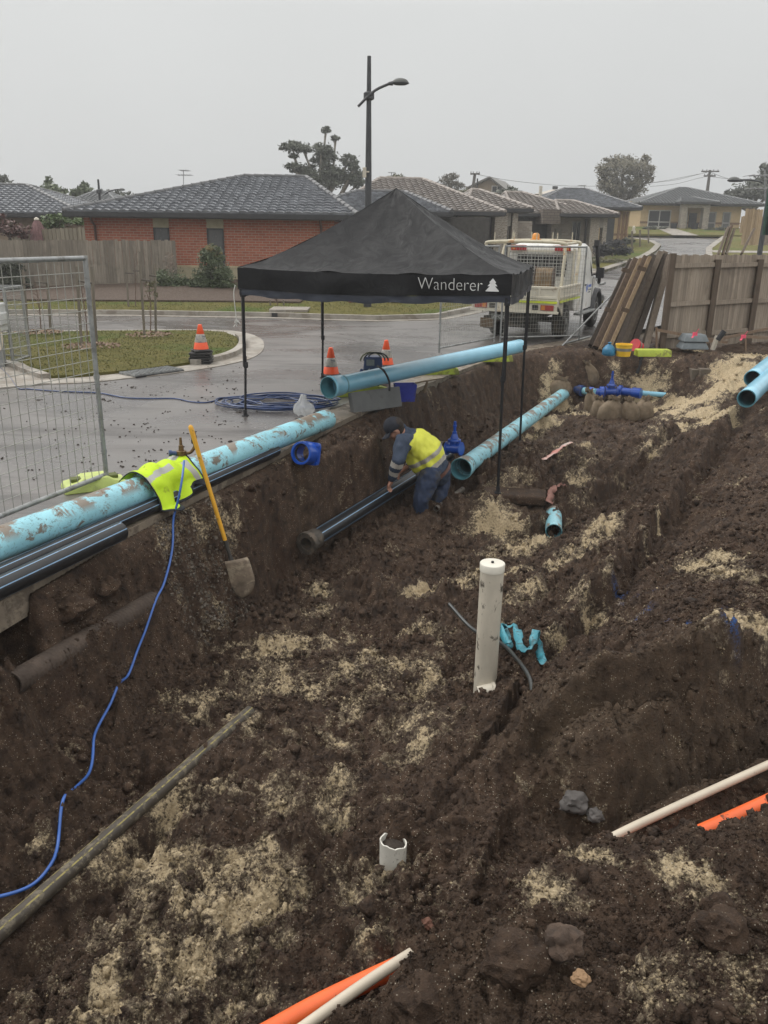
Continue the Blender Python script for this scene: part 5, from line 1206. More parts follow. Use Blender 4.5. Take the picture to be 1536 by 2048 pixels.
for f in range(4):
    a, b_ = cs[f], cs[(f+1) % 4]; vs = []; nrm = ((a+b_)/2-gc).normalized()
    for j in range(NV+1):
        tt = j/NV
        for i in range(NU+1):
            s = i/NU; e_ = a.lerp(b_, s); base = Vector((e_.x, e_.y, TOPZ))
            p = base.lerp(apex, tt); edge = 4*s*(1-s)
            p.z = TOPZ+(apex.z-TOPZ)*(tt**1.28) - .085*edge*sin(pi*tt**.8)*.9 - .03*edge*(1-tt)
            wr = .012*sin(22*s+9*tt+f)*(1-tt)*edge + .016*mn.noise(Vector((s*7+f*3, tt*4, 1)))*(1-tt*.6)
            wr += .010*max(0, 1-tt*3)*sin(40*s*(1-tt)+tt*30)
            p.z += wr; vs.append(p)
    mb.add(vs, [(j*(NU+1)+i, j*(NU+1)+i+1, (j+1)*(NU+1)+i+1, (j+1)*(NU+1)+i) for j in range(NV) for i in range(NU)])
mb.build('canopy', CAN, r, 25)
# valance: one skirt hanging on all four sides
def valp(f, s, v):
    a, b_ = cs[f], cs[(f+1) % 4]; nrm = ((a+b_)/2-gc).normalized(); e_ = a.lerp(b_, s); ed = 4*s*(1-s)
    z = TOPZ-.03*ed-(TOPZ-VALZ)*v - .012*v*sin(s*5+f)
    w = (.012+.02*mn.noise(Vector((s*5+f*7, v*1.3, 2))) + .018*sin(s*19+v*2.5+f)*v + .010*sin(s*43)*v)*min(1, 8*s, 8*(1-s))
    return Vector((e_.x, e_.y, z))+nrm*w
mb = MB(); NU, NV = 70, 8
for f in range(4):
    mb.add([valp(f, i/NU, j/NV) for j in range(NV+1) for i in range(NU+1)], [(j*(NU+1)+i, j*(NU+1)+i+1, (j+1)*(NU+1)+i+1, (j+1)*(NU+1)+i) for j in range(NV) for i in range(NU)])
mb.build('valance', CAN, r, 40)
# navy flap tucked under the valance
mb = MB()
for f in range(4):
    mb.add([valp(f, i/NU, 1+.0*j)+Vector((0, 0, .015-.085*j/3+.01*sin(i*.5+f)*j/3))+(gc-valp(f, i/NU, 1)).normalized()*(.02+.02*mn.noise(Vector((i*.25, j, f)))) for j in range(4) for i in range(NU+1)], [(j*(NU+1)+i, j*(NU+1)+i+1, (j+1)*(NU+1)+i+1, (j+1)*(NU+1)+i) for j in range(3) for i in range(NU)])
mb.build('lower_flap', mat('navy_flap', (.035, .042, .062), .38, var=.3, scale=6, bump=.4, bscale=14), r, 40)
# legs: outer square tube and thinner inner tube with foot
LEGM = mat('leg_steel', (.022, .022, .025), .4, .3)
for base, zf_ in ((gFL, 0.0), (gBL, 0.0), (gFR, hgt(gFR.x, gFR.y)), (gBR, hgt(gBR.x, gBR.y))):
    zz = zf_; mb = MB()
    k = .985; q = gc+(base-gc)*k
    mb.beam((base.x, base.y, zz), (q.x, q.y, .75), .024, .024); mb.beam((base.x*.5+q.x*.5, base.y*.5+q.y*.5, .62), (q.x, q.y, TOPZ-.02), .034, .034)
    o = mb.build('leg', LEGM, r)
    mb = MB(); mb.box((base.x, base.y, zz+.006), (.075, .075, .012)); mb.box((base.x, base.y, zz+.04), (.04, .04, .08)); f_ = mb.build('foot', BLKM, r); 
    mb = MB(); mb.box((q.x, q.y, .64), (.05, .05, .07)); mb.box((q.x, q.y, VALZ-.06), (.06, .06, .09)); mb.build('slider', BLKM, r, bevel=.005)
mb = MB()
for f in range(4):
    a, b_ = cs[f], cs[(f+1) % 4]; m_ = a.lerp(b_, .5)
    for s0, s1, z0, z1 in ((0, .5, TOPZ-.04, TOPZ-.22), (.5, 1, TOPZ-.22, TOPZ-.04), (0, .5, TOPZ-.22, TOPZ-.04), (.5, 1, TOPZ-.04, TOPZ-.22)):
        p, q = a.lerp(b_, s0), a.lerp(b_, s1); p = gc+(p-gc)*.97; q = gc+(q-gc)*.97
        mb.beam((p.x, p.y, z0), (q.x, q.y, z1), .012, .025)
mb.build('truss', LEGM, r)
# lettering and fir tree emblem on the front valance
WT = mat('white_print', (.78, .78, .78), .6)
def vpos(s, z):
    """point on the front valance at fraction s, height z"""
    v_ = (TOPZ-.03*4*s*(1-s)-z)/(TOPZ-VALZ); p = valp(0, s, min(max(v_, 0), 1)); p.z = z; return p
fc = bpy.data.curves.new('lettering', 'FONT'); fc.body = 'Wanderer'; fc.size = 1; fc.offset = -.018; fc.extrude = 0
fo = bpy.data.objects.new('tmp', fc); COL.objects.link(fo); dg = bpy.context.evaluated_depsgraph_get(); tm = bpy.data.meshes.new_from_object(fo.evaluated_get(dg)); bpy.data.objects.remove(fo)
X = [v.co.x for v in tm.vertices]; Yv = [v.co.y for v in tm.vertices]; w_ = max(X); hh = max(Yv)
nrm = ((cs[0]+cs[1])/2-gc).normalized()
s0, s1, zb, zh = .676, .902, 1.615, .130
bm = bmesh.new(); bm.from_mesh(tm)
bmesh.ops.triangulate(bm, faces=bm.faces[:]); bmesh.ops.subdivide_edges(bm, edges=[e for e in bm.edges if e.calc_length() > .12], cuts=2)
for v in bm.verts:
    s = s0+(s1-s0)*v.co.x/w_; p = vpos(s, zb+v.co.y/hh*zh); v.co = p+nrm*.010-Vector((gc.x, gc.y, 0))
me = bpy.data.meshes.new('lettering'); bm.to_mesh(me); bm.free(); me.materials.append(WT); o = bpy.data.objects.new('lettering', me); COL.objects.link(o); o.parent = r
tri = [(0, 1), (.26, .70), (.14, .70), (.38, .40), (.20, .40), (.5, .06), (.5, .0), (-.5, .0), (-.5, .06), (-.20, .40), (-.38, .40), (-.14, .70), (-.26, .70)]
mb = MB(); pts = [vpos(.936+x*.044, zb+.0+y*.140)+nrm*.012 for x, y in tri]; cc = vpos(.936, zb+.06)+nrm*.012
mb.add(pts+[cc], [(i, (i+1) % 13, 13) for i in range(13)]); mb.build('tree_emblem', WT, r)
# knotted white cord hanging at the front left corner
q = cs[0]+Vector((-.03, -.02, 0)); mb = MB(); pts = [Vector((q.x, q.y, 1.60)), Vector((q.x-.02, q.y, 1.5)), Vector((q.x-.01, q.y, 1.3)), Vector((q.x+.0, q.y, 1.17))]
mb.tube(curve(pts, 6), .006, 8)
for k in range(10): a = k*1.9; c = Vector((q.x+.02*cos(a), q.y+.015*sin(a), 1.15+.03*sin(k*2.2))); mb.tube([c+Vector((-.02, 0, -.015)), c+Vector((0, .01, .02)), c+Vector((.02, 0, -.01))], .007, 6)
solo(mb, 'cord', mat('white_cord', (.62, .61, .58), .8), 'white knotted cord hanging from the front left gazebo corner', 'cord', None, 60)

# ================================================================== TEMPORARY MESH FENCES
def mesh_panel(name, a, b, z0, z1, label, nx, nz, parts=('left', 'right', 'top', 'bottom'), rt=.019, wr=.0028, group=None, ztop=None):
    a = Vector(a); b = Vector(b); a.z = 0; b.z = 0
    r = thing(name, (a.x, a.y, z0), label, 'mesh fence', group); pt = lambda s, z: Vector((a.x+(b.x-a.x)*s, a.y+(b.y-a.y)*s, z))
    for k in parts:
        mb = MB()
        if k == 'left': mb.tube([pt(0, z0), pt(0, z1)], rt, 14)
        if k == 'right': mb.tube([pt(1, z0), pt(1, z1)], rt, 14)
        if k == 'top': mb.tube([pt(0, z1-.02), pt(1, z1-.02)], rt, 14)
        if k == 'bottom': mb.tube([pt(0, z0+.09), pt(1, z0+.09)], rt, 14)
        mb.build('post' if k in ('left', 'right') else 'rail', GALV, r, 40)
    mb = MB()
    for i in range(1, nx):
        s = i/nx; w = .004*sin(i*1.3); mb.tube([pt(s, z0+.09), pt(s+w*.3, (z0+z1)/2), pt(s, z1-.03)], wr, 5)
    for j in range(1, nz):
        z = z0+.09+(z1-z0-.12)*j/nz; mb.tube([pt(0, z), pt(.5, z+.006*sin(j)), pt(1, z)], wr, 5)
    mb.build('mesh', WIRE, r, 60)
    return r
fe = A(214, 966, z=.04); fd = (A(0, 1048, z=.06)-fe); fd.z = 0; fd.normalize()
fa = fe+fd*2.4
r = mesh_panel('temporary_fence', fa, fe, .03, 2.0, 'tall galvanised mesh fence panel at the left edge beside the muddy blue pipe', 26, 18, wr=.0034, rt=.021)
for z in (.32, .98, 1.74): mb = MB(); mb.lathe((fe.x, fe.y, z), (0, 0, 1), [(0, .026), (.035, .026)], 14); mb.build('clamp', GALV, r, 40)
B0 = A(1000, 689, z=0); B1 = A(1157, 685, z=0)
mesh_panel('temporary_fence', B0, B1, .06, 2.02, 'mesh fence panel between the back gazebo legs and the leaning boards', 30, 22, group='mesh fence panels before the ute')
C0 = A(878, 712, z=0); C1 = A(988, 690, z=0)
mesh_panel('temporary_fence', C0, C1, .06, 2.02, 'mesh fence panel seen under the gazebo before the rear of the ute', 34, 22, group='mesh fence panels before the ute')
mb = MB(); mb.tube([A(1124, 692, z=.02), A(1228, 585, Y=A(1124, 692, z=.02).y-.0+1.0)], .018, 12); solo(mb, 'fence_stay', GALV, 'diagonal steel stay leaning from the mesh fence toward the boards', 'fence stay', None, 40)
mb = MB(); mb.tube([A(1128, 687, z=.03), A(1180, 673, z=.03)], .02, 12); solo(mb, 'steel_tube', GALV, 'loose steel tube lying at the foot of the mesh fence', 'steel tube', None, 40)

# ================================================================== LEANING BOARDS AND FENCES ON THE RIGHT
def board(a, b, w, th, m, label, up=(1, 0, 0), name='timber_board'):
    mb = MB(); mb.beam(a, b, w, th, 0, up); return solo(mb, name, m, label, 'board', 'old boards leaning on the fence end', None, .004)
BM = [BROWNW, wood_mat('grey_brown_board', (.10, .075, .055), (.21, .17, .13)), wood_mat('warm_board', (.17, .11, .06), (.30, .22, .13)), wood_mat('dark_board', (.035, .026, .02), (.085, .062, .046))]
bl = [ # bottom px, top px, Y bottom, Y top, width, thick, material
 ((1182,692),(1262,521),.07,.15,3,'leftmost dark board of the leaning stack'),((1190,696),(1270,520),.10,.12,0,'second board from the left, wider and dark brown'),
 ((1200,700),(1281,518),.05,.06,2,'thin warm coloured batten left in the leaning stack'),((1207,700),(1290,516),.10,.14,0,'broad brown board fourth from the left'),
 ((1216,703),(1299,515),.06,.06,2,'pale narrow batten in the middle of the leaning stack'),((1228,702),(1304,514),.12,.12,3,'dark board behind the pale batten'),
 ((1240,698),(1318,508),.13,.10,1,'widest grey brown board standing highest in the stack'),((1252,697),(1328,507),.10,.08,1,'grey board just right of the widest one'),
 ((1263,699),(1330,512),.10,.10,3,'dark board right of the widest one'),((1288,702),(1338,515),.11,.10,1,'rightmost leaning board touching the fence post')]
for i, ((x0, y0), (x1, y1), w_, th, mi, lab) in enumerate(bl):
    a = A(x0, y0, z=0.0); a.y -= .0; b = A(x1, y1, Y=a.y+.75+.03*i); board(a, b, w_*2.2, .07 if w_ < .07 else .12, BM[mi], lab)
for i, (x, y, yy, lab) in enumerate(((1252, 541, 17.2, 'short batten block across the upper left boards'), (1283, 537, 17.2, 'short batten block across the upper middle boards'), (1218, 620, 16.9, 'short batten block across the lower left boards'), (1250, 620, 16.9, 'short batten block across the lower middle boards'))):
    p = A(x, y, Y=yy-.12); mb = MB(); mb.box(p, (.17, .06, .08), Matrix.Rotation(.25, 3, 'Y')); solo(mb, 'batten', BROWNW, lab, 'batten', 'battens nailed across the leaning boards')
# paling fence seen from the rail side
Fa = A(1318, 700, z=.02); Fb = A(1560, 664, z=.02)+Vector((.4, .2, 0)); Fb = Vector((9.1, 19.2, 0))
fdv = (Fb-Fa); fl_ = fdv.length; fdv.normalize(); fn = Vector((fdv.y, -fdv.x, 0))
r = thing('paling_fence', (Fa.x, Fa.y, 0), 'grey brown paling fence with rails and posts facing the pit', 'fence')
mb = MB(); n = int(fl_/.083)
for i in range(n):
    p = Fa+fdv*(i*.083+.04); zt_ = 1.86+.012*sin(i*1.7)+.0*i; mb.box((p.x-fn.x*.0, p.y-fn.y*.0, zt_/2+.03+(.0 if i % 2 else .0)), (.079, .018 if i % 2 else .022, zt_), Matrix.Rotation(atan2(fdv.y, fdv.x), 3, 'Z'))
mb.build('palings', FENCEW, r)
for z in (.30, .93, 1.68):
    for k in range(3):
        s = k*fl_/3; e_ = (k+1)*fl_/3; mb = MB(); p = Fa+fdv*(s+.07)+fn*.05; q = Fa+fdv*(e_-.07)+fn*.05; mb.beam((p.x, p.y, z), (q.x, q.y, z+.02), .045, .085); mb.build('rail', FENCEW, r)
for k in range(4):
    p = Fa+fdv*(k*fl_/3)+fn*.07; mb = MB(); mb.beam((p.x, p.y, -.1), (p.x, p.y, 1.80 if k else 1.92), .11, .11); mb.build('post', wood_mat('fence_post', (.085, .06, .042), (.17, .125, .09)), r)
# far light paling fence and its loose boards
a = T(1480, 500); Y_ = 40
p0 = A(1481, 490, Y=Y_); p1 = A(1700, 492, Y=Y_+2)
def plain_fence(name, a, b, z0, z1, m, label, group=None, w=.10, cap=False):
    a = Vector(a); b = Vector(b); a.z = b.z = 0; d_ = b-a; L = d_.length; d_.normalize(); r = thing(name, (a.x, a.y, z0), label, 'fence', group)
    mb = MB(); n = int(L/(w+.004)); R_ = Matrix.Rotation(atan2(d_.y, d_.x), 3, 'Z'); nn_ = Vector((d_.y, -d_.x, 0))
    for i in range(n):
        p = a+d_*(i*(w+.004)+w/2)+nn_*(.0 if i % 2 else .014); h = z1-z0+.02*sin(i*2.1)+.015*rnd.random(); mb.box((p.x, p.y, z0+h/2), (w, .016, h), R_)
    mb.build('palings', m, r)
    mb = MB()
    for z in (z0+.35, z1-.35): p = a-nn_*.04; q = b-nn_*.04; mb.beam((p.x, p.y, z), (q.x, q.y, z), .04, .08)
    mb.build('rail', m, r)
    return r
plain_fence('paling_fence', p0, A(1518, 490, Y=40.4), p0.z, p0.z+1.55, wood_mat('pale_new_paling', (.36, .26, .15), (.52, .40, .26)), 'new pale timber paling fence beside the far street lamp')
plain_fence('paling_fence', A(1520, 490, Y=40.4), p1, p0.z, p0.z+1.55, FENCEW, 'short grey paling fence at the right edge beyond the street lamp')
plain_fence('paling_fence', A(1478, 466, Y=46), A(1560, 470, Y=47), A(1478, 466, Y=46).z, A(1478, 433, Y=46).z, wood_mat('pale_new_paling', (.36, .26, .15), (.52, .40, .26)), 'upper pale paling fence seen above the lower one')
for i, (x0, y0, x1, y1, lab) in enumerate(((1436, 510, 1456, 455, 'left upright old board standing behind the near fence'), (1445, 510, 1463, 452, 'second old board standing behind the near fence'), (1452, 510, 1468, 460, 'shorter old board leaning beside the two upright ones'), (1483, 508, 1508, 458, 'single old board leaning toward the far street lamp'))):
    board(A(x0, y0, Y=22), A(x1, y1, Y=22.4), .12, .05, BM[1] if i != 1 else BROWNW, lab)
# ================================================================== HOUSES
TD = tile_mat('dark_roof_tile', (.12, .125, .138), (.25, .26, .28), .22)
TB = tile_mat('brown_roof_tile', (.15, .135, .125), (.29, .26, .24), .3)
TG = tile_mat('grey_roof_tile', (.11, .115, .12), (.18, .185, .19), .36)
CAPD = tile_mat('dark_ridge_tile', (.06, .062, .066), (.12, .12, .125), .35)
CAPB = tile_mat('pale_ridge_tile', (.22, .19, .17), (.32, .28, .25), .5)
def tiled(mb, poly, pu=.30, pv=.33, nu=6, amp=.040, lift=.062):
    """tile one roof face: poly starts with its eave edge, listed counter-clockwise seen from outside"""
    e0, e1 = Vector(poly[0]), Vector(poly[1]); u = (e1-e0).normalized(); n = u.cross(Vector(poly[2])-e0).normalized()
    if n.z < 0: n = -n
    v = n.cross(u)
    L = [((Vector(p)-e0).dot(u), (Vector(p)-e0).dot(v)) for p in poly]
    a0, a1 = min(q[0] for q in L), max(q[0] for q in L); b1 = max(q[1] for q in L)
    na = max(2, int((a1-a0)/pu)); nb = max(1, int(round(b1/pv))); pv = b1/nb
    bm = bmesh.new(); cols = na*nu+1; prev = None
    hu = [amp*(abs(sin(pi*(i/nu)))**.8) for i in range(cols)]
    for j in range(nb):
        jj = .5*(j % 2)*0
        rows = []
        for (bb, ll) in ((j*pv, lift), ((j+1)*pv, 0.002)):
            rows.append([bm.verts.new(e0+u*(a0+(a1-a0)*i/(cols-1))+v*(bb-.004*sin(i))+n*(ll+hu[i])) for i in range(cols)])
        for i in range(cols-1): bm.faces.new([rows[0][i], rows[0][i+1], rows[1][i+1], rows[1][i]])
        if prev is not None:
            for i in range(cols-1): bm.faces.new([prev[i], prev[i+1], rows[0][i+1], rows[0][i]])
        prev = rows[1]
        if j == 0:
            bt = [bm.verts.new(q.co-n*(lift+hu[i]+.01)) for i, q in enumerate(rows[0])]
            for i in range(cols-1): bm.faces.new([bt[i], bt[i+1], rows[0][i+1], rows[0][i]])
    P3 = [Vector(p) for p in poly]; cen = sum(P3, Vector())/len(P3)
    for k in range(1, len(P3)):
        a, b = P3[k], P3[(k+1) % len(P3)]
        if (b-a).length < 1e-3: continue
        nn = (b-a).cross(n).normalized()
        if nn.dot(cen-a) > 0: nn = -nn
        bmesh.ops.bisect_plane(bm, geom=bm.verts[:]+bm.edges[:]+bm.faces[:], plane_co=a, plane_no=nn, clear_outer=True)
    bm.verts.index_update(); vs = [q.co.copy() for q in bm.verts]; mb.add(vs, [[q.index for q in f.verts] for f in bm.faces]); bm.free()
def ridgecap(mb, a, b, r=.09, step=.38):
    a = Vector(a); b = Vector(b); L = (b-a).length; n = max(1, int(L/step)); d_ = (b-a)/n
    for i in range(n):
        p = a+d_*i; mb.lathe(p-d_.normalized()*.02, d_, [(0, r*1.12), (d_.length+.02, r*.9)], 10, 0, (True, True))
def hip_roof(root, x0, x1, y0, y1, z, rise, rx0, rx1, ry, tm, cm, nu=6, gut=True, hip=True, name='roof'):
    """rx0..rx1: ridge ends, ry: ridge line"""
    E0, E1, E2, E3 = (x0, y0, z), (x1, y0, z), (x1, y1, z), (x0, y1, z); R0, R1 = (rx0, ry, z+rise), (rx1, ry, z+rise)
    mb = MB(); sol = MB(); dz = -.02
    k = [Vector(q)+Vector((0, 0, dz)) for q in (E0, E1, E2, E3, R0, R1)]
    sol.add(k, [(0, 1, 5, 4), (1, 2, 5), (2, 3, 4, 5), (3, 0, 4), (3, 2, 1, 0)])
    for poly in ([E0, E1, R1, R0], [E1, E2, R1], [E2, E3, R0, R1], [E3, E0, R0]):
        tiled(mb, poly, nu=nu)
    o = mb.build(name, tm, root, 25, True)
    c = MB()
    for a, b in ((E0, R0), (E1, R1), (E2, R1), (E3, R0), (R0, R1)):
        ridgecap(c, Vector(a)+Vector((0, 0, .04)), Vector(b)+Vector((0, 0, .04)))
    cc = c.build('ridge_cap', cm, o, 40, True)
    s_ = sol.build('roof_deck', GUT, o, None, True)
    if gut:
        g = MB(); t_ = .13
        for a, b in (((x0, y0), (x1, y0)), ((x1, y0), (x1, y1)), ((x1, y1), (x0, y1)), ((x0, y1), (x0, y0))):
            a = Vector((*a, z-.07)); b = Vector((*b, z-.07)); g.beam(a, b, t_, .15)
        g.box(((x0+x1)/2, (y0+y1)/2, z-.155), (x1-x0, y1-y0, .03)); g.build('gutter', GUT, root, None, True)
    return o
def walls(root, pts, z0, z1, m, name='wall', th=0):
    """closed wall ring from plan points"""
    mb = MB(); n = len(pts); mb.add([(x, y, z0) for x, y in pts]+[(x, y, z1) for x, y in pts], [(i, (i+1) % n, n+(i+1) % n, n+i) for i in range(n)]+[tuple(range(2*n-1, n-1, -1))])
    return mb.build(name, m, root, None, True)
def window(root, c, w, h, axis='x', m=None, fm=None, mull=0, sign=-1, fr=.05, trans=None, name='window'):
    """window standing in a wall: c = centre of its outer face; axis = wall direction"""
    c = Vector(c); R_ = Matrix.Identity(3) if axis == 'x' else Matrix.Rotation(pi/2, 3, 'Z'); fm = fm or mat('window_frame', (.30, .29, .27), .5)
    o_ = R_ @ Vector((0, sign, 0)); mb = MB()
    for sx_ in (-1, 1): mb.box(c+R_ @ Vector((sx_*(w-fr)/2, 0, 0))+o_*.012, (fr, .06, h), R_)
    for sz_ in (-1, 1): mb.box(c+Vector((0, 0, sz_*(h-fr)/2))+o_*.012, (w-2*fr, .055, fr), R_)
    for k in range(mull): mb.box(c+R_ @ Vector((w*((k+1)/(mull+1)-.5), 0, 0))+o_*.01, (fr, .05, h-2*fr), R_)
    if trans: mb.box(c+Vector((0, 0, -h/2+h*trans))+o_*.009, (w-2*fr, .045, fr), R_)
    f = mb.build(name, fm, root, None, True)
    mb = MB(); mb.box(c+o_*.002, (w-fr, .03, h-fr), R_); mb.build('pane', m or GLASS, f, None, True)
    return f
def panel(root, c, size, m, name): mb = MB(); mb.box(c, size); return mb.build(name, m, root, None, True)
def house(loc, rz, label, name='house'): return thing(name, loc, label, 'house', None, rz)

REDB = brick_mat('red_brick', (.32, .095, .052), (.43, .14, .08), (.38, .32, .26))
# --- red brick house: front wall faces the camera at 30 m
zb = .46
r = house((-10.45, 30, zb), 0, 'red brick house with dark wet tiled hip roof behind the paling fence')
xw = lambda px: A(px, 500, Y=30).x+10.45
x1 = xw(668); wt = 2.2
walls(r, [(0, 0), (x1, 0), (x1, 8.5), (0, 8.5)], .62, wt, REDB)
walls(r, [(-.012, -.012), (x1+.012, -.012), (x1+.012, 8.5), (-.012, 8.5)], -.4, .55, CREAM, 'plinth')
walls(r, [(-.03, -.03), (x1+.03, -.03), (x1+.03, 8.5), (-.03, 8.5)], .55, .63, mat('cream_brick', (.50, .42, .27), .8), 'brick_course')
hip_roof(r, xw(147), xw(716), -.55, 8.6, wt+.13, 1.42, xw(455)+.0, xw(592), 4.2, TD, CAPD, 6)
for a, b_, zl in ((310, 341, 1.0), (416, 449, .95)):
    xc = (xw(a)+xw(b_))/2; w_ = xw(b_)-xw(a)
    panel(r, (xc, -.01, wt-.17), (w_, .04, .34), CREAM, 'head_panel'); window(r, (xc, -.012, (wt-.34+.62)/2), w_, wt-.34-.62, m=mat('drawn_blind', (.10, .10, .10), .25, var=.2), fr=.05, fm=GUT)
for px in (195, 643): mb = MB(); x = xw(px); mb.tube([(x, -.45, wt-.02), (x, -.30, wt-.18), (x, -.06, wt-.30), (x, -.06, 0)], .045, 8); mb.build('downpipe', mat('downpipe_brown', (.10, .05, .035), .5), r, 50, True)
# --- wing roof with dark tiles between the red and the brown house
r = house((-.9, 35.2, .55), 0, 'low dark tiled house wing just right of the red brick house')
walls(r, [(0, 0), (5, 0), (5, 6), (0, 6)], 0, 2.35, mat('dark_wall', (.06, .055, .05), .8))
hip_roof(r, -2.6, 3.4, -.6, 6.2, 2.5, .85, -.5, 1.6, 2.8, TD, CAPD, 4)
# --- brown brick house, middle
BRB = brick_mat('brown_brick', (.23, .195, .16), (.36, .31, .26), (.33, .30, .27))
STONE = mat('stacked_stone', (.44, .40, .34), .85, var=.5, scale=5, c2=(.16, .13, .10), stretch=(2, 2, 6))
HEADP = mat('grey_render', (.27, .25, .215), .8)
Y0 = 40
def hx(px, Y): return A(px, 470, Y=Y).x
def hz(py, px, Y): return A(px, py, Y=Y).z
g_ = .55
xa = hx(700, Y0); r = house((xa, Y0, g_), radians(6), 'brown brick house with pale ridge tiles and stone portico behind the gazebo')
W_ = hx(968, Y0)-xa; wt = hz(430, 900, Y0)-g_
walls(r, [(0, 0), (W_, 0), (W_, 10), (0, 10)], -.3, wt, BRB)
hip_roof(r, -.9, W_+.9, -.6, 10.4, wt+.15, 1.65, W_*.30, W_*.66, 5.2, TB, CAPB, 4)
for px, w_ in ((948, .38), (965, .34)):
    x = hx(px, Y0)-xa; panel(r, (x, -.012, wt-.28), (w_, .05, .52), HEADP, 'head_panel'); window(r, (x, -.012, wt-1.25), w_, 1.4, mull=0)
mb = MB(); mb.tube([(W_*.80, -.06, 0), (W_*.80, -.06, wt)], .05, 8); mb.build('downpipe', GUT, r, 50, True)
# portico block
Yp = 43; xp = hx(1000, Yp)-xa; xq = hx(1047, Yp)-xa; pz = hz(424, 1020, Yp)-g_
panel(r, ((xp+.32), 2.6, pz/2-.3), (.65, .65, pz+.5), STONE, 'stone_pillar'); panel(r, (xq-.14, 2.6, pz/2-.3), (.28, .6, pz+.5), STONE, 'stone_pillar')
panel(r, ((xp+xq)/2+.12, 2.62, pz-.34), (xq-xp-.95, .55, .62), HEADP, 'portico_beam'); panel(r, ((xp+xq)/2, 4.2, pz/2), (xq-xp, .1, pz), mat('shadowed_door', (.05, .045, .045), .6), 'entry_door')  # portico shade is put into the dark door colour
hip_roof(r, hx(935, Yp)-xa, hx(1072, Yp)-xa, 2.0, 9, pz+.15, .95, hx(975, Yp)-xa, hx(992, Yp)-xa, 5.4, TB, CAPB, 4, name='portico_roof')
panel(r, (xq+.85, 5.2, 1.0), (1.3, .2, 2.8), BRB, 'side_wall')
# --- second brown house up the street
Y1 = 50; g1_ = .85; xb = hx(1062, Y1); r = house((xb, Y1, g1_), radians(4), 'brown brick house with timber cladding box, dark garage and tall stone portico')
s = lambda px, Y=Y1: hx(px, Y)-xb
zt1 = hz(434, 1120, Y1)-g1_
walls(r, [(s(1104), .2), (s(1172), .2), (s(1172), 9), (s(1104), 9)], -.4, zt1, BRB); walls(r, [(s(1066), 1.2), (s(1104), 1.2), (s(1104), 9), (s(1066), 9)], -.4, zt1, mat('dark_wall', (.06, .055, .05), .8), 'garage_wall')
hip_roof(r, s(1020), s(1182), -.6, 9.5, zt1+.15, 1.3, s(1058)-.6, s(1075), 4.5, TB, CAPB, 4)
CLAD = brick_mat('cladding_boards', (.13, .105, .085), (.18, .15, .125), (.05, .04, .035), 1.6)
a_z, b_z = hz(448, 1090, Y1-.5)-g1_, hz(419, 1090, Y1-.5)-g1_
panel(r, ((s(1073)+s(1109))/2, -.35, (a_z+b_z)/2), (s(1109)-s(1073), 1.6, b_z-a_z), CLAD, 'cladding_box')
panel(r, ((s(1068)+s(1102))/2, 1.15, 1.0), (s(1102)-s(1068), .06, 2.3), mat('garage_charcoal', (.05, .052, .055), .5), 'garage_door')
panel(r, (s(1119), .17, 1.15), (s(1126)-s(1112), .05, 1.3), HEADP, 'meter_panel')
window(r, (s(1155), .18, 1.2), s(1165)-s(1147), 2.0, mull=1)
pz = hz(434, 1190, Y1)-g1_
panel(r, (s(1183), -.4, pz/2-.3), (s(1192)-s(1174), .6, pz+.6), STONE, 'stone_pillar'); panel(r, (s(1204), -.4, pz/2-.3), (s(1208)-s(1200), .55, pz+.6), STONE, 'stone_pillar')
panel(r, (s(1196), -.42, pz-.3), (s(1200)-s(1192), .5, .56), HEADP, 'portico_beam'); panel(r, (s(1194), 1.8, pz/2), (s(1206)-s(1180), .1, pz), mat('shadowed_door', (.05, .045, .045), .6), 'entry_door')  # same dark door colour with the portico shade painted in
hip_roof(r, s(1106), s(1224), -1.1, 6, pz+.13, .78, s(1128), s(1166), 2.4, TB, CAPB, 4, name='portico_roof')
# --- tan house beyond
Y2 = 60; g2_ = 1.45; xc_ = hx(1100, Y2); r = house((xc_, Y2, g2_), radians(3), 'tan rendered house with dark blue-grey tiles left of the climbing street')
s = lambda px, Y=Y2: hx(px, Y)-xc_
zt2 = hz(420, 1230, Y2)-g2_
walls(r, [(0, 0), (s(1258), 0), (s(1258), 10), (0, 10)], -.4, zt2, TAN); panel(r, (s(1217), -.06, .9), (s(1228)-s(1206), .06, 2.2), mat('garage_charcoal', (.05, .052, .055), .5), 'garage_door')
mb = MB(); mb.box((s(1243), -.012, .95), (s(1258)-s(1230), .03, .14)); mb.build('brick_band', mat('brown_band', (.22, .13, .075), .8), r, None, True)
for px in (1238, 1246, 1253): panel(r, (s(px), -.03, 1.25), (.16, .05, 2.4), mat('brown_band', (.22, .13, .075), .8), 'brick_strip')
hip_roof(r, s(1050), s(1274), -.7, 11, zt2+.15, hz(386, 1160, Y2+5)-hz(420, 1230, Y2)+.1, s(1128, Y2+5), s(1172, Y2+5), 5, TD, CAPD, 3)
mb = MB(); mb.tube([(s(1092), 2.6, zt2+.6), (s(1092), 2.6, zt2+1.6)], .12, 10); mb.build('flue', WHITEP, r, 50, True)
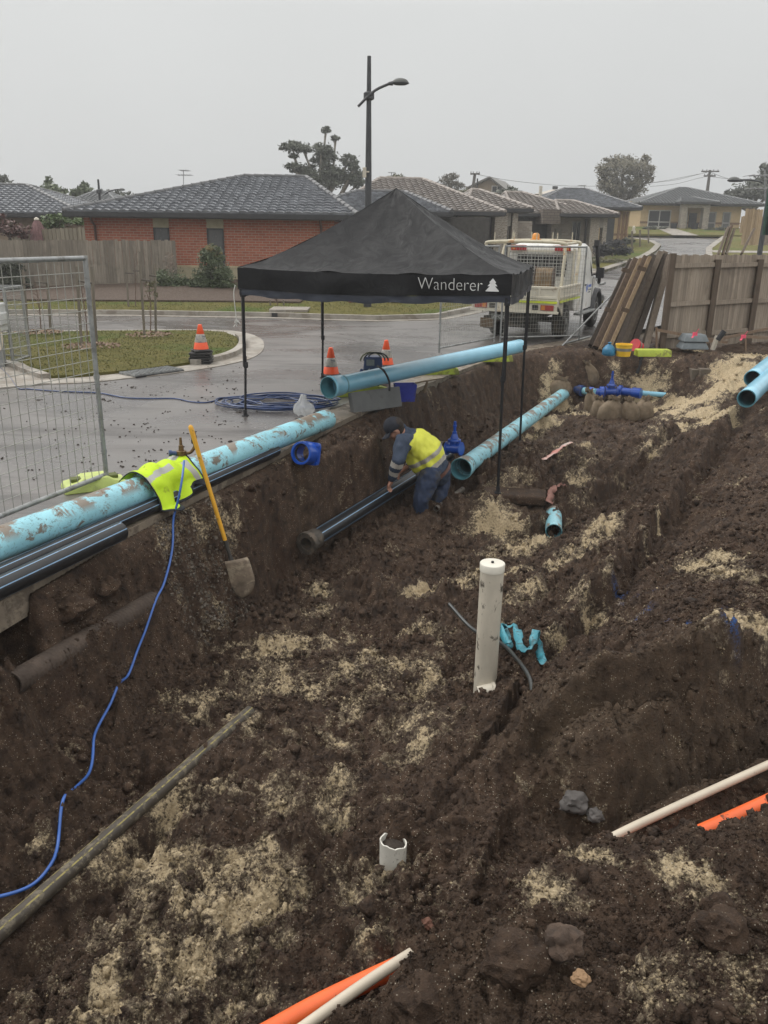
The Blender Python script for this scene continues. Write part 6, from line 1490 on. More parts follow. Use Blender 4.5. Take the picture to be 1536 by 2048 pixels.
# --- end house
Y3 = 80; g3_ = zt(30, 80)+.12; xd = hx(1262, Y3); r = house((xd, Y3, g3_), 0, 'tan brick house with grey roof and stone porch facing down the wet street')
s = lambda px, Y=Y3: hx(px, Y)-xd
zt3 = hz(411, 1350, Y3)-g3_; zz = lambda py: hz(py, 1380, Y3)-g3_
walls(r, [(s(1277), 0), (s(1476), 0), (s(1476), 10), (s(1277), 10)], -.4, zt3, TAN)
mb = MB(); mb.box(((s(1277)+s(1476))/2, -.02, zz(446)), (s(1476)-s(1277), .04, .18)); mb.build('brick_band', mat('brown_band', (.22, .13, .075), .8), r, None, True)
hip_roof(r, s(1267), s(1514), -.8, 11, zt3+.15, zz(385)-zt3+.5, s(1385), s(1405), 5.5, TG, TG, 3)
window(r, ((s(1292)+s(1337))/2, -.04, (zz(421)+zz(455))/2), s(1337)-s(1292), zz(421)-zz(455), mull=1, trans=.3, fr=.08, fm=mat('pale_frame', (.55, .53, .49), .5))
for a, b_ in ((1410, 1427), (1440, 1456)): window(r, ((s(a)+s(b_))/2, -.04, (zz(423)+zz(457))/2), s(b_)-s(a), zz(423)-zz(457), trans=.35, fr=.10, m=mat('drawn_blind', (.10, .10, .10), .25))
for a, b_ in ((1347, 1358), (1389, 1401)): panel(r, ((s(a)+s(b_))/2, -1.2, (zz(409)-.3)/2), (s(b_)-s(a), .7, zz(409)+.3), STONE, 'stone_pillar')
panel(r, ((s(1358)+s(1389))/2, -1.22, zz(413)), (s(1389)-s(1358), .65, zz(409)-zz(417)), STONE, 'porch_beam')
panel(r, (s(1381), -.06, (zz(426)+zz(462))/2), (s(1388)-s(1373), .1, zz(426)-zz(462)), mat('charcoal_door', (.035, .035, .04), .5), 'front_door'); window(r, (s(1364), -.05, (zz(423)+zz(462))/2), s(1371)-s(1358), zz(423)-zz(462), fr=.08)
hip_roof(r, s(1340), s(1416), -1.9, 4, zz(406), .62, s(1370), s(1386), 2.5, TG, TG, 3, name='porch_roof')
# porch pots
for px, lab in ((1346, 'dark plant pot left of the far porch'), (1388, 'dark plant pot right of the far porch')):
    p = A(px, 463, Y=78); mb = MB(); mb.lathe((p.x, p.y, p.z-.05), (0, 0, 1), [(0, .22), (.75, .32), (.75, .26), (.6, .26)], 12); solo(mb, 'plant_pot', BLKM, lab, 'plant pot', 'pots at the far porch', 40)
# garage wing / tan wall between
r = house((hx(1256, 84), 84, 3.0), 0, 'pale tan wall and low roof peeping between the tan house and the end house')
walls(r, [(0, 0), (hx(1310, 84)-hx(1256, 84), 0), (hx(1310, 84)-hx(1256, 84), 6), (0, 6)], -1, hz(403, 1280, 84)-3.0, TAN); hip_roof(r, 1.0, 4.6, -1, 5, hz(402, 1280, 84)-3.0, .55, 2.4, 2.9, 2, TG, TG, 3)
# small pavilion roof right of end house
# --- left dark tiled house, cut by the frame
zl = .7; r = house((A(-160, 500, Y=38).x, 38, zl), 0, 'dark tiled house at the far left edge behind the fences')
s = lambda px, Y=38: hx(px, Y)-A(-160, 500, Y=38).x
wl = hz(433, 60, 38)-zl
walls(r, [(0, .3), (s(160), .3), (s(160), 8), (0, 8)], -.3, wl, mat('buff_brick', (.32, .24, .17), .8)); hip_roof(r, -1, s(178), -.5, 8, wl+.12, 1.28, 1.5, s(42, 41)+.3, 3.6, TD, CAPD, 4)
# grey roofs behind
r = house((hx(130, 60), 60, 1.0), 0, 'small grey tiled roof behind the left houses')
s = lambda px, Y=60: hx(px, Y)-hx(130, 60)
walls(r, [(.5, 0), (s(240), 0), (s(240), 8), (.5, 8)], 0, 2.0, CREAM); hip_roof(r, 0, s(250), -.5, 8, hz(412, 190, 60)-1, 1.0, s(168), s(195), 3, TG, TG, 3)
r = house((hx(290, 62), 62, 1.0), 0, 'low slate coloured roof peeping over the red brick house')
s = lambda px, Y=62: hx(px, Y)-hx(290, 62)
walls(r, [(.5, 0), (s(400), 0), (s(400), 8), (.5, 8)], 0, 2.0, CREAM); hip_roof(r, 0, s(420), -.5, 8, hz(397, 340, 62)-1, .75, s(338), s(380), 3, tile_mat('slate_tile', (.07, .08, .09), (.11, .12, .13)), CAPD, 3)
# --- timber house on the hill with skillion gable
Y4 = 100; r = house((hx(938, Y4), Y4, 2.5), radians(-18), 'tan boarded gable house high behind the brown roofs')
s = lambda px: (hx(px, Y4)-hx(938, Y4)); z_ = lambda py: hz(py, 980, Y4)-2.5
TANB = wood_mat('tan_boards', (.22, .16, .10), (.32, .25, .17), (10, 10, .6)); w_ = s(1001)*1.05
mb = MB(); pr = [(0, 0), (w_, 0), (w_, z_(385)), (s(975), z_(358)), (0, z_(376))]
mb.add([(x, 0, z) for x, z in pr]+[(x, 9, z) for x, z in pr], [(0, 1, 2, 3, 4), (9, 8, 7, 6, 5), (0, 5, 6, 1), (1, 6, 7, 2), (2, 7, 8, 3), (3, 8, 9, 4), (4, 9, 5, 0)]); mb.build('wall', TANB, r, None, True)
mb = MB(); a, b_, c_ = Vector((-.5, -.5, z_(376)+.0)), Vector((s(975), -.5, z_(358)+.22)), Vector((w_+1.0, -.5, z_(385)-.2))
mb.add([a, b_, c_, a+Vector((0, 10, 0)), b_+Vector((0, 10, 0)), c_+Vector((0, 10, 0))]+[q-Vector((0, 0, .18)) for q in (a, b_, c_, a+Vector((0, 10, 0)), b_+Vector((0, 10, 0)), c_+Vector((0, 10, 0)))], [(0, 1, 4, 3), (1, 2, 5, 4), (6, 9, 10, 7), (7, 10, 11, 8), (0, 6, 7, 1), (1, 7, 8, 2), (3, 4, 10, 9), (4, 5, 11, 10), (0, 3, 9, 6), (2, 8, 11, 5)])
mb.build('roof', mat('brown_sheet_roof', (.13, .12, .105), .5, var=.2), r, None, True); window(r, (s(990), -.02, z_(379)), s(1003)-s(985)+.2, z_(372)-z_(386), mull=1, fr=.08, fm=mat('pale_frame', (.55, .53, .49), .5))
# white roofed pavilion
Y5 = 95; r = house((hx(1070, Y5), Y5, 3.0), 0, 'pale cream roof of a raised house behind the tan house')
s = lambda px: hx(px, Y5)-hx(1070, Y5); z_ = lambda py: hz(py, 1100, Y5)-3.0
mb = MB(); e4 = [(-.3, 0), (s(1180)+1, 0), (s(1180)+1, 9), (-.3, 9)]; mb.add([(x, y, z_(388)) for x, y in e4]+[(s(1110), 4, z_(375)), (s(1142), 4, z_(374))], [(0, 1, 5, 4), (1, 2, 5), (2, 3, 4, 5), (3, 0, 4), (3, 2, 1, 0)]); mb.build('roof', mat('cream_sheet_roof', (.50, .45, .38), .6), r, None, True)
walls(r, [(.2, .6), (s(1175), .6), (s(1175), 8), (.2, 8)], 0, z_(389), CREAM)
for k in range(5): panel(r, (s(1072+k*22), .1, z_(395)/1-.2), (.12, .12, z_(388)-z_(402)), mat('pale_frame', (.55, .53, .49), .5), 'post')
mb = MB(); mb.tube([(s(1117), 4, z_(374)), (s(1117), 4, z_(368))], .3, 8); mb.build('flue', BLKM, r, 50, True)
# pale gable seen below the timber house
r = house((hx(948, 70), 70, 1.4), 0, 'pinkish white tent-like roof below the tan gable house')
s = lambda px: hx(px, 70)-hx(948, 70); z_ = lambda py: hz(py, 960, 70)-1.4
mb = MB(); mb.add([(0, 0, z_(397)), (s(986), 0, z_(397)), (s(986), 5, z_(397)), (0, 5, z_(397)), (s(965), 2, z_(384))], [(0, 1, 4), (1, 2, 4), (2, 3, 4), (3, 0, 4), (3, 2, 1, 0)]); mb.build('roof', mat('pinkish_roof', (.52, .45, .44), .7), r, None, True)
panel(r, (s(967), 2.5, z_(397)/2), (s(984), 4.6, z_(397)), CREAM, 'wall')

# ================================================================== FENCES ON THE LEFT
a = A(-30, 590, z=.2); a = Vector((-13.6, 26.6, 0)); b = Vector((A(350, 482, Y=29.2).x, 29.2, 0))
def fence_run(name, a, b, z0a, z0b, z1a, z1b, m, label, w=.10):
    a = Vector(a); b = Vector(b); d_ = b-a; d_.z = 0; L = d_.length; d_.normalize(); nn_ = Vector((d_.y, -d_.x, 0)); R_ = Matrix.Rotation(atan2(d_.y, d_.x), 3, 'Z')
    r = thing(name, (a.x, a.y, z0a), label, 'fence'); mb = MB(); n = int(L/w)
    for i in range(n):
        t_ = (i+.5)/n; z0 = z0a+(z0b-z0a)*t_; z1 = z1a+(z1b-z1a)*t_+rnd.uniform(-.015, .02)+(.01 if i % 2 else 0); p = a+d_*(L*t_)+nn_*(.018 if i % 2 else 0)
        mb.box((p.x, p.y, (z0+z1)/2), (w*1.03 if i % 2 else w*.9, .018, z1-z0), R_)
    mb.build('palings', m, r); mb = MB(); p = a+nn_*.01; q = b+nn_*.01; mb.beam((p.x, p.y, z0a+.02), (q.x, q.y, z0b+.02), .05, .2); mb.build('plinth_board', m, r)
    mb = MB()
    for k in (.25, .85): p = a-nn_*.05; q = b-nn_*.05; mb.beam((p.x, p.y, z0a+(z1a-z0a)*k), (q.x, q.y, z0b+(z1b-z0b)*k), .05, .08)
    mb.build('rail', m, r); return r
fence_run('paling_fence', a, b, .35, .45, hz(482, -20, 26.6), hz(481, 350, 29.2), PALEP, 'long weathered grey paling fence before the red brick house', .115)
a2 = Vector((A(178, 480, Y=31.5).x, 31.5, 0)); b2 = Vector((A(20, 480, Y=34).x, 34, 0))
fence_run('paling_fence', b2, a2, .5, .5, hz(462, 40, 34), hz(455, 178, 31.5), wood_mat('older_paling', (.20, .17, .12), (.33, .29, .22)), 'second paling fence behind the long grey one', .12)

# folded parasol
p = A(78, 480, Y=33); z1 = hz(438, 78, 33); mb = MB(); r = thing('parasol', (p.x, p.y, .6), 'folded dusky pink parasol with white tip behind the paling fence', 'parasol')
mb.lathe((p.x, p.y, .6), (0, 0, 1), [(0, .03), (z1-1.9, .03)], 8); mb.build('pole', WHITEP, r, 50)
mb = MB(); n = 24; rr = []
for h, q in ((z1-1.9, .24), (z1-1.5, .30), (z1-1.0, .22), (z1-.72, .12), (z1-.62, .05)): rr.append([Vector((p.x+cos(2*pi*j/n)*q*(1+.2*(j % 2)), p.y+sin(2*pi*j/n)*q*(1+.2*(j % 2)), .6+h)) for j in range(n)])
mb.rings(rr); mb.build('canopy', mat('dusky_pink', (.22, .12, .12), .9, var=.4), r, 50)
mb = MB(); mb.lathe((p.x, p.y, z1-.04), (0, 0, 1), [(0, .10), (.06, .09), (.1, .02)], 10); mb.build('tip', WHITEP, r, 50)

# ================================================================== STREET LAMPS, POWER POLE, ANTENNAS
def lamp(px, base_py, top_py, arm_l, arm_r, head, Y, label, r_=.055, wires=False):
    b = A(px, base_py, Y=Y); zb_ = b.z; top = A(px, top_py, Y=Y).z; x0 = b.x
    r = thing('street_lamp', (x0, Y, zb_), label, 'street lamp')
    mb = MB(); mb.tube([(x0, Y, zb_), (x0, Y, zb_+(top-zb_)*.5), (x0, Y, top)], [r_*1.35, r_*1.1, r_*.6], 12); mb.build('pole', DGREY, r, 50)
    pts = [A(x, y, Y=Y-.12) for x, y in arm_l+arm_r]; mb = MB(); mb.tube(curve(pts, 6), r_*.42, 8); mb.build('arm', DGREY, r, 60)
    j = A(px, arm_l[-1][1], Y=Y); mb = MB(); mb.lathe((x0, Y, j.z-.1), (0, 0, 1), [(0, r_*1.2), (.03, r_*1.7), (.17, r_*1.7), (.2, r_*1.2)], 12); mb.build('clamp', DGREY, r, 50)
    h0 = A(head[0][0], head[0][1], Y=Y-.12); h1 = A(head[1][0], head[1][1], Y=Y-.12); d_ = h1-h0; L = d_.length; hm = mat('lamp_head_grey', (.11, .115, .11), .5)
    mb = MB(); c = h0+d_*.58; n = 20; rr = []
    for k in range(7):
        a = k/6*pi/2; rr.append([c+Vector((cos(2*pi*q/n)*L*.48*cos(a), sin(2*pi*q/n)*L*.26*cos(a), sin(a)*L*.25)) for q in range(n)])
    mb.rings(rr, True, True, True); mb.build('hood', hm, r, 60)
    mb = MB(); rr = []
    for f_, sc_ in ((.02, .75), (0, 1), (-.04, 1.0), (-.10, .62)): rr.append([c+Vector((cos(2*pi*q/n)*L*.52*sc_, sin(2*pi*q/n)*L*.28*sc_, f_*L*1.3)) for q in range(n)])
    mb.rings(rr); mb.build('lamp_shade', DGREY, r, 60)
    mb = MB(); mb.tube([h0-d_*.12, h0+d_*.15], [L*.09, L*.13], 10); mb.build('neck', DGREY, r, 50)
    return r
Yl = A(732, 618, z=.14).y
lamp(735, 616, 112, [(716, 213), (737, 192)], [(755, 178), (782, 166)], ((781, 167), (815, 164)), Yl, 'tall charcoal street lamp with curved arm rising behind the gazebo', .085)
p = A(729, 345, Y=Yl-.15); mb = MB(); mb.box(p, (.10, .08, .26)); mb.box(p+Vector((.09, 0, .02)), (.08, .02, .04)); solo(mb, 'sensor_box', WHITEP, 'small white sensor box strapped to the tall street lamp', 'sensor box', None, None, .02)
lamp(218, 600, 359, [(210, 388), (218, 383)], [(228, 380), (238, 379)], ((236, 379), (249, 380)), 48, 'small distant street lamp over the left roofs', .09)
lamp(1518, 515, 330, [(1525, 366), (1519, 363)], [(1500, 360), (1482, 360)], ((1483, 361), (1457, 360)), 38, 'dark street lamp at the right edge beside the pale fence', .085)
# power pole
def power_pole(px, py0, py1, Y, arms, label, lean=0):
    b = A(px, py0, Y=Y); t_ = A(px+lean, py1, Y=Y); r = thing('power_pole', (b.x, Y, b.z), label, 'power pole')
    mb = MB(); mb.tube([b, t_], [.2, .14], 10); mb.build('pole', mat('old_pole', (.12, .11, .10), .8), r, 50)
    for py, w_ in arms:
        c = A(px+lean*(py0-py)/(py0-py1), py, Y=Y); mb = MB(); mb.beam(c+Vector((-w_/2, 0, 0)), c+Vector((w_/2, -.3, 0)), .14, .14); mb.build('crossarm', mat('old_pole', (.12, .11, .10), .8), r)
        for q in (-.45, -.2, .2, .45): mb = MB(); mb.tube([c+Vector((q*w_, -.1, 0)), c+Vector((q*w_, -.1, .22))], .05, 6); mb.build('insulator', mat('insulator', (.2, .2, .2), .5), r, 50)
    return r
power_pole(1414, 388, 340, 105, [(343, 2.0), (352, 1.3)], 'timber power pole with two crossarms above the end house', 6)
power_pole(942, 405, 347, 88, [(348, .9)], 'leaning power pole left of the tan gable house', 8)
mb = MB(); mb.tube([A(953, 400, Y=86), A(955, 357, Y=86)], .07, 8); solo(mb, 'thin_pole', BLKM, 'thin dark pole beside the leaning power pole', 'pole', None, 50)
WIR = mat('power_wire', (.20, .20, .20), .6)
def wire(pts, Y, label, r_=.022):
    mb = MB(); q = [A(x, y, Y=Y[0]+(Y[1]-Y[0])*i/(len(pts)-1)) for i, (x, y) in enumerate(pts)]; mb.tube(curve(q, 6), r_, 5); solo(mb, 'power_line', WIR, label, 'power line', 'overhead power lines', 60)
wire([(950, 348), (1020, 361), (1120, 371), (1200, 372), (1300, 366), (1414, 345)], (88, 104), 'long power line sagging between the two poles')
wire([(1300, 366), (1350, 360), (1392, 350), (1414, 344)], (104, 105), 'upper power line left of the crossarmed pole'); wire([(1300, 373), (1350, 368), (1395, 357), (1414, 353)], (104, 105), 'lower power line left of the crossarmed pole')
wire([(1420, 344), (1440, 352), (1456, 357), (1480, 362)], (105, 104), 'upper power line right of the crossarmed pole'); wire([(1420, 353), (1450, 357), (1490, 363)], (105, 104), 'lower power line right of the crossarmed pole')
def antenna(px, py0, py1, bars, Y, label, r_=.03):
    b = A(px, py0, Y=Y); t_ = A(px, py1, Y=Y); r = thing('tv_antenna', tuple(b), label, 'antenna'); AN = mat('antenna_grey', (.28, .28, .29), .5)
    mb = MB(); mb.tube([b, t_], r_, 6); mb.build('mast', AN, r, 50); mb = MB()
    for x0, x1, y in bars: mb.tube([A(x0, y, Y=Y-.02), A(x1, y+1, Y=Y+.5)], r_*.8, 6)
    mb.build('boom', AN, r, 50)
    mb = MB()
    for x0, x1, y in bars:
        for k in range(6): p = A(x0+(x1-x0)*k/5, y, Y=Y); mb.tube([p+Vector((0, -.5, .0)), p+Vector((0, .5, .0))], r_*.5, 4)
    mb.build('elements', AN, r, 50)
antenna(367, 386, 340, [(360, 378, 341), (355, 383, 350)], 45, 'thin grey television antenna above the red brick house', .018)
antenna(783, 372, 345, [(777, 790, 345)], 60, 'tiny television antenna left of the gazebo peak', .025)
antenna(1169, 388, 370, [(1157, 1171, 371)], 80, 'small television antenna on the pale roof', .03)
antenna(1530, 400, 340, [(1498, 1560, 351), (1500, 1560, 377)], 30, 'large television antenna at the right edge behind the lamp', .02)
mb = MB(); p = A(1529, 470, Y=27); q = A(1541, 375, Y=27); mb.beam(p, q, .12, .12); mb.beam(A(1533, 470, Y=27), A(1545, 380, Y=27), .12, .12); solo(mb, 'green_post', mat('green_paint', (.008, .05, .03), .5), 'green painted leaning frame at the right edge', 'frame')

# ================================================================== TREES AND SHRUBS
def foliage(mb, c, rx, ry, rz, n, sz, rs, shell=.55):
    subs = []
    for _ in range(max(5, int(14*(rx*rz)**.35))):
        a = Vector((rs.gauss(0, 1), rs.gauss(0, 1), rs.gauss(0, 1))).normalized()*rs.uniform(.35, .95); subs.append((a, rs.uniform(.16, .40)))
    for _ in range(n):
        if rs.random() < .82:
            a, q = rs.choice(subs); p = a+Vector((rs.gauss(0, q*.6), rs.gauss(0, q*.6), rs.gauss(0, q*.42)))
            p = Vector((c.x+p.x*rx, c.y+p.y*ry, c.z+p.z*rz)); a = Vector((rs.gauss(0, 1), rs.gauss(0, 1), rs.gauss(0, 1))).normalized(); b_ = a.orthogonal().normalized(); s_ = sz*rs.uniform(.4, 1.1)
            mb.add([p-a*s_, p+b_*s_*.42, p+a*s_, p-b_*s_*.42], [(0, 1, 2, 3)]); continue
        while True:
            x, y, z = rs.uniform(-1, 1), rs.uniform(-1, 1), rs.uniform(-1, 1); q = x*x+y*y+z*z
            if q <= 1: break
        q = sqrt(q) or 1; k = (shell+(1-shell)*rs.random())/q if rs.random() < .7 else 1
        lump = 1+.28*mn.noise(Vector((x*2.2+c.x, y*2.2, z*2.2+c.z)))
        p = Vector((c.x+x*k*rx*lump, c.y+y*k*ry*lump, c.z+z*k*rz*lump))
        a = Vector((rs.gauss(0, 1), rs.gauss(0, 1), rs.gauss(0, 1))).normalized(); b_ = a.orthogonal().normalized(); s_ = sz*rs.uniform(.5, 1.2)
        mb.add([p-a*s_, p+b_*s_*.42, p+a*s_, p-b_*s_*.42], [(0, 1, 2, 3)])
def tree(label, Y, blobs, base, m, leaf=.22, dens=1.0, name='tree', trunk_r=.22, limbs=True, depth=1.0, cat='tree', shell=.55, tm=BARK):
    """blobs: photo ellipses (px, py, rx, ry) turned into round clumps at the tree's own distance"""
    rs = random.Random(int(base[0]*7+Y)); b = A(base[0], base[1], Y=Y); b.z = min(b.z, zt(b.x, Y)) if name != 'shrub' else b.z
    r = thing(name, tuple(b), label, cat); mb = MB(); k = (A(769, 500, Y=Y)-A(768, 500, Y=Y)).length; cs_ = []
    for i, (x, y, rx, ry) in enumerate(blobs):
        yy = Y+rs.uniform(-.5, .5)*rx*k*depth*1.4; c = A(x, y, Y=yy); Rx, Rz = rx*k, ry*k; cs_.append((c, Rz))
        n = int(dens*min(2600, 34*(Rx*Rz)/(leaf*leaf)*1.0+60)); foliage(mb, c, Rx, Rx*depth, Rz, n, leaf, rs, shell)
    mb.build('crown', m, r)
    t = MB(); top = sum((c for c, _ in cs_), Vector())/len(cs_); fork = b.lerp(top, .45); fork.x = (b.x*.6+top.x*.4)
    t.tube([b, b.lerp(fork, .5)+Vector((.05*trunk_r, 0, 0)), fork], [trunk_r*1.3, trunk_r, trunk_r*.8], 8)
    if limbs:
        for c, Rz in cs_:
            e_ = c-Vector((0, 0, Rz*.3)); m1 = fork.lerp(e_, .5)+Vector((rs.uniform(-.1, .1), 0, -.08))*(e_-fork).length; t.tube([fork, m1, e_, e_+(c-e_)*1.4], [trunk_r*.55, trunk_r*.34, trunk_r*.2, trunk_r*.08], 6)
            for q in range(3): d_ = Vector((rs.uniform(-1, 1), rs.uniform(-.6, .6), rs.uniform(.1, 1)))*Rz*.8; t.tube([m1.lerp(e_, .7), e_+d_*.5, e_+d_], [trunk_r*.16, trunk_r*.1, trunk_r*.04], 4)
    t.build('trunk', tm, r, 60)
    return r
LG = leaf_mat('gum_leaf', (.024, .031, .019), (.085, .097, .060)); LD = leaf_mat('dark_leaf', (.024, .029, .020), (.075, .083, .055)); LO = leaf_mat('olive_leaf', (.05, .052, .022), (.13, .12, .055))
LB = leaf_mat('brownish_leaf', (.055, .048, .035), (.12, .105, .075)); LF = leaf_mat('fresh_leaf', (.03, .055, .015), (.10, .15, .035)); LM = leaf_mat('mid_leaf', (.035, .052, .024), (.11, .14, .06))
GUMB = mat('pale_gum_bark', (.30, .27, .22), .8, var=.5, scale=4)
tree('tall eucalypt with layered umbrella clumps and pale limbs behind the red brick house', 75,
     [(651, 260, 12, 6), (671, 276, 8, 6), (586, 296, 24, 11), (606, 296, 20, 10), (643, 297, 19, 13), (658, 312, 21, 12), (697, 321, 18, 12), (708, 335, 12, 9), (640, 320, 18, 12), (587, 334, 17, 10), (612, 342, 22, 14), (622, 360, 26, 15), (664, 342, 28, 14), (660, 364, 33, 16), (702, 355, 28, 15), (716, 366, 16, 10), (588, 312, 10, 5)],
     (640, 440), LG, .16, 1.7, trunk_r=.38, tm=GUMB, shell=.35)
tree('round dark bush crown over the ridge of the red brick house', 70, [(488, 363, 17, 12), (478, 368, 12, 9), (500, 368, 10, 8)], (488, 420), LD, .22)
tree('small grey-green tree tips left of the tall eucalypt', 90, [(555, 368, 6, 6), (575, 366, 10, 7)], (560, 420), LG, .22)
tree('low olive tree row behind the gazebo peak', 85, [(775, 362, 12, 8), (795, 358, 16, 11), (824, 364, 12, 7), (836, 367, 14, 8), (812, 370, 20, 6)], (795, 420), LO, .22)
tree('bare brownish tree left of the tan gable house', 90, [(900, 365, 22, 17), (880, 375, 20, 12), (915, 372, 20, 13), (905, 352, 14, 8)], (900, 420), LB, .14, .45, shell=.2)
tree('dark evergreen shrub in front of the tan gable house', 80, [(1005, 388, 14, 12), (1022, 386, 22, 12), (1035, 392, 14, 10)], (1018, 430), LD, .22)
tree('olive bush beside the leaning power pole', 84, [(935, 386, 24, 8), (920, 390, 20, 8)], (930, 420), LO, .22)
tree('big round brown-green tree behind the tan house', 100,
     [(1245, 340, 34, 22), (1210, 345, 18, 22), (1280, 345, 24, 25), (1292, 322, 12, 14), (1250, 322, 28, 14), (1225, 325, 20, 13), (1230, 372, 32, 22), (1272, 375, 26, 20), (1250, 392, 36, 16), (1208, 368, 16, 15), (1300, 350, 8, 18)], (1248, 440), leaf_mat('autumn_gum_leaf', (.06, .056, .035), (.17, .15, .095)), .19, .75, trunk_r=.5, shell=.3)
tree('dark spreading pine crown behind the right street lamp', 95, [(1500, 382, 40, 20), (1470, 390, 22, 12), (1525, 370, 28, 22), (1530, 345, 14, 18), (1545, 375, 25, 30), (1455, 386, 7, 5)], (1505, 440), LD, .3, 1.1, trunk_r=.5)
tree('dark treetop at the far left edge over the tiled house', 70, [(5, 370, 22, 18), (25, 378, 14, 11), (50, 385, 12, 7)], (5, 430), LD, .24)
tree('dark pointed tree behind the left houses', 68, [(98, 380, 26, 14), (97, 364, 7, 12), (80, 386, 14, 10), (118, 385, 14, 12)], (98, 430), LM, .22)
tree('broad bushy tree right of the pointed tree', 66, [(168, 384, 18, 13), (152, 388, 14, 11), (182, 386, 14, 11), (168, 372, 8, 7)], (168, 430), LM, .22)
tree('row of low trees behind the small distant lamp', 72, [(205, 388, 16, 9), (230, 390, 20, 9), (255, 392, 16, 8), (280, 394, 12, 7)], (235, 430), LD, .22)
tree('yellow-green hedge top before the left tiled house', 34, [(95, 440, 18, 14), (120, 437, 22, 12), (150, 441, 18, 9), (105, 448, 26, 9)], (115, 475), LF, .10, .9, 'shrub', .05, cat='shrub')
tree('red-brown bush behind the fence at the left', 33, [(20, 458, 26, 18), (45, 462, 22, 14), (3, 445, 12, 22)], (20, 480), leaf_mat('wine_leaf', (.05, .022, .020), (.13, .06, .05)), .09, .8, 'shrub', .05, cat='shrub')
# shrubs in the bed
def bush(px, py, rx, ry, Y, m, label, leaf=.05, dens=1.6, blobs=None):
    return tree(label, Y, blobs or [(px, py, rx, ry), (px-rx*.5, py+ry*.2, rx*.6, ry*.7), (px+rx*.5, py+ry*.2, rx*.6, ry*.7)], (px, py+ry*.95), m, leaf, dens, 'shrub', .03, True, .8, 'shrub', .3)
bush(345, 566, 34, 32, 28.3, LM, 'dark green round shrub before the fence corner', .045)
bush(425, 552, 26, 32, 28.0, LM, 'tall feathery shrub with golden tips against the red brick wall', .045, 1.6, [(425, 575, 40, 24), (430, 548, 34, 30), (418, 522, 26, 24), (425, 502, 18, 14), (447, 560, 26, 24), (402, 560, 22, 26)])
tree('golden sprigs on top of the tall feathery shrub', 27.9, [(424, 500, 16, 12), (415, 515, 14, 10), (437, 510, 12, 10)], (425, 540), leaf_mat('golden_leaf', (.12, .09, .03), (.24, .19, .07)), .035, .35, 'shrub', .01, True, .8, 'shrub', .1)
bush(458, 580, 18, 14, 27.8, LF, 'low leafy shrub at the left of the gazebo', .045)
bush(20, 560, 34, 40, 27, LD, 'dark hedge behind the meter cabinet at the left edge', .06)
tree('thin bare bush reaching above the dark round shrub', 28.2, [(345, 530, 14, 22), (335, 515, 8, 14)], (350, 575), leaf_mat('dry_twig', (.16, .12, .09), (.28, .22, .17)), .03, .12, 'shrub', .015, True, .8, 'shrub', .1)
tree('lavender clump showing under the canopy edge', 26.6, [(520, 603, 14, 5), (560, 603, 18, 5), (600, 604, 18, 5), (635, 603, 12, 5)], (570, 612), leaf_mat('lavender', (.06, .06, .07), (.13, .11, .17)), .035, .8, 'shrub', .01, False, .8, 'shrub', .2)
mb = MB(); mb.tube([A(430+i*4, 596+3*sin(i*1.1), Y=26.9+.2*sin(i)) for i in range(12)], .025, 6); solo(mb, 'garden_hose', mat('green_hose', (.02, .22, .14), .5), 'green garden hose lying in the bed left of the gazebo', 'garden hose', None, 60)
for i, (x, y, rx, ry, Y, lab) in enumerate(((1300, 458, 14, 7, 77, 'low hedge below the big window of the end house'), (1325, 459, 10, 6, 77, 'round bush right of the low hedge of the end house'), (1418, 461, 12, 6, 77, 'bush below the right windows of the end house'), (1440, 459, 10, 8, 77, 'bush at the right corner of the end house'), (1256, 481, 12, 8, 58, 'round bush at the corner of the tan house'))):
    bush(x, y, rx, ry, Y, LD, lab, .12, 1.2)
bush(1215, 520, 34, 5, 41, LO, 'straggly low plants in the bed beside the pale driveway', .07, .7)
bush(1190, 522, 12, 7, 42, LM, 'small leafy plant by the second stone portico', .07, .8)
tree('dark mound of screening plants before the tan house', 46, [(1225, 496, 30, 15), (1200, 500, 16, 14), (1250, 502, 18, 10)], (1225, 512), leaf_mat('black_mesh_leaf', (.008, .008, .010), (.02, .02, .022)), .07, 2.0, 'shrub', .04, False, .8, 'shrub', .6)
# dead leaves under the saplings
def leaflit(px, py, rx, n, lab):
    c = T(px, py, .11); mb = MB()
    for k in range(n):
        a = rnd.uniform(0, 2*pi); q = sqrt(rnd.random())*rx; p = c+Vector((cos(a)*q, sin(a)*q*.9, rnd.uniform(.01, .05)*(1.3-q/rx))); d1 = Vector((rnd.gauss(0, 1), rnd.gauss(0, 1), rnd.gauss(0, .5))).normalized()*.035; d2 = d1.orthogonal().normalized()*.02
        mb.add([p-d1, p+d2, p+d1, p-d2], [(0, 1, 2, 3)])
    o = mb.build('leaves', leaf_mat('dead_leaf', (.12, .07, .045), (.28, .19, .12))); tag(o, lab, None, None, 'stuff')
for px, py, rx, lab in ((300, 669, .5, 'brown leaves round the sapling nearest the kerb bend'), (182, 692, .55, 'brown leaves round the nearest sapling on the island'), (78, 665, .5, 'brown leaves round the left sapling on the island')): leaflit(px, py, rx, 200, lab)
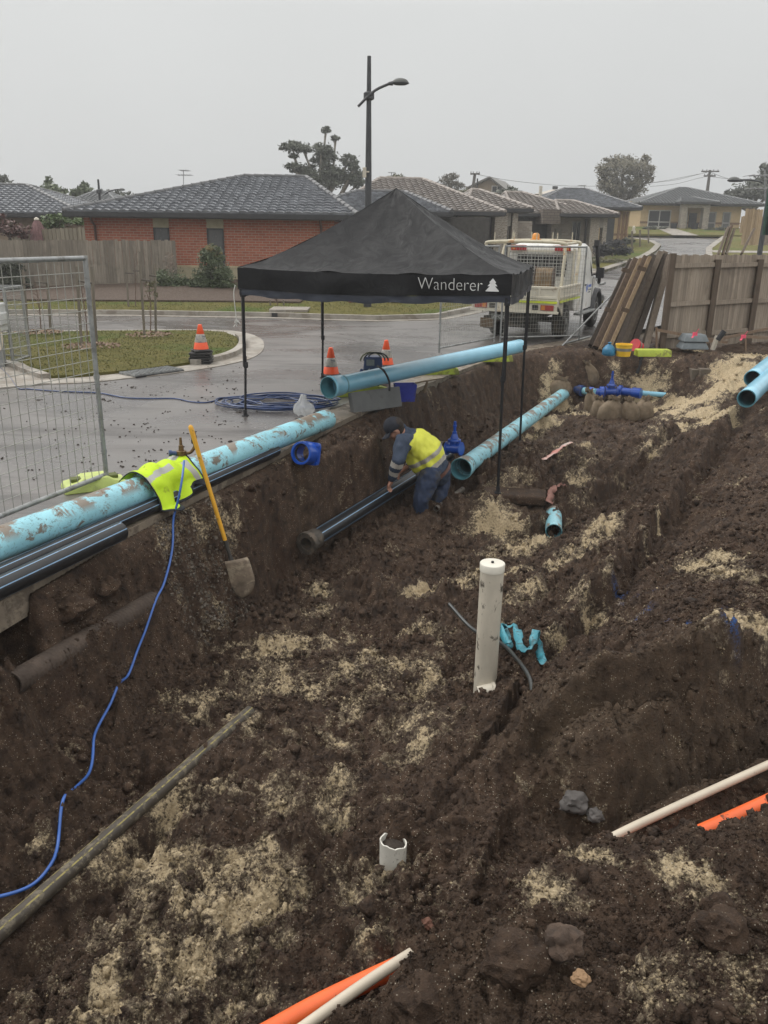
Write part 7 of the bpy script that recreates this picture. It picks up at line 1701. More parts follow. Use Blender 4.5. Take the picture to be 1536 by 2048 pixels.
# staked saplings
STAKE = wood_mat('tree_stake', (.14, .12, .095), (.26, .225, .18))
def staked(stakes, sap, z0, ties, label, foli=None, H_=None):
    p0 = T(*stakes[0][1], z0); r = thing('staked_sapling', tuple(p0), label, 'sapling')
    for (x0, y0), (x1, y1) in stakes:
        b = T(x1, y1, z0); t_ = A(x0, y0, Y=b.y); mb = MB(); mb.beam(b-Vector((0, 0, .1)), t_, .042, .042); mb.build('stake', STAKE, r)
    (x0, y0), (x1, y1) = sap; b = T(x1, y1, z0); t_ = A(x0, y0, Y=b.y); t = MB(); t.tube([b, b.lerp(t_, .5)+Vector((.03, 0, 0)), t_], [.014, .011, .004], 6)
    rs = random.Random(int(x1))
    for k in range(12):
        q = b.lerp(t_, .35+.6*k/12); d_ = Vector((rs.uniform(-1, 1), rs.uniform(-1, 1), rs.uniform(.4, 1.3)))*.16; t.tube([q, q+d_*.6, q+d_], [.006, .004, .002], 4)
    t.build('trunk', mat('sapling_bark', (.16, .11, .085), .8), r, 60)
    for (x0, y0), (x1, y1) in ties:
        b0 = T(*stakes[0][1], z0); mb = MB(); mb.beam(A(x0, y0, Y=b0.y), A(x1, y1, Y=b0.y), .05, .03); mb.build('tie', mat('tie_webbing', (.10, .085, .07), .8), r)
    if foli:
        mb = MB(); fx, fy, frx, fry, n_ = foli; kk = b.y/1600; foliage(mb, A(fx, fy, Y=b.y), frx*kk, frx*kk, fry*kk, n_, .035, rs, .1); mb.build('crown', LO, r)
staked([((250, 505), (257, 613)), ((279, 503), (285, 612))], ((268, 500), (271, 612)), .12, [((250, 546), (268, 547)), ((266, 541), (279, 542))], 'staked sapling on the far verge before the paling fence')
staked([((280, 530), (289, 671)), ((310, 528), (311, 663))], ((297, 560), (301, 667)), .10, [((283, 560), (300, 562)), ((299, 551), (311, 553))], 'leafy staked sapling nearest the kerb bend of the island', (300, 585, 16, 26, 150))
staked([((46, 540), (55, 663)), ((93, 540), (101, 663))], ((70, 560), (82, 660)), .10, [((47, 568), (68, 570)), ((70, 565), (95, 566))], 'bare staked sapling seen through the left of the mesh fence')
staked([((153, 533), (163, 693)), ((183, 533), (193, 686))], ((160, 560), (176, 690)), .10, [((158, 562), (183, 567))], 'nearest staked sapling beside the mesh fence post')
staked([((540, 600), (541, 611)), ((567, 600), (568, 611))], ((553, 598), (554, 612)), .12, [], 'staked sapling under the left part of the canopy')
for k, (x, y0, y1, lab) in enumerate(((1264, 500, 462, 'left timber stake on the verge of the climbing street'), (1280, 488, 460, 'middle timber stake on the verge of the climbing street'), (1297, 481, 456, 'right timber stake on the verge of the climbing street'))):
    b = T(x, y0+6, .1); mb = MB(); t_ = A(x, y1, Y=b.y); mb.beam(b, t_, .09, .09); solo(mb, 'timber_stake', STAKE, lab, 'stake', 'stakes on the far verge')
# ================================================================== LEFT EDGE: METER CABINET AND CAGE
Yc = 13.8
def atY(x, y): return A(x, y, Y=Yc)
a = atY(2, 690); r = thing('meter_cabinet', (a.x, Yc, 0), 'white electrical meter box with yellow sticker at the left edge', 'meter box')
z0_, z1_ = atY(5, 662).z, atY(5, 606).z; mb = MB(); xx0, xx1 = atY(-40, 640).x, atY(8, 640).x; mb.box(((xx0+xx1)/2, Yc, (z0_+z1_)/2), (xx1-xx0, .25, z1_-z0_)); mb.box(((xx0+xx1)/2+.02, Yc-.03, (z0_*.55+z1_*.45)), (xx1-xx0+.02, .30, (z1_-z0_)*.45)); WB = mat('white_box', (.55, .56, .55), .4); mb.build('box', WB, r, bevel=.02)
mb = MB(); mb.box((xx1-.06, Yc-.185, atY(5, 657).z), (.12, .008, .035)); mb.build('sticker', mat('yellow_label', (.75, .70, .02), .5), r)
mb = MB(); mb.tube(curve([(xx1-.03, Yc-.1, z0_), (xx1-.04, Yc-.1, z0_-.18), (xx1-.09, Yc-.1, z0_-.30), (xx1-.3, Yc-.1, z0_-.36)], 6), .022, 8); mb.build('conduit', WHT2, r, 60)
mb = MB(); mb.box(((xx0+xx1)/2, Yc+.05, z0_/2), (.2, .12, z0_)); mb.build('post', GALV, r)
a0 = atY(-60, 700); r = thing('steel_cage', (a0.x, Yc+.5, 0), 'galvanised mesh cage behind the meter box at the left edge', 'cage')
x0, x1, yy0, yy1 = A(-70, 640, Y=Yc+.5).x, A(26, 640, Y=Yc+.5).x, Yc+.3, Yc+1.0; zt_ = A(10, 576, Y=Yc+.5).z
mb = MB()
for x in (x0, x1):
    for y in (yy0, yy1): mb.beam((x, y, 0), (x, y, zt_), .04, .04)
for z in (.06, zt_):
    for y in (yy0, yy1): mb.beam((x0, y, z), (x1, y, z), .035, .035)
    for x in (x0, x1): mb.beam((x, yy0, z), (x, yy1, z), .035, .035)
mb.build('frame', GALV, r); mb = MB()
for k in range(14):
    t_ = (k+.5)/14; x = x0+(x1-x0)*t_; mb.tube([(x, yy0, .05), (x, yy0, zt_)], .003, 4); z = .05+(zt_-.05)*t_; mb.tube([(x0, yy0, z), (x1, yy0, z)], .003, 4); y = yy0+(yy1-yy0)*t_; mb.tube([(x1, y, .05), (x1, y, zt_)], .003, 4); mb.tube([(x1, yy0, z), (x1, yy1, z)], .003, 4)
mb.build('mesh', WIRE, r)
# little things under the canopy edge
p = T(703, 604, .13); mb = MB(); mb.lathe(p, (0, 0, 1), [(0, .09), (.24, .13), (.24, .11)], 14); solo(mb, 'bucket', mat('salmon_plastic', (.50, .20, .17), .6), 'salmon pink pot on the far verge left of the lamp base', 'pot', None, 50)
p = T(792, 604, .13); mb = MB(); mb.box(p+Vector((0, 0, .1)), (.50, .3, .14)); mb.box(p+Vector((-.18, 0, .02)), (.06, .2, .06)); mb.box(p+Vector((.18, 0, .02)), (.06, .2, .06)); solo(mb, 'white_box', WHITEP, 'low white box on the far verge right of the lamp base', 'box')
p = T(1262, 494, .12); p = A(1267, 462, Y=72); mb = MB(); mb.lathe(p-Vector((0, 0, .3)), (0, 0, 1), [(0, .16), (.25, .2), (.45, .1), (.55, .13), (.68, .08), (.72, .0)], 12); solo(mb, 'garden_ornament', WHITEP, 'small white garden ornament beside the tan house', 'ornament', None, 60)
# little plants in the garden bed
rs_ = random.Random(31)
for i in range(11):
    px = 205+i*26+rs_.uniform(-8, 8); py = rs_.uniform(584, 597)
    k_ = rs_.uniform(.6, 1.2)
    tree(('pale', 'mid green', 'grey green', 'fresh green', 'small', 'leafy', 'round', 'ragged', 'low', 'sprawling', 'thin')[i]+' little plant in the garden bed, number '.replace(', number ', '')+(' before the paling fence' if px < 350 else ' before the red brick wall'), 27.2, [(px, py, 7*k_, 5*k_), (px+4, py+1, 5*k_, 4*k_)], (px, py+5), (LF, LM, LO)[i % 3], .03, .7, 'shrub', .008, False, .8, 'plant', .2)
# ================================================================== UTE
WHB = mat('dirty_white_paint', (.74, .74, .71), .35, var=.1, coat=.3, dirt=.45, dirtcol=(.30, .24, .17), dscale=2.5, dthr=.54)
TRAYW = mat('cream_tray_paint', (.62, .58, .48), .5, var=.15, dirt=.6, dirtcol=(.28, .18, .09), dscale=5, dthr=.58)
TYRE = mat('tyre', (.02, .019, .018), .8, dirt=.5, dirtcol=(.08, .06, .045), dscale=5)
UZ = radians(-25); ur = thing('utility_truck', (2.76, 18.4, 0), 'white double cab utility truck with steel tray parked beyond the mesh fence', 'ute', None, UZ)
def ub(name, mb, m, smooth=None, bevel=0, parent=None): return mb.build(name, m, parent or ur, smooth, True, bevel)
# cab: side profile lofted across with narrowing glasshouse
def section(y, zlo, zb, zr, wl, wr):
    return [Vector((-wl, y, zlo)), Vector((wl, y, zlo)), Vector((wl, y, zlo+.25)), Vector((wl, y, zb)), Vector((wr+.02, y, zr-.10)), Vector((wr-.10, y, zr)), Vector((-wr+.10, y, zr)), Vector((-wr-.02, y, zr-.10)), Vector((-wl, y, zb)), Vector((-wl, y, zlo+.25))]
mb = MB(); mb.rings([section(2.02, .62, 1.20, 1.95, .82, .73), section(2.08, .55, 1.22, 2.02, .85, .76), section(2.7, .52, 1.22, 2.07, .86, .77), section(3.5, .52, 1.22, 2.05, .86, .77), section(3.95, .52, 1.22, 1.95, .84, .72), section(4.25, .52, 1.20, 1.30, .83, .74), section(4.6, .52, 1.12, 1.24, .80, .74), section(5.15, .60, 1.04, 1.16, .76, .68), section(5.22, .66, .98, 1.08, .72, .62)])
ub('body', mb, WHB, 35, .02)
for sx_ in (-1, 1):
    for y0, y1, nm in ((2.35, 2.95, 'side_window'), (3.05, 3.78, 'side_window')):
        mb = MB(); f_ = lambda y, z: Vector((sx_*(.845-(z-1.22)*.135+.004), y, z)); e_ = .10 if y1 > 3.5 else .0
        q = [f_(y0, 1.28), f_(y1+e_, 1.28), f_(y1-.14*(e_ > 0), 1.84), f_(y0, 1.84)]; mb.add(q+[p-Vector((sx_*.03, 0, 0)) for p in q], [(0, 1, 2, 3), (4, 7, 6, 5), (0, 4, 5, 1), (1, 5, 6, 2), (2, 6, 7, 3), (3, 7, 4, 0)]); ub(nm, mb, GLASS)
    mb = MB(); mb.box((sx_*.845, 3.0, .92), (.012, .012, .62)); mb.box((sx_*.845, 3.92, .92), (.012, .012, .62)); ub('door_gap', mb, BLKM)
    mb = MB(); mb.box((sx_*.862, 3.02, 1.10), (.03, .14, .03)); ub('door_handle', mb, BLKM, None, .006)
    mb = MB(); mb.box((sx_*1.02, 3.86, 1.36), (.19, .07, .25)); mb.tube([(sx_*.84, 3.86, 1.30), (sx_*.95, 3.86, 1.34)], .018, 8); ub('mirror', mb, BLKM, None, .02)
    mb = MB(); mb.box((sx_*.88, 3.1, .46), (.16, 1.7, .05)); ub('side_step', mb, GALV, None, .01)
    mb = MB(); rr = []
    for k in range(9):
        a = pi*k/8; rr.append([Vector((sx_*x, 4.42+cos(a)*q, .40+sin(a)*q*1.05)) for x, q in ((.72, .46), (.93, .47), (.93, .53), (.72, .56))])
    mb.rings(rr); ub('wheel_arch', mb, mat('dark_flare', (.06, .06, .065), .6), 40)
mb = MB(); mb.add([(-.62, 2.025, 1.30), (.62, 2.025, 1.30), (.58, 2.01, 1.80), (-.58, 2.01, 1.80)], [(0, 1, 2, 3)]); mb.box((0, 2.03, 1.55), (1.16, .03, .48)); ub('rear_window', mb, GLASS)
mb = MB(); mb.tube(curve([(.90, 4.42, 1.1), (.93, 4.25, 1.22), (.90, 4.02, 1.62), (.87, 3.95, 1.98)], 6), .045, 10); mb.box((.87, 3.93, 2.06), (.12, .16, .15)); ub('snorkel', mb, BLK, 50)
mb = MB(); mb.tube(curve([(-.80, 5.40, .62), (0, 5.48, .62), (.80, 5.40, .62), (.92, 4.95, .72), (.93, 4.90, .74)], 5), .045, 8); mb.tube(curve([(-.72, 5.36, 1.02), (-.5, 5.42, 1.22), (.5, 5.42, 1.22), (.72, 5.36, 1.02), (.95, 5.0, 1.06)], 5), .035, 8); ub('bull_bar', mb, GALV, 60)
mb = MB(); mb.box((.62, 5.23, .95), (.22, .04, .16)); mb.box((-.62, 5.23, .95), (.22, .04, .16)); ub('headlight', mb, mat('lamp_glass', (.5, .5, .5), .1))
# blue door sign (painted marks with plain lettering shapes)
BLUS = mat('sign_blue', (.03, .12, .50), .5); mb = MB(); mb.box((.858, 3.23, 1.02), (.006, .16, .16), Matrix.Rotation(.5, 3, 'X')); mb.box((.858, 3.54, 1.06), (.006, .34, .06)); ub('door_emblem', mb, BLUS)
mb = MB()
for i, (z, n) in enumerate(((.97, 9), (.91, 7))):
    for k in range(n): mb.box((.858, 3.36+k*.045, z), (.005, .028, .03))
ub('door_lettering', mb, mat('grey_letters', (.15, .17, .20), .5))
# chassis and running gear
CH = mat('muddy_chassis', (.03, .028, .026), .8, dirt=.6, dirtcol=(.11, .085, .06), dscale=6, dthr=.5)
mb = MB()
for x in (-.4, .4): mb.box((x, 2.5, .55), (.09, 4.9, .13))
for y in (.25, 1.1, 2.0): mb.box((0, y, .56), (.8, .08, .10))
mb.tube([(-.7, 1.25, .40), (.7, 1.25, .40)], .06, 10); mb.lathe((0, 1.13, .40), (0, 1, 0), [(0, .06), (.04, .15), (.22, .15), (.26, .06)], 14); mb.tube([(.15, 4, .5), (.25, 2, .45), (.45, .3, .45)], .04, 8); mb.box((.0, .30, .45), (.5, .3, .3)); mb.box((-.55, .75, .5), (.35, .5, .25)); ub('chassis', mb, CH)
def wheel(x, y):
    c = Vector((x, y, .385)); mb = MB(); s_ = 1 if x > 0 else -1
    mb.lathe(c-Vector((s_*.12, 0, 0)), (s_, 0, 0), [(0, .24), (0, .36), (.03, .383), (.10, .39), (.17, .389), (.22, .375), (.24, .35), (.24, .24)], 36, 0, (True, True)); w_ = ub('wheel', mb, TYRE, 40)
    mb = MB(); mb.lathe(c, (s_, 0, 0), [(.06, .24), (.125, .235), (.125, .215), (.07, .19), (.06, .08), (.13, .075), (.14, .0)], 24, 0, (False, False)); ub('rim', mb, mat('grey_rim', (.24, .24, .23), .45, .4, dirt=.6, dscale=9), 40, 0, w_)
    return w_
for x, y in ((-.74, 1.25), (.74, 1.25), (-.76, 4.43), (.76, 4.43)): wheel(x, y)
# tray
mb = MB(); mb.box((0, .98, .88), (1.90, 2.0, .06)); mb.box((0, .0, .84), (1.94, .06, .12)); ub('tray_deck', mb, TRAYW, None, .006)
mb = MB(); mb.box((0, -.035, 1.06), (1.90, .045, .28)); mb.box((0, -.065, 1.17), (1.84, .02, .05)); mb.box((0, -.065, .97), (1.84, .02, .05))
for x in (-.55, .0, .55): mb.box((x, -.064, 1.07), (.05, .018, .15))
ub('tailgate', mb, TRAYW, None, .006)
for sx_ in (-1, 1):
    mb = MB(); mb.box((sx_*.955, 1.0, 1.06), (.04, 1.92, .28)); mb.box((sx_*.98, 1.0, 1.17), (.016, 1.86, .04)); mb.box((sx_*.98, 1.0, .97), (.016, 1.86, .04)); ub('side_board', mb, TRAYW, None, .006)
    mb = MB(); mb.box((sx_*.985, 1.0, .885), (.012, 1.9, .045)); ub('reflective_strip', mb, mat('yellow_reflective', (.62, .72, .05), .4))
    mb = MB(); mb.add([(sx_*.92, .12, .84), (sx_*.92, .62, .84), (sx_*.92, .62, .55), (sx_*.90, .12, .84), (sx_*.90, .62, .84), (sx_*.90, .62, .55)], [(0, 1, 2), (5, 4, 3), (0, 3, 4, 1), (1, 4, 5, 2), (2, 5, 3, 0)]); ub('under_tray_box', mb, TRAYW)
    mb = MB(); mb.box((sx_*.80, .02+.78, .32), (.28, .02, .30)); ub('mud_flap', mb, CH)
    mb = MB(); mb.box((sx_*.74, -.052, .76), (.28, .03, .11)); ub('tail_light', mb, mat('tail_red', (.34, .05, .04), .3)); mb = MB(); mb.box((sx_*.66, -.07, .76), (.08, .008, .09)); ub('indicator', mb, mat('amber_lens', (.60, .22, .04), .3)); mb = MB(); mb.box((sx_*.48, -.05, .76), (.13, .03, .10)); ub('lamp_housing', mb, CH, None, .01)
mb = MB(); mb.box((0, -.02, .76), (1.90, .05, .17)); mb.box((0, -.03, .66), (1.96, .07, .05)); ub('rear_bar', mb, TRAYW, None, .006)
mb = MB(); mb.box((0, -.068, .875), (1.9, .012, .045)); ub('reflective_strip', mb, MC['yellow_reflective'])
mb = MB(); mb.box((-.32, -.0, .52), (.36, .02, .12)); ub('number_plate', mb, mat('faded_plate', (.10, .11, .10), .6))
fc = bpy.data.curves.new('plate', 'FONT'); fc.body = 'APC 0'; fc.size = .11; fo = bpy.data.objects.new('tmp', fc); COL.objects.link(fo); tm = bpy.data.meshes.new_from_object(fo.evaluated_get(bpy.context.evaluated_depsgraph_get())); bpy.data.objects.remove(fo)
for v in tm.vertices: v.co = Vector((v.co.x-.47, -.012, v.co.y+.485))
tm.materials.clear(); tm.materials.append(mat('plate_letters', (.4, .4, .38), .5)); o = bpy.data.objects.new('plate_lettering', tm); COL.objects.link(o); o.parent = ur
mb = MB(); mb.box((-.62, .05, .38), (.30, .03, .20)); ub('warning_plate', mb, mat('amber_plate', (.10, .055, .02), .6))
# hoops and head board
HOOP = mat('cream_tube', (.58, .53, .40), .45, dirt=.85, dirtcol=(.42, .20, .07), dscale=4, dthr=.58)
for y, zt_ in ((.55, 2.08), (1.92, 2.10)):
    mb = MB(); mb.tube(curve([(-.93, y-.35, .92), (-.92, y-.20, 1.45), (-.88, y, zt_-.14), (-.74, y, zt_), (.74, y, zt_), (.88, y, zt_-.14), (.92, y-.20, 1.45), (.93, y-.35, .92)], 6), .036, 10); ub('hoop', mb, HOOP, 60)
    for x in (-.7, -.25, .25, .7): mb = MB(); mb.tube([(x, y, zt_), (x, y, zt_+.20)], .012, 6); ub('rack_pin', mb, HOOP)
for x in (-.8, .8): mb = MB(); mb.tube([(x, .55, 2.05), (x, 1.92, 2.07)], .028, 8); ub('rack_rail', mb, HOOP)
mb = MB(); mb.box((0, 1.93, 1.88), (1.56, .04, .05)); mb.box((-.78, 1.93, 1.45), (.05, .05, 1.0)); mb.box((.78, 1.93, 1.45), (.05, .05, 1.0)); ub('headboard', mb, TRAYW, None, .006)
mb = MB()
for k in range(18): x = -.74+1.48*k/17; mb.tube([(x, 1.90, 1.22), (x, 1.90, 1.86)], .006, 4)
for k in range(9): z = 1.24+.6*k/8; mb.tube([(-.76, 1.895, z), (.76, 1.895, z)], .006, 4)
ub('headboard_mesh', mb, mat('pale_mesh', (.45, .45, .43), .5))
for sx_ in (-1, 1):
    mb = MB(); mb.box((sx_*.52, 1.86, 1.95), (.36, .06, .12)); ub('stop_light', mb, mat('stop_red', (.38, .02, .025), .25), None, .008); mb = MB(); mb.box((sx_*.635, 1.852, 1.96), (.07, .05, .10)); ub('indicator', mb, MC['amber_lens'])
mb = MB(); mb.box((.05, 1.2, 2.12), (.2, .2, .05)); mb.lathe((.05, 1.2, 2.14), (0, 0, 1), [(0, .085), (.10, .08), (.13, .05), (.135, 0)], 16); ub('beacon', mb, mat('beacon_amber', (.80, .32, .05), .35), 50)
# load on the tray: a drum of hose and a dark crate
def uw(x, y, z): return Matrix.Rotation(UZ, 3, 'Z') @ Vector((x, y, z))+ur.location
c = uw(.30, 1.25, 1.24); axv = Matrix.Rotation(UZ, 3, 'Z') @ Vector((1, .15, 0)); r = thing('hose_reel', (c.x, c.y, .92), 'brown hose reel standing on the tray of the white ute', 'hose reel')
mb = MB(); mb.lathe(c-axv.normalized()*.22, axv, [(0, .05), (0, .33), (.02, .33), (.03, .26), (.40, .26), (.41, .33), (.43, .33), (.43, .05)], 28, 0, (False, False)); mb.build('drum', mat('rusty_drum', (.085, .055, .038), .7, var=.5, scale=9), r, 40)
mb = MB()
for k in range(10): q = c+axv.normalized()*(-.17+.038*k); R_ = frame_to(axv); mb.tube([q+R_ @ Vector((cos(t_)*.285, sin(t_)*.285, .008*sin(t_*3+k))) for t_ in [2*pi*i/24 for i in range(25)]], .02, 6, 0, False)
mb.build('hose', mat('tan_hose', (.22, .15, .08), .7, var=.5), r, 60)
c = uw(-.38, 1.35, 1.12); mb = MB(); mb.box(c, (.62, .55, .42), Matrix.Rotation(UZ, 3, 'Z')); mb.box(c+Vector((0, 0, .22)), (.66, .59, .04), Matrix.Rotation(UZ, 3, 'Z')); solo(mb, 'toolbox', mat('black_box', (.02, .02, .022), .6), 'black toolbox on the tray of the white ute', 'toolbox', None, None, .01)

# ================================================================== THE WORKER
def blob(chains, voxel=.011, smooth_it=6, factor=.5):
    """one continuous skin grown over chains of (point, radius [, flatten]) joints"""
    mb = MB()
    for ch in chains:
        pts = []; rad = []
        for i in range(len(ch)-1):
            p0, r0 = ch[i]; p1, r1 = ch[i+1]; n = max(2, int((Vector(p1)-Vector(p0)).length/.02))
            for k in range(n): t_ = k/n; pts.append(Vector(p0).lerp(Vector(p1), t_)); rad.append(r0+(r1-r0)*t_)
        pts.append(Vector(ch[-1][0])); rad.append(ch[-1][1])
        for q, r_ in ((0, rad[0]), (-1, rad[-1])):
            rr = []; c = pts[q]
            for a in range(1, 8): th = pi*a/8; rr.append([c+Vector((cos(2*pi*j/14)*sin(th), sin(2*pi*j/14)*sin(th), cos(th)))*r_ for j in range(14)])
            mb.rings(rr)
        mb.tube(pts, rad, 18)
    me = bpy.data.meshes.new('tmp'); me.from_pydata(mb.v, [], mb.f); o = bpy.data.objects.new('tmp', me); COL.objects.link(o)
    m = o.modifiers.new('r', 'REMESH'); m.mode = 'VOXEL'; m.voxel_size = voxel
    s_ = o.modifiers.new('s', 'SMOOTH'); s_.iterations = smooth_it; s_.factor = factor
    bpy.context.view_layer.update(); dg = bpy.context.evaluated_depsgraph_get(); out_ = bpy.data.meshes.new_from_object(o.evaluated_get(dg)); bpy.data.objects.remove(o); return out_
def J(px, py, Y): return A(px, py, Y=Y)
head = J(787, 856, 9.50); neckb = J(812, 868, 9.55); chest = J(826, 885, 9.56); mid = J(850, 905, 9.58); hip = J(868, 938, 9.60)
shL = J(806, 884, 9.33); elL = J(796, 922, 9.20); wrL = J(784, 958, 9.28); shR = J(812, 880, 9.80); elR = J(832, 922, 9.86); wrR = J(808, 938, 9.72)
hiL = J(861, 950, 9.46); knL = J(842, 998, 9.36); anL = J(838, 1080, 9.50); hiR = J(880, 948, 9.74); knR = J(876, 1003, 9.62); anR = J(872, 1088, 9.80)
pw = thing('person', (hip.x, hip.y, -1.5), 'worker in yellow and navy hi-vis shirt bending over the black pipe', 'person')
def put(name, me, mats, idx=None, wr=0, sc=14, parent=pw):
    for v in me.vertices:
        if wr: v.co += v.normal*wr*(mn.noise(v.co*sc)+.6*mn.noise(Vector((v.co.x*sc*2.2, v.co.y*sc*2.2, v.co.z*sc*1.1))))
    ids = [idx(p.center) for p in me.polygons] if idx else None
    for v in me.vertices: v.co -= parent.location if parent is pw else pw.location
    me.polygons.foreach_set('use_smooth', [True]*len(me.polygons))
    me.materials.clear()
    for m in (mats if isinstance(mats, list) else [mats]): me.materials.append(m)
    if ids: me.polygons.foreach_set('material_index', ids)
    me.name = name; o = bpy.data.objects.new(name, me); COL.objects.link(o); o.parent = parent; return o
SKIN = mat('skin', (.46, .24, .17), .5, var=.12, scale=20)
hd = (J(774, 872, 9.46)-J(800, 845, 9.52)).normalized()      # the way the face looks: down and left
up_h = (head-neckb).normalized()
faced = Vector((-.78, -.06, -.62)).normalized(); crown = Vector((-.55, 0, .83)).normalized(); crown = (crown-faced*crown.dot(faced)).normalized(); ear = faced.cross(crown).normalized()
if ear.y > 0: ear = -ear
H_ = lambda f, c, e_=0: head+faced*f+crown*c+ear*e_
fing = []
def hand(w, el, axis_, side, curl):
    """palm, four fingers and a thumb closing over the pipe"""
    out_ = []; a = axis_.normalized(); s_ = side.normalized(); n_ = a.cross(s_).normalized()
    if n_.z > 0: n_ = -n_
    palm = w+a*.05
    out_.append([(w, .026), (w+a*.03+s_*.012, .026), (w+a*.085+s_*.022, .019)]); out_.append([(w+a*.02-s_*.008, .024), (w+a*.082-s_*.020, .019)]); out_.append([(w+a*.03, .026), (w+a*.085, .02)])
    for k, (o_, L_) in enumerate(((-.030, .068), (-.010, .080), (.011, .075), (.031, .058))):
        b0_ = w+a*.088+s_*o_; b1_ = b0_+a*L_*.42+n_*L_*.22*curl; b2_ = b1_+a*L_*.18+n_*L_*.36*curl; b3_ = b2_-a*L_*.05+n_*L_*.26*curl
        out_.append([(b0_, .0098), (b1_, .0092), (b2_, .0085), (b3_, .0072)])
    t0_ = w+a*.03-s_*.030; out_.append([(t0_, .014), (t0_+a*.03-s_*.026+n_*.012, .0115), (t0_+a*.052-s_*.022+n_*.036, .0095)])
    return out_
handL = hand(wrL+(wrL-elL).normalized()*.02, elL, J(776, 974, 9.32)-wrL, bu, 1.0); handR = hand(wrR, elR, J(792, 950, 9.66)-wrR, bu, 1.0)
chains = [[(H_(-.02, .03), .092), (H_(.015, .02), .090)], [(H_(.0, -.03), .078), (H_(.045, -.05), .062)], [(H_(.05, -.088), .032), (H_(.072, -.095), .026)],
          [(H_(.088, -.01), .014), (H_(.108, -.035), .014)], [(H_(.09, -.068), .013), (H_(.09, -.068, .02), .011)], [(H_(.01, -.01, .080), .020), (H_(-.004, -.03, .086), .014)], [(H_(.01, -.01, -.080), .020), (H_(-.004, -.03, -.086), .014)],
          [(H_(.075, .018, .03), .018), (H_(.075, .018, -.03), .018)],
          [(H_(-.03, -.04), .060), (neckb, .066), (chest, .13), (mid, .14), (hip, .14)],
          [(chest, .09), (shL, .062), (elL, .043), (wrL, .029)], [(chest, .09), (shR, .062), (elR, .043), (wrR, .029)],
          [(hip, .11), (hiL, .085), (knL, .055), (anL, .042)], [(hip, .11), (hiR, .085), (knR, .055), (anR, .042)]]+handL+handR
b_ = blob(chains, .0085, 3); put('body', b_, SKIN)
# eye hollows, brow and hair kept small under the cap peak
for e_ in (.032, -.032):
    mb = MB(); c = H_(.086, .0, e_); rr = []
    for a in range(1, 6): th = pi*a/6; rr.append([c+Vector((cos(2*pi*j/10)*sin(th), sin(2*pi*j/10)*sin(th), cos(th)))*.011 for j in range(10)])
    mb.rings(rr); mb.build('eye', mat('eye_dark', (.03, .02, .018), .3), pw, 60)
hb = blob([[(H_(-.045, .02), .090), (H_(-.055, -.03), .074), (H_(-.045, -.065), .058)], [(H_(-.02, .0, .072), .026), (H_(.0, -.0, .078), .014)], [(H_(-.02, .0, -.072), .026), (H_(.0, -.0, -.078), .014)]], .009, 3); put('hair', hb, mat('dark_hair', (.035, .025, .02), .8, var=.4, scale=60, bump=.6, bscale=120), None, .002, 60)
CAPN = mat('navy_cap', (.018, .021, .032), .85, var=.25, bump=.2, bscale=200)
# cap: dome with panel seams, band and curved peak
mb = MB(); n = 28; rr = []
for k in range(9):
    th = pi/2*k/8; rr.append([H_(-.008, .018)+(faced*cos(2*pi*j/n)*.116+ear*sin(2*pi*j/n)*.100)*cos(th)*(1+.0*k)+crown*(.002+.115*sin(th)) for j in range(n)])
rr = [[p-crown*.035 for p in rr[0]]]+rr; mb.rings(rr, True, False, True); cp = mb.build('cap', CAPN, pw, 60); so_ = cp.modifiers.new('t', 'SOLIDIFY'); so_.thickness = .004
mb = MB(); vs = []; nu_, nv_ = 14, 6
for j in range(nv_+1):
    for i in range(nu_+1):
        a = radians(-62+124*i/nu_); q = j/nv_; x = .112*cos(a)+q*.085*cos(a)**.5; vs.append(H_(-.008, .018)+faced*x+ear*(sin(a)*.100*(1+.0*q))+crown*(-.020-.022*q-.028*q*sin(a)**2))
mb.add(vs, [(j*(nu_+1)+i, j*(nu_+1)+i+1, (j+1)*(nu_+1)+i+1, (j+1)*(nu_+1)+i) for j in range(nv_) for i in range(nu_)]); pk_ = mb.build('peak', CAPN, cp, 60); pk_.location = (0, 0, 0)
pk_.data.transform(Matrix.Translation(-(pw.location*0))); so_ = pk_.modifiers.new('t', 'SOLIDIFY'); so_.thickness = .005
mb = MB(); mb.tube([H_(-.012, .13), H_(-.012, .138)], .010, 8); bt_ = mb.build('button', CAPN, cp, 60)
# shirt
tax = (hip-neckb); tl = tax.length; tax.normalize(); bel = Vector((-.55, -.05, -.84)); bel = (bel-tax*bel.dot(tax)).normalized()
bk = chest-bel*.03
sch = [[(neckb+tax*.0, .088), (chest-bel*.03, .175), (mid-bel*.02, .205), (hip-tax*.03, .190), (hip+tax*.05, .178)], [(chest+bel*.05, .14), (mid+bel*.09, .165), (hip-tax*.02+bel*.06, .15)],
       [(chest+Vector((0, -.07, .01)), .125), (mid+Vector((0, -.07, 0)), .14), (hip+Vector((0, -.06, -.02)), .135)], [(chest+Vector((0, .07, .01)), .125), (mid+Vector((0, .07, 0)), .14), (hip+Vector((0, .06, -.02)), .135)],
       [(chest+Vector((0, -.06, 0)), .11), (shL, .102), (shL.lerp(elL, .5), .088), (elL, .079), (elL.lerp(wrL, .6), .064), (wrL, .046)], [(chest+Vector((0, .06, 0)), .11), (shR, .092), (shR.lerp(elR, .5), .078), (elR, .070), (elR.lerp(wrR, .55), .060)]]
sb_ = blob(sch, .010, 8)
def segd(p, a, b):
    d_ = b-a; t_ = max(0, min(1, (p-a).dot(d_)/d_.length_squared)); return (p-a-d_*t_).length, t_
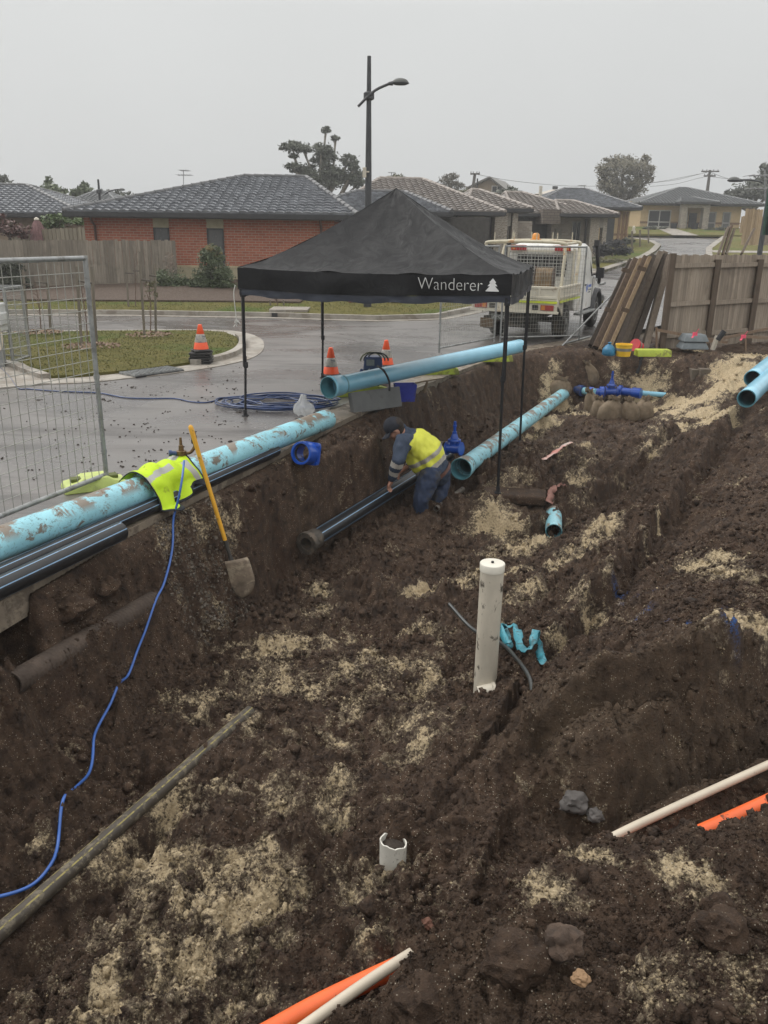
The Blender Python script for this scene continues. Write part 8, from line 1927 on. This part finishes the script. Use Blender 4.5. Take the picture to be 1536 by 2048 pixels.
def shirt_idx(p):
    best = 9; which = 0; al_ = 0
    for k, (a, b) in enumerate(((shL, elL), (elL, wrL), (shR, elR), (elR, wrR))):
        d_, t_ = segd(p, a, b); d_ = d_-.015
        if d_ < best: best = d_; which = k; al_ = t_
    t = (p-neckb).dot(tax)/tl; dT, _ = segd(p, chest, hip)
    # sleeve region
    if best < .10 and dT > .135 and not (which in (0, 2) and al_ < .12):
        if which in (1, 3) and (.02 < al_ < .26 or .50 < al_ < .74): return 2
        return 1
    td = t+.12*((p-neckb).dot(bel))
    if t < .06: return 1
    if .57 < td < .67 or .79 < td < .90: return 2
    if td < .79: return 0
    return 1
NAVY = mat('navy_workwear', (.034, .052, .090), .8, var=.25, scale=9, bump=.2, bscale=160)
YEL = mat('yellow_workwear', (.74, .76, .09), .75, var=.12, scale=5, bump=.25, bscale=140); SILV = mat('silver_band', (.42, .40, .36), .45, var=.15, dirt=.3, dscale=9)
put('shirt', sb_, [YEL, NAVY, SILV], shirt_idx, .015, 10)
# collar
cb_ = blob([[(neckb+tax*.01+Vector((0, -.05, .02)), .045), (neckb+tax*-.05+Vector((-.01, -.0, .065)), .030), (neckb+tax*.01+Vector((0, .05, .02)), .045)], [(neckb+tax*.02+bel*.03, .07), (neckb-tax*.04+bel*.04, .050)]], .009, 4); put('collar', cb_, NAVY, None, .004, 20)
# trousers
pb_ = blob([[(hip-tax*.02, .158), (hip+tax*.06, .160)], [(hip+Vector((0, -.06, -.02)), .135), (hiL, .136), (hiL.lerp(knL, .5), .122), (knL, .102), (knL.lerp(anL, .5), .080), (anL, .078)], [(hip+Vector((0, .06, -.02)), .135), (hiR, .138), (hiR.lerp(knR, .5), .122), (knR, .102), (knR.lerp(anR, .5), .080), (anR, .078)], [(hip+bel*.03, .13), (hip+bel*.03+Vector((0, 0, -.08)), .12)], [(hiL, .1), (hiR, .1)]], .010, 6)
JEAN = mat('muddy_jeans', (.028, .045, .095), .85, var=.4, scale=7, bump=.25, bscale=180, dirt=.7, dirtcol=(.055, .050, .042), dscale=5, dthr=.50)
put('trousers', pb_, JEAN, None, .016, 12)
# belt and boots
mb = MB(); cB = hip+tax*.055; R_ = frame_to(tax); n = 40; rr = [[cB+R_ @ Vector((cos(2*pi*j/n)*.222*q, sin(2*pi*j/n)*.195*q, h)) for j in range(n)] for h, q in ((-.02, .96), (-.018, 1.0), (.018, 1.0), (.02, .96))]
mb.rings(rr, True, False, False); o = mb.build('belt', mat('brown_leather', (.10, .035, .022), .5), pw, 60); so_ = o.modifiers.new('t', 'SOLIDIFY'); so_.thickness = .006
mb = MB(); mb.box(cB+Vector((.02, -.185, -.0)), (.06, .02, .05)); mb.build('belt_buckle', GALV, pw, None, bevel=.004)
for an in (anL, anR):
    me_ = blob([[(an+Vector((.02, 0, .04)), .07), (an+Vector((.03, 0, -.05)), .062)], [(an+Vector((.04, 0, -.07)), .052), (an+Vector((-.10, 0, -.075)), .055), (an+Vector((-.17, 0, -.085)), .045)]], .012, 3); put('boot', me_, mat('work_boot', (.06, .045, .03), .8, var=.4), None)
# ================================================================== DAMP AIR
mb = MB(); mb.box((5, 85, 15.5), (330, 230, 37)); HZ = bpy.data.materials.new('damp_air'); HZ.use_nodes = True; t = HZ.node_tree; t.nodes.clear()
o_ = t.nodes.new('ShaderNodeOutputMaterial'); pv_ = t.nodes.new('ShaderNodeVolumePrincipled'); pv_.inputs['Color'].default_value = (.95, .96, .97, 1); pv_.inputs['Density'].default_value = .0015; pv_.inputs['Anisotropy'].default_value = .2; t.links.new(pv_.outputs[0], o_.inputs['Volume'])
tag(mb.build('haze', HZ), 'thin damp haze in the air', None, None, 'stuff')
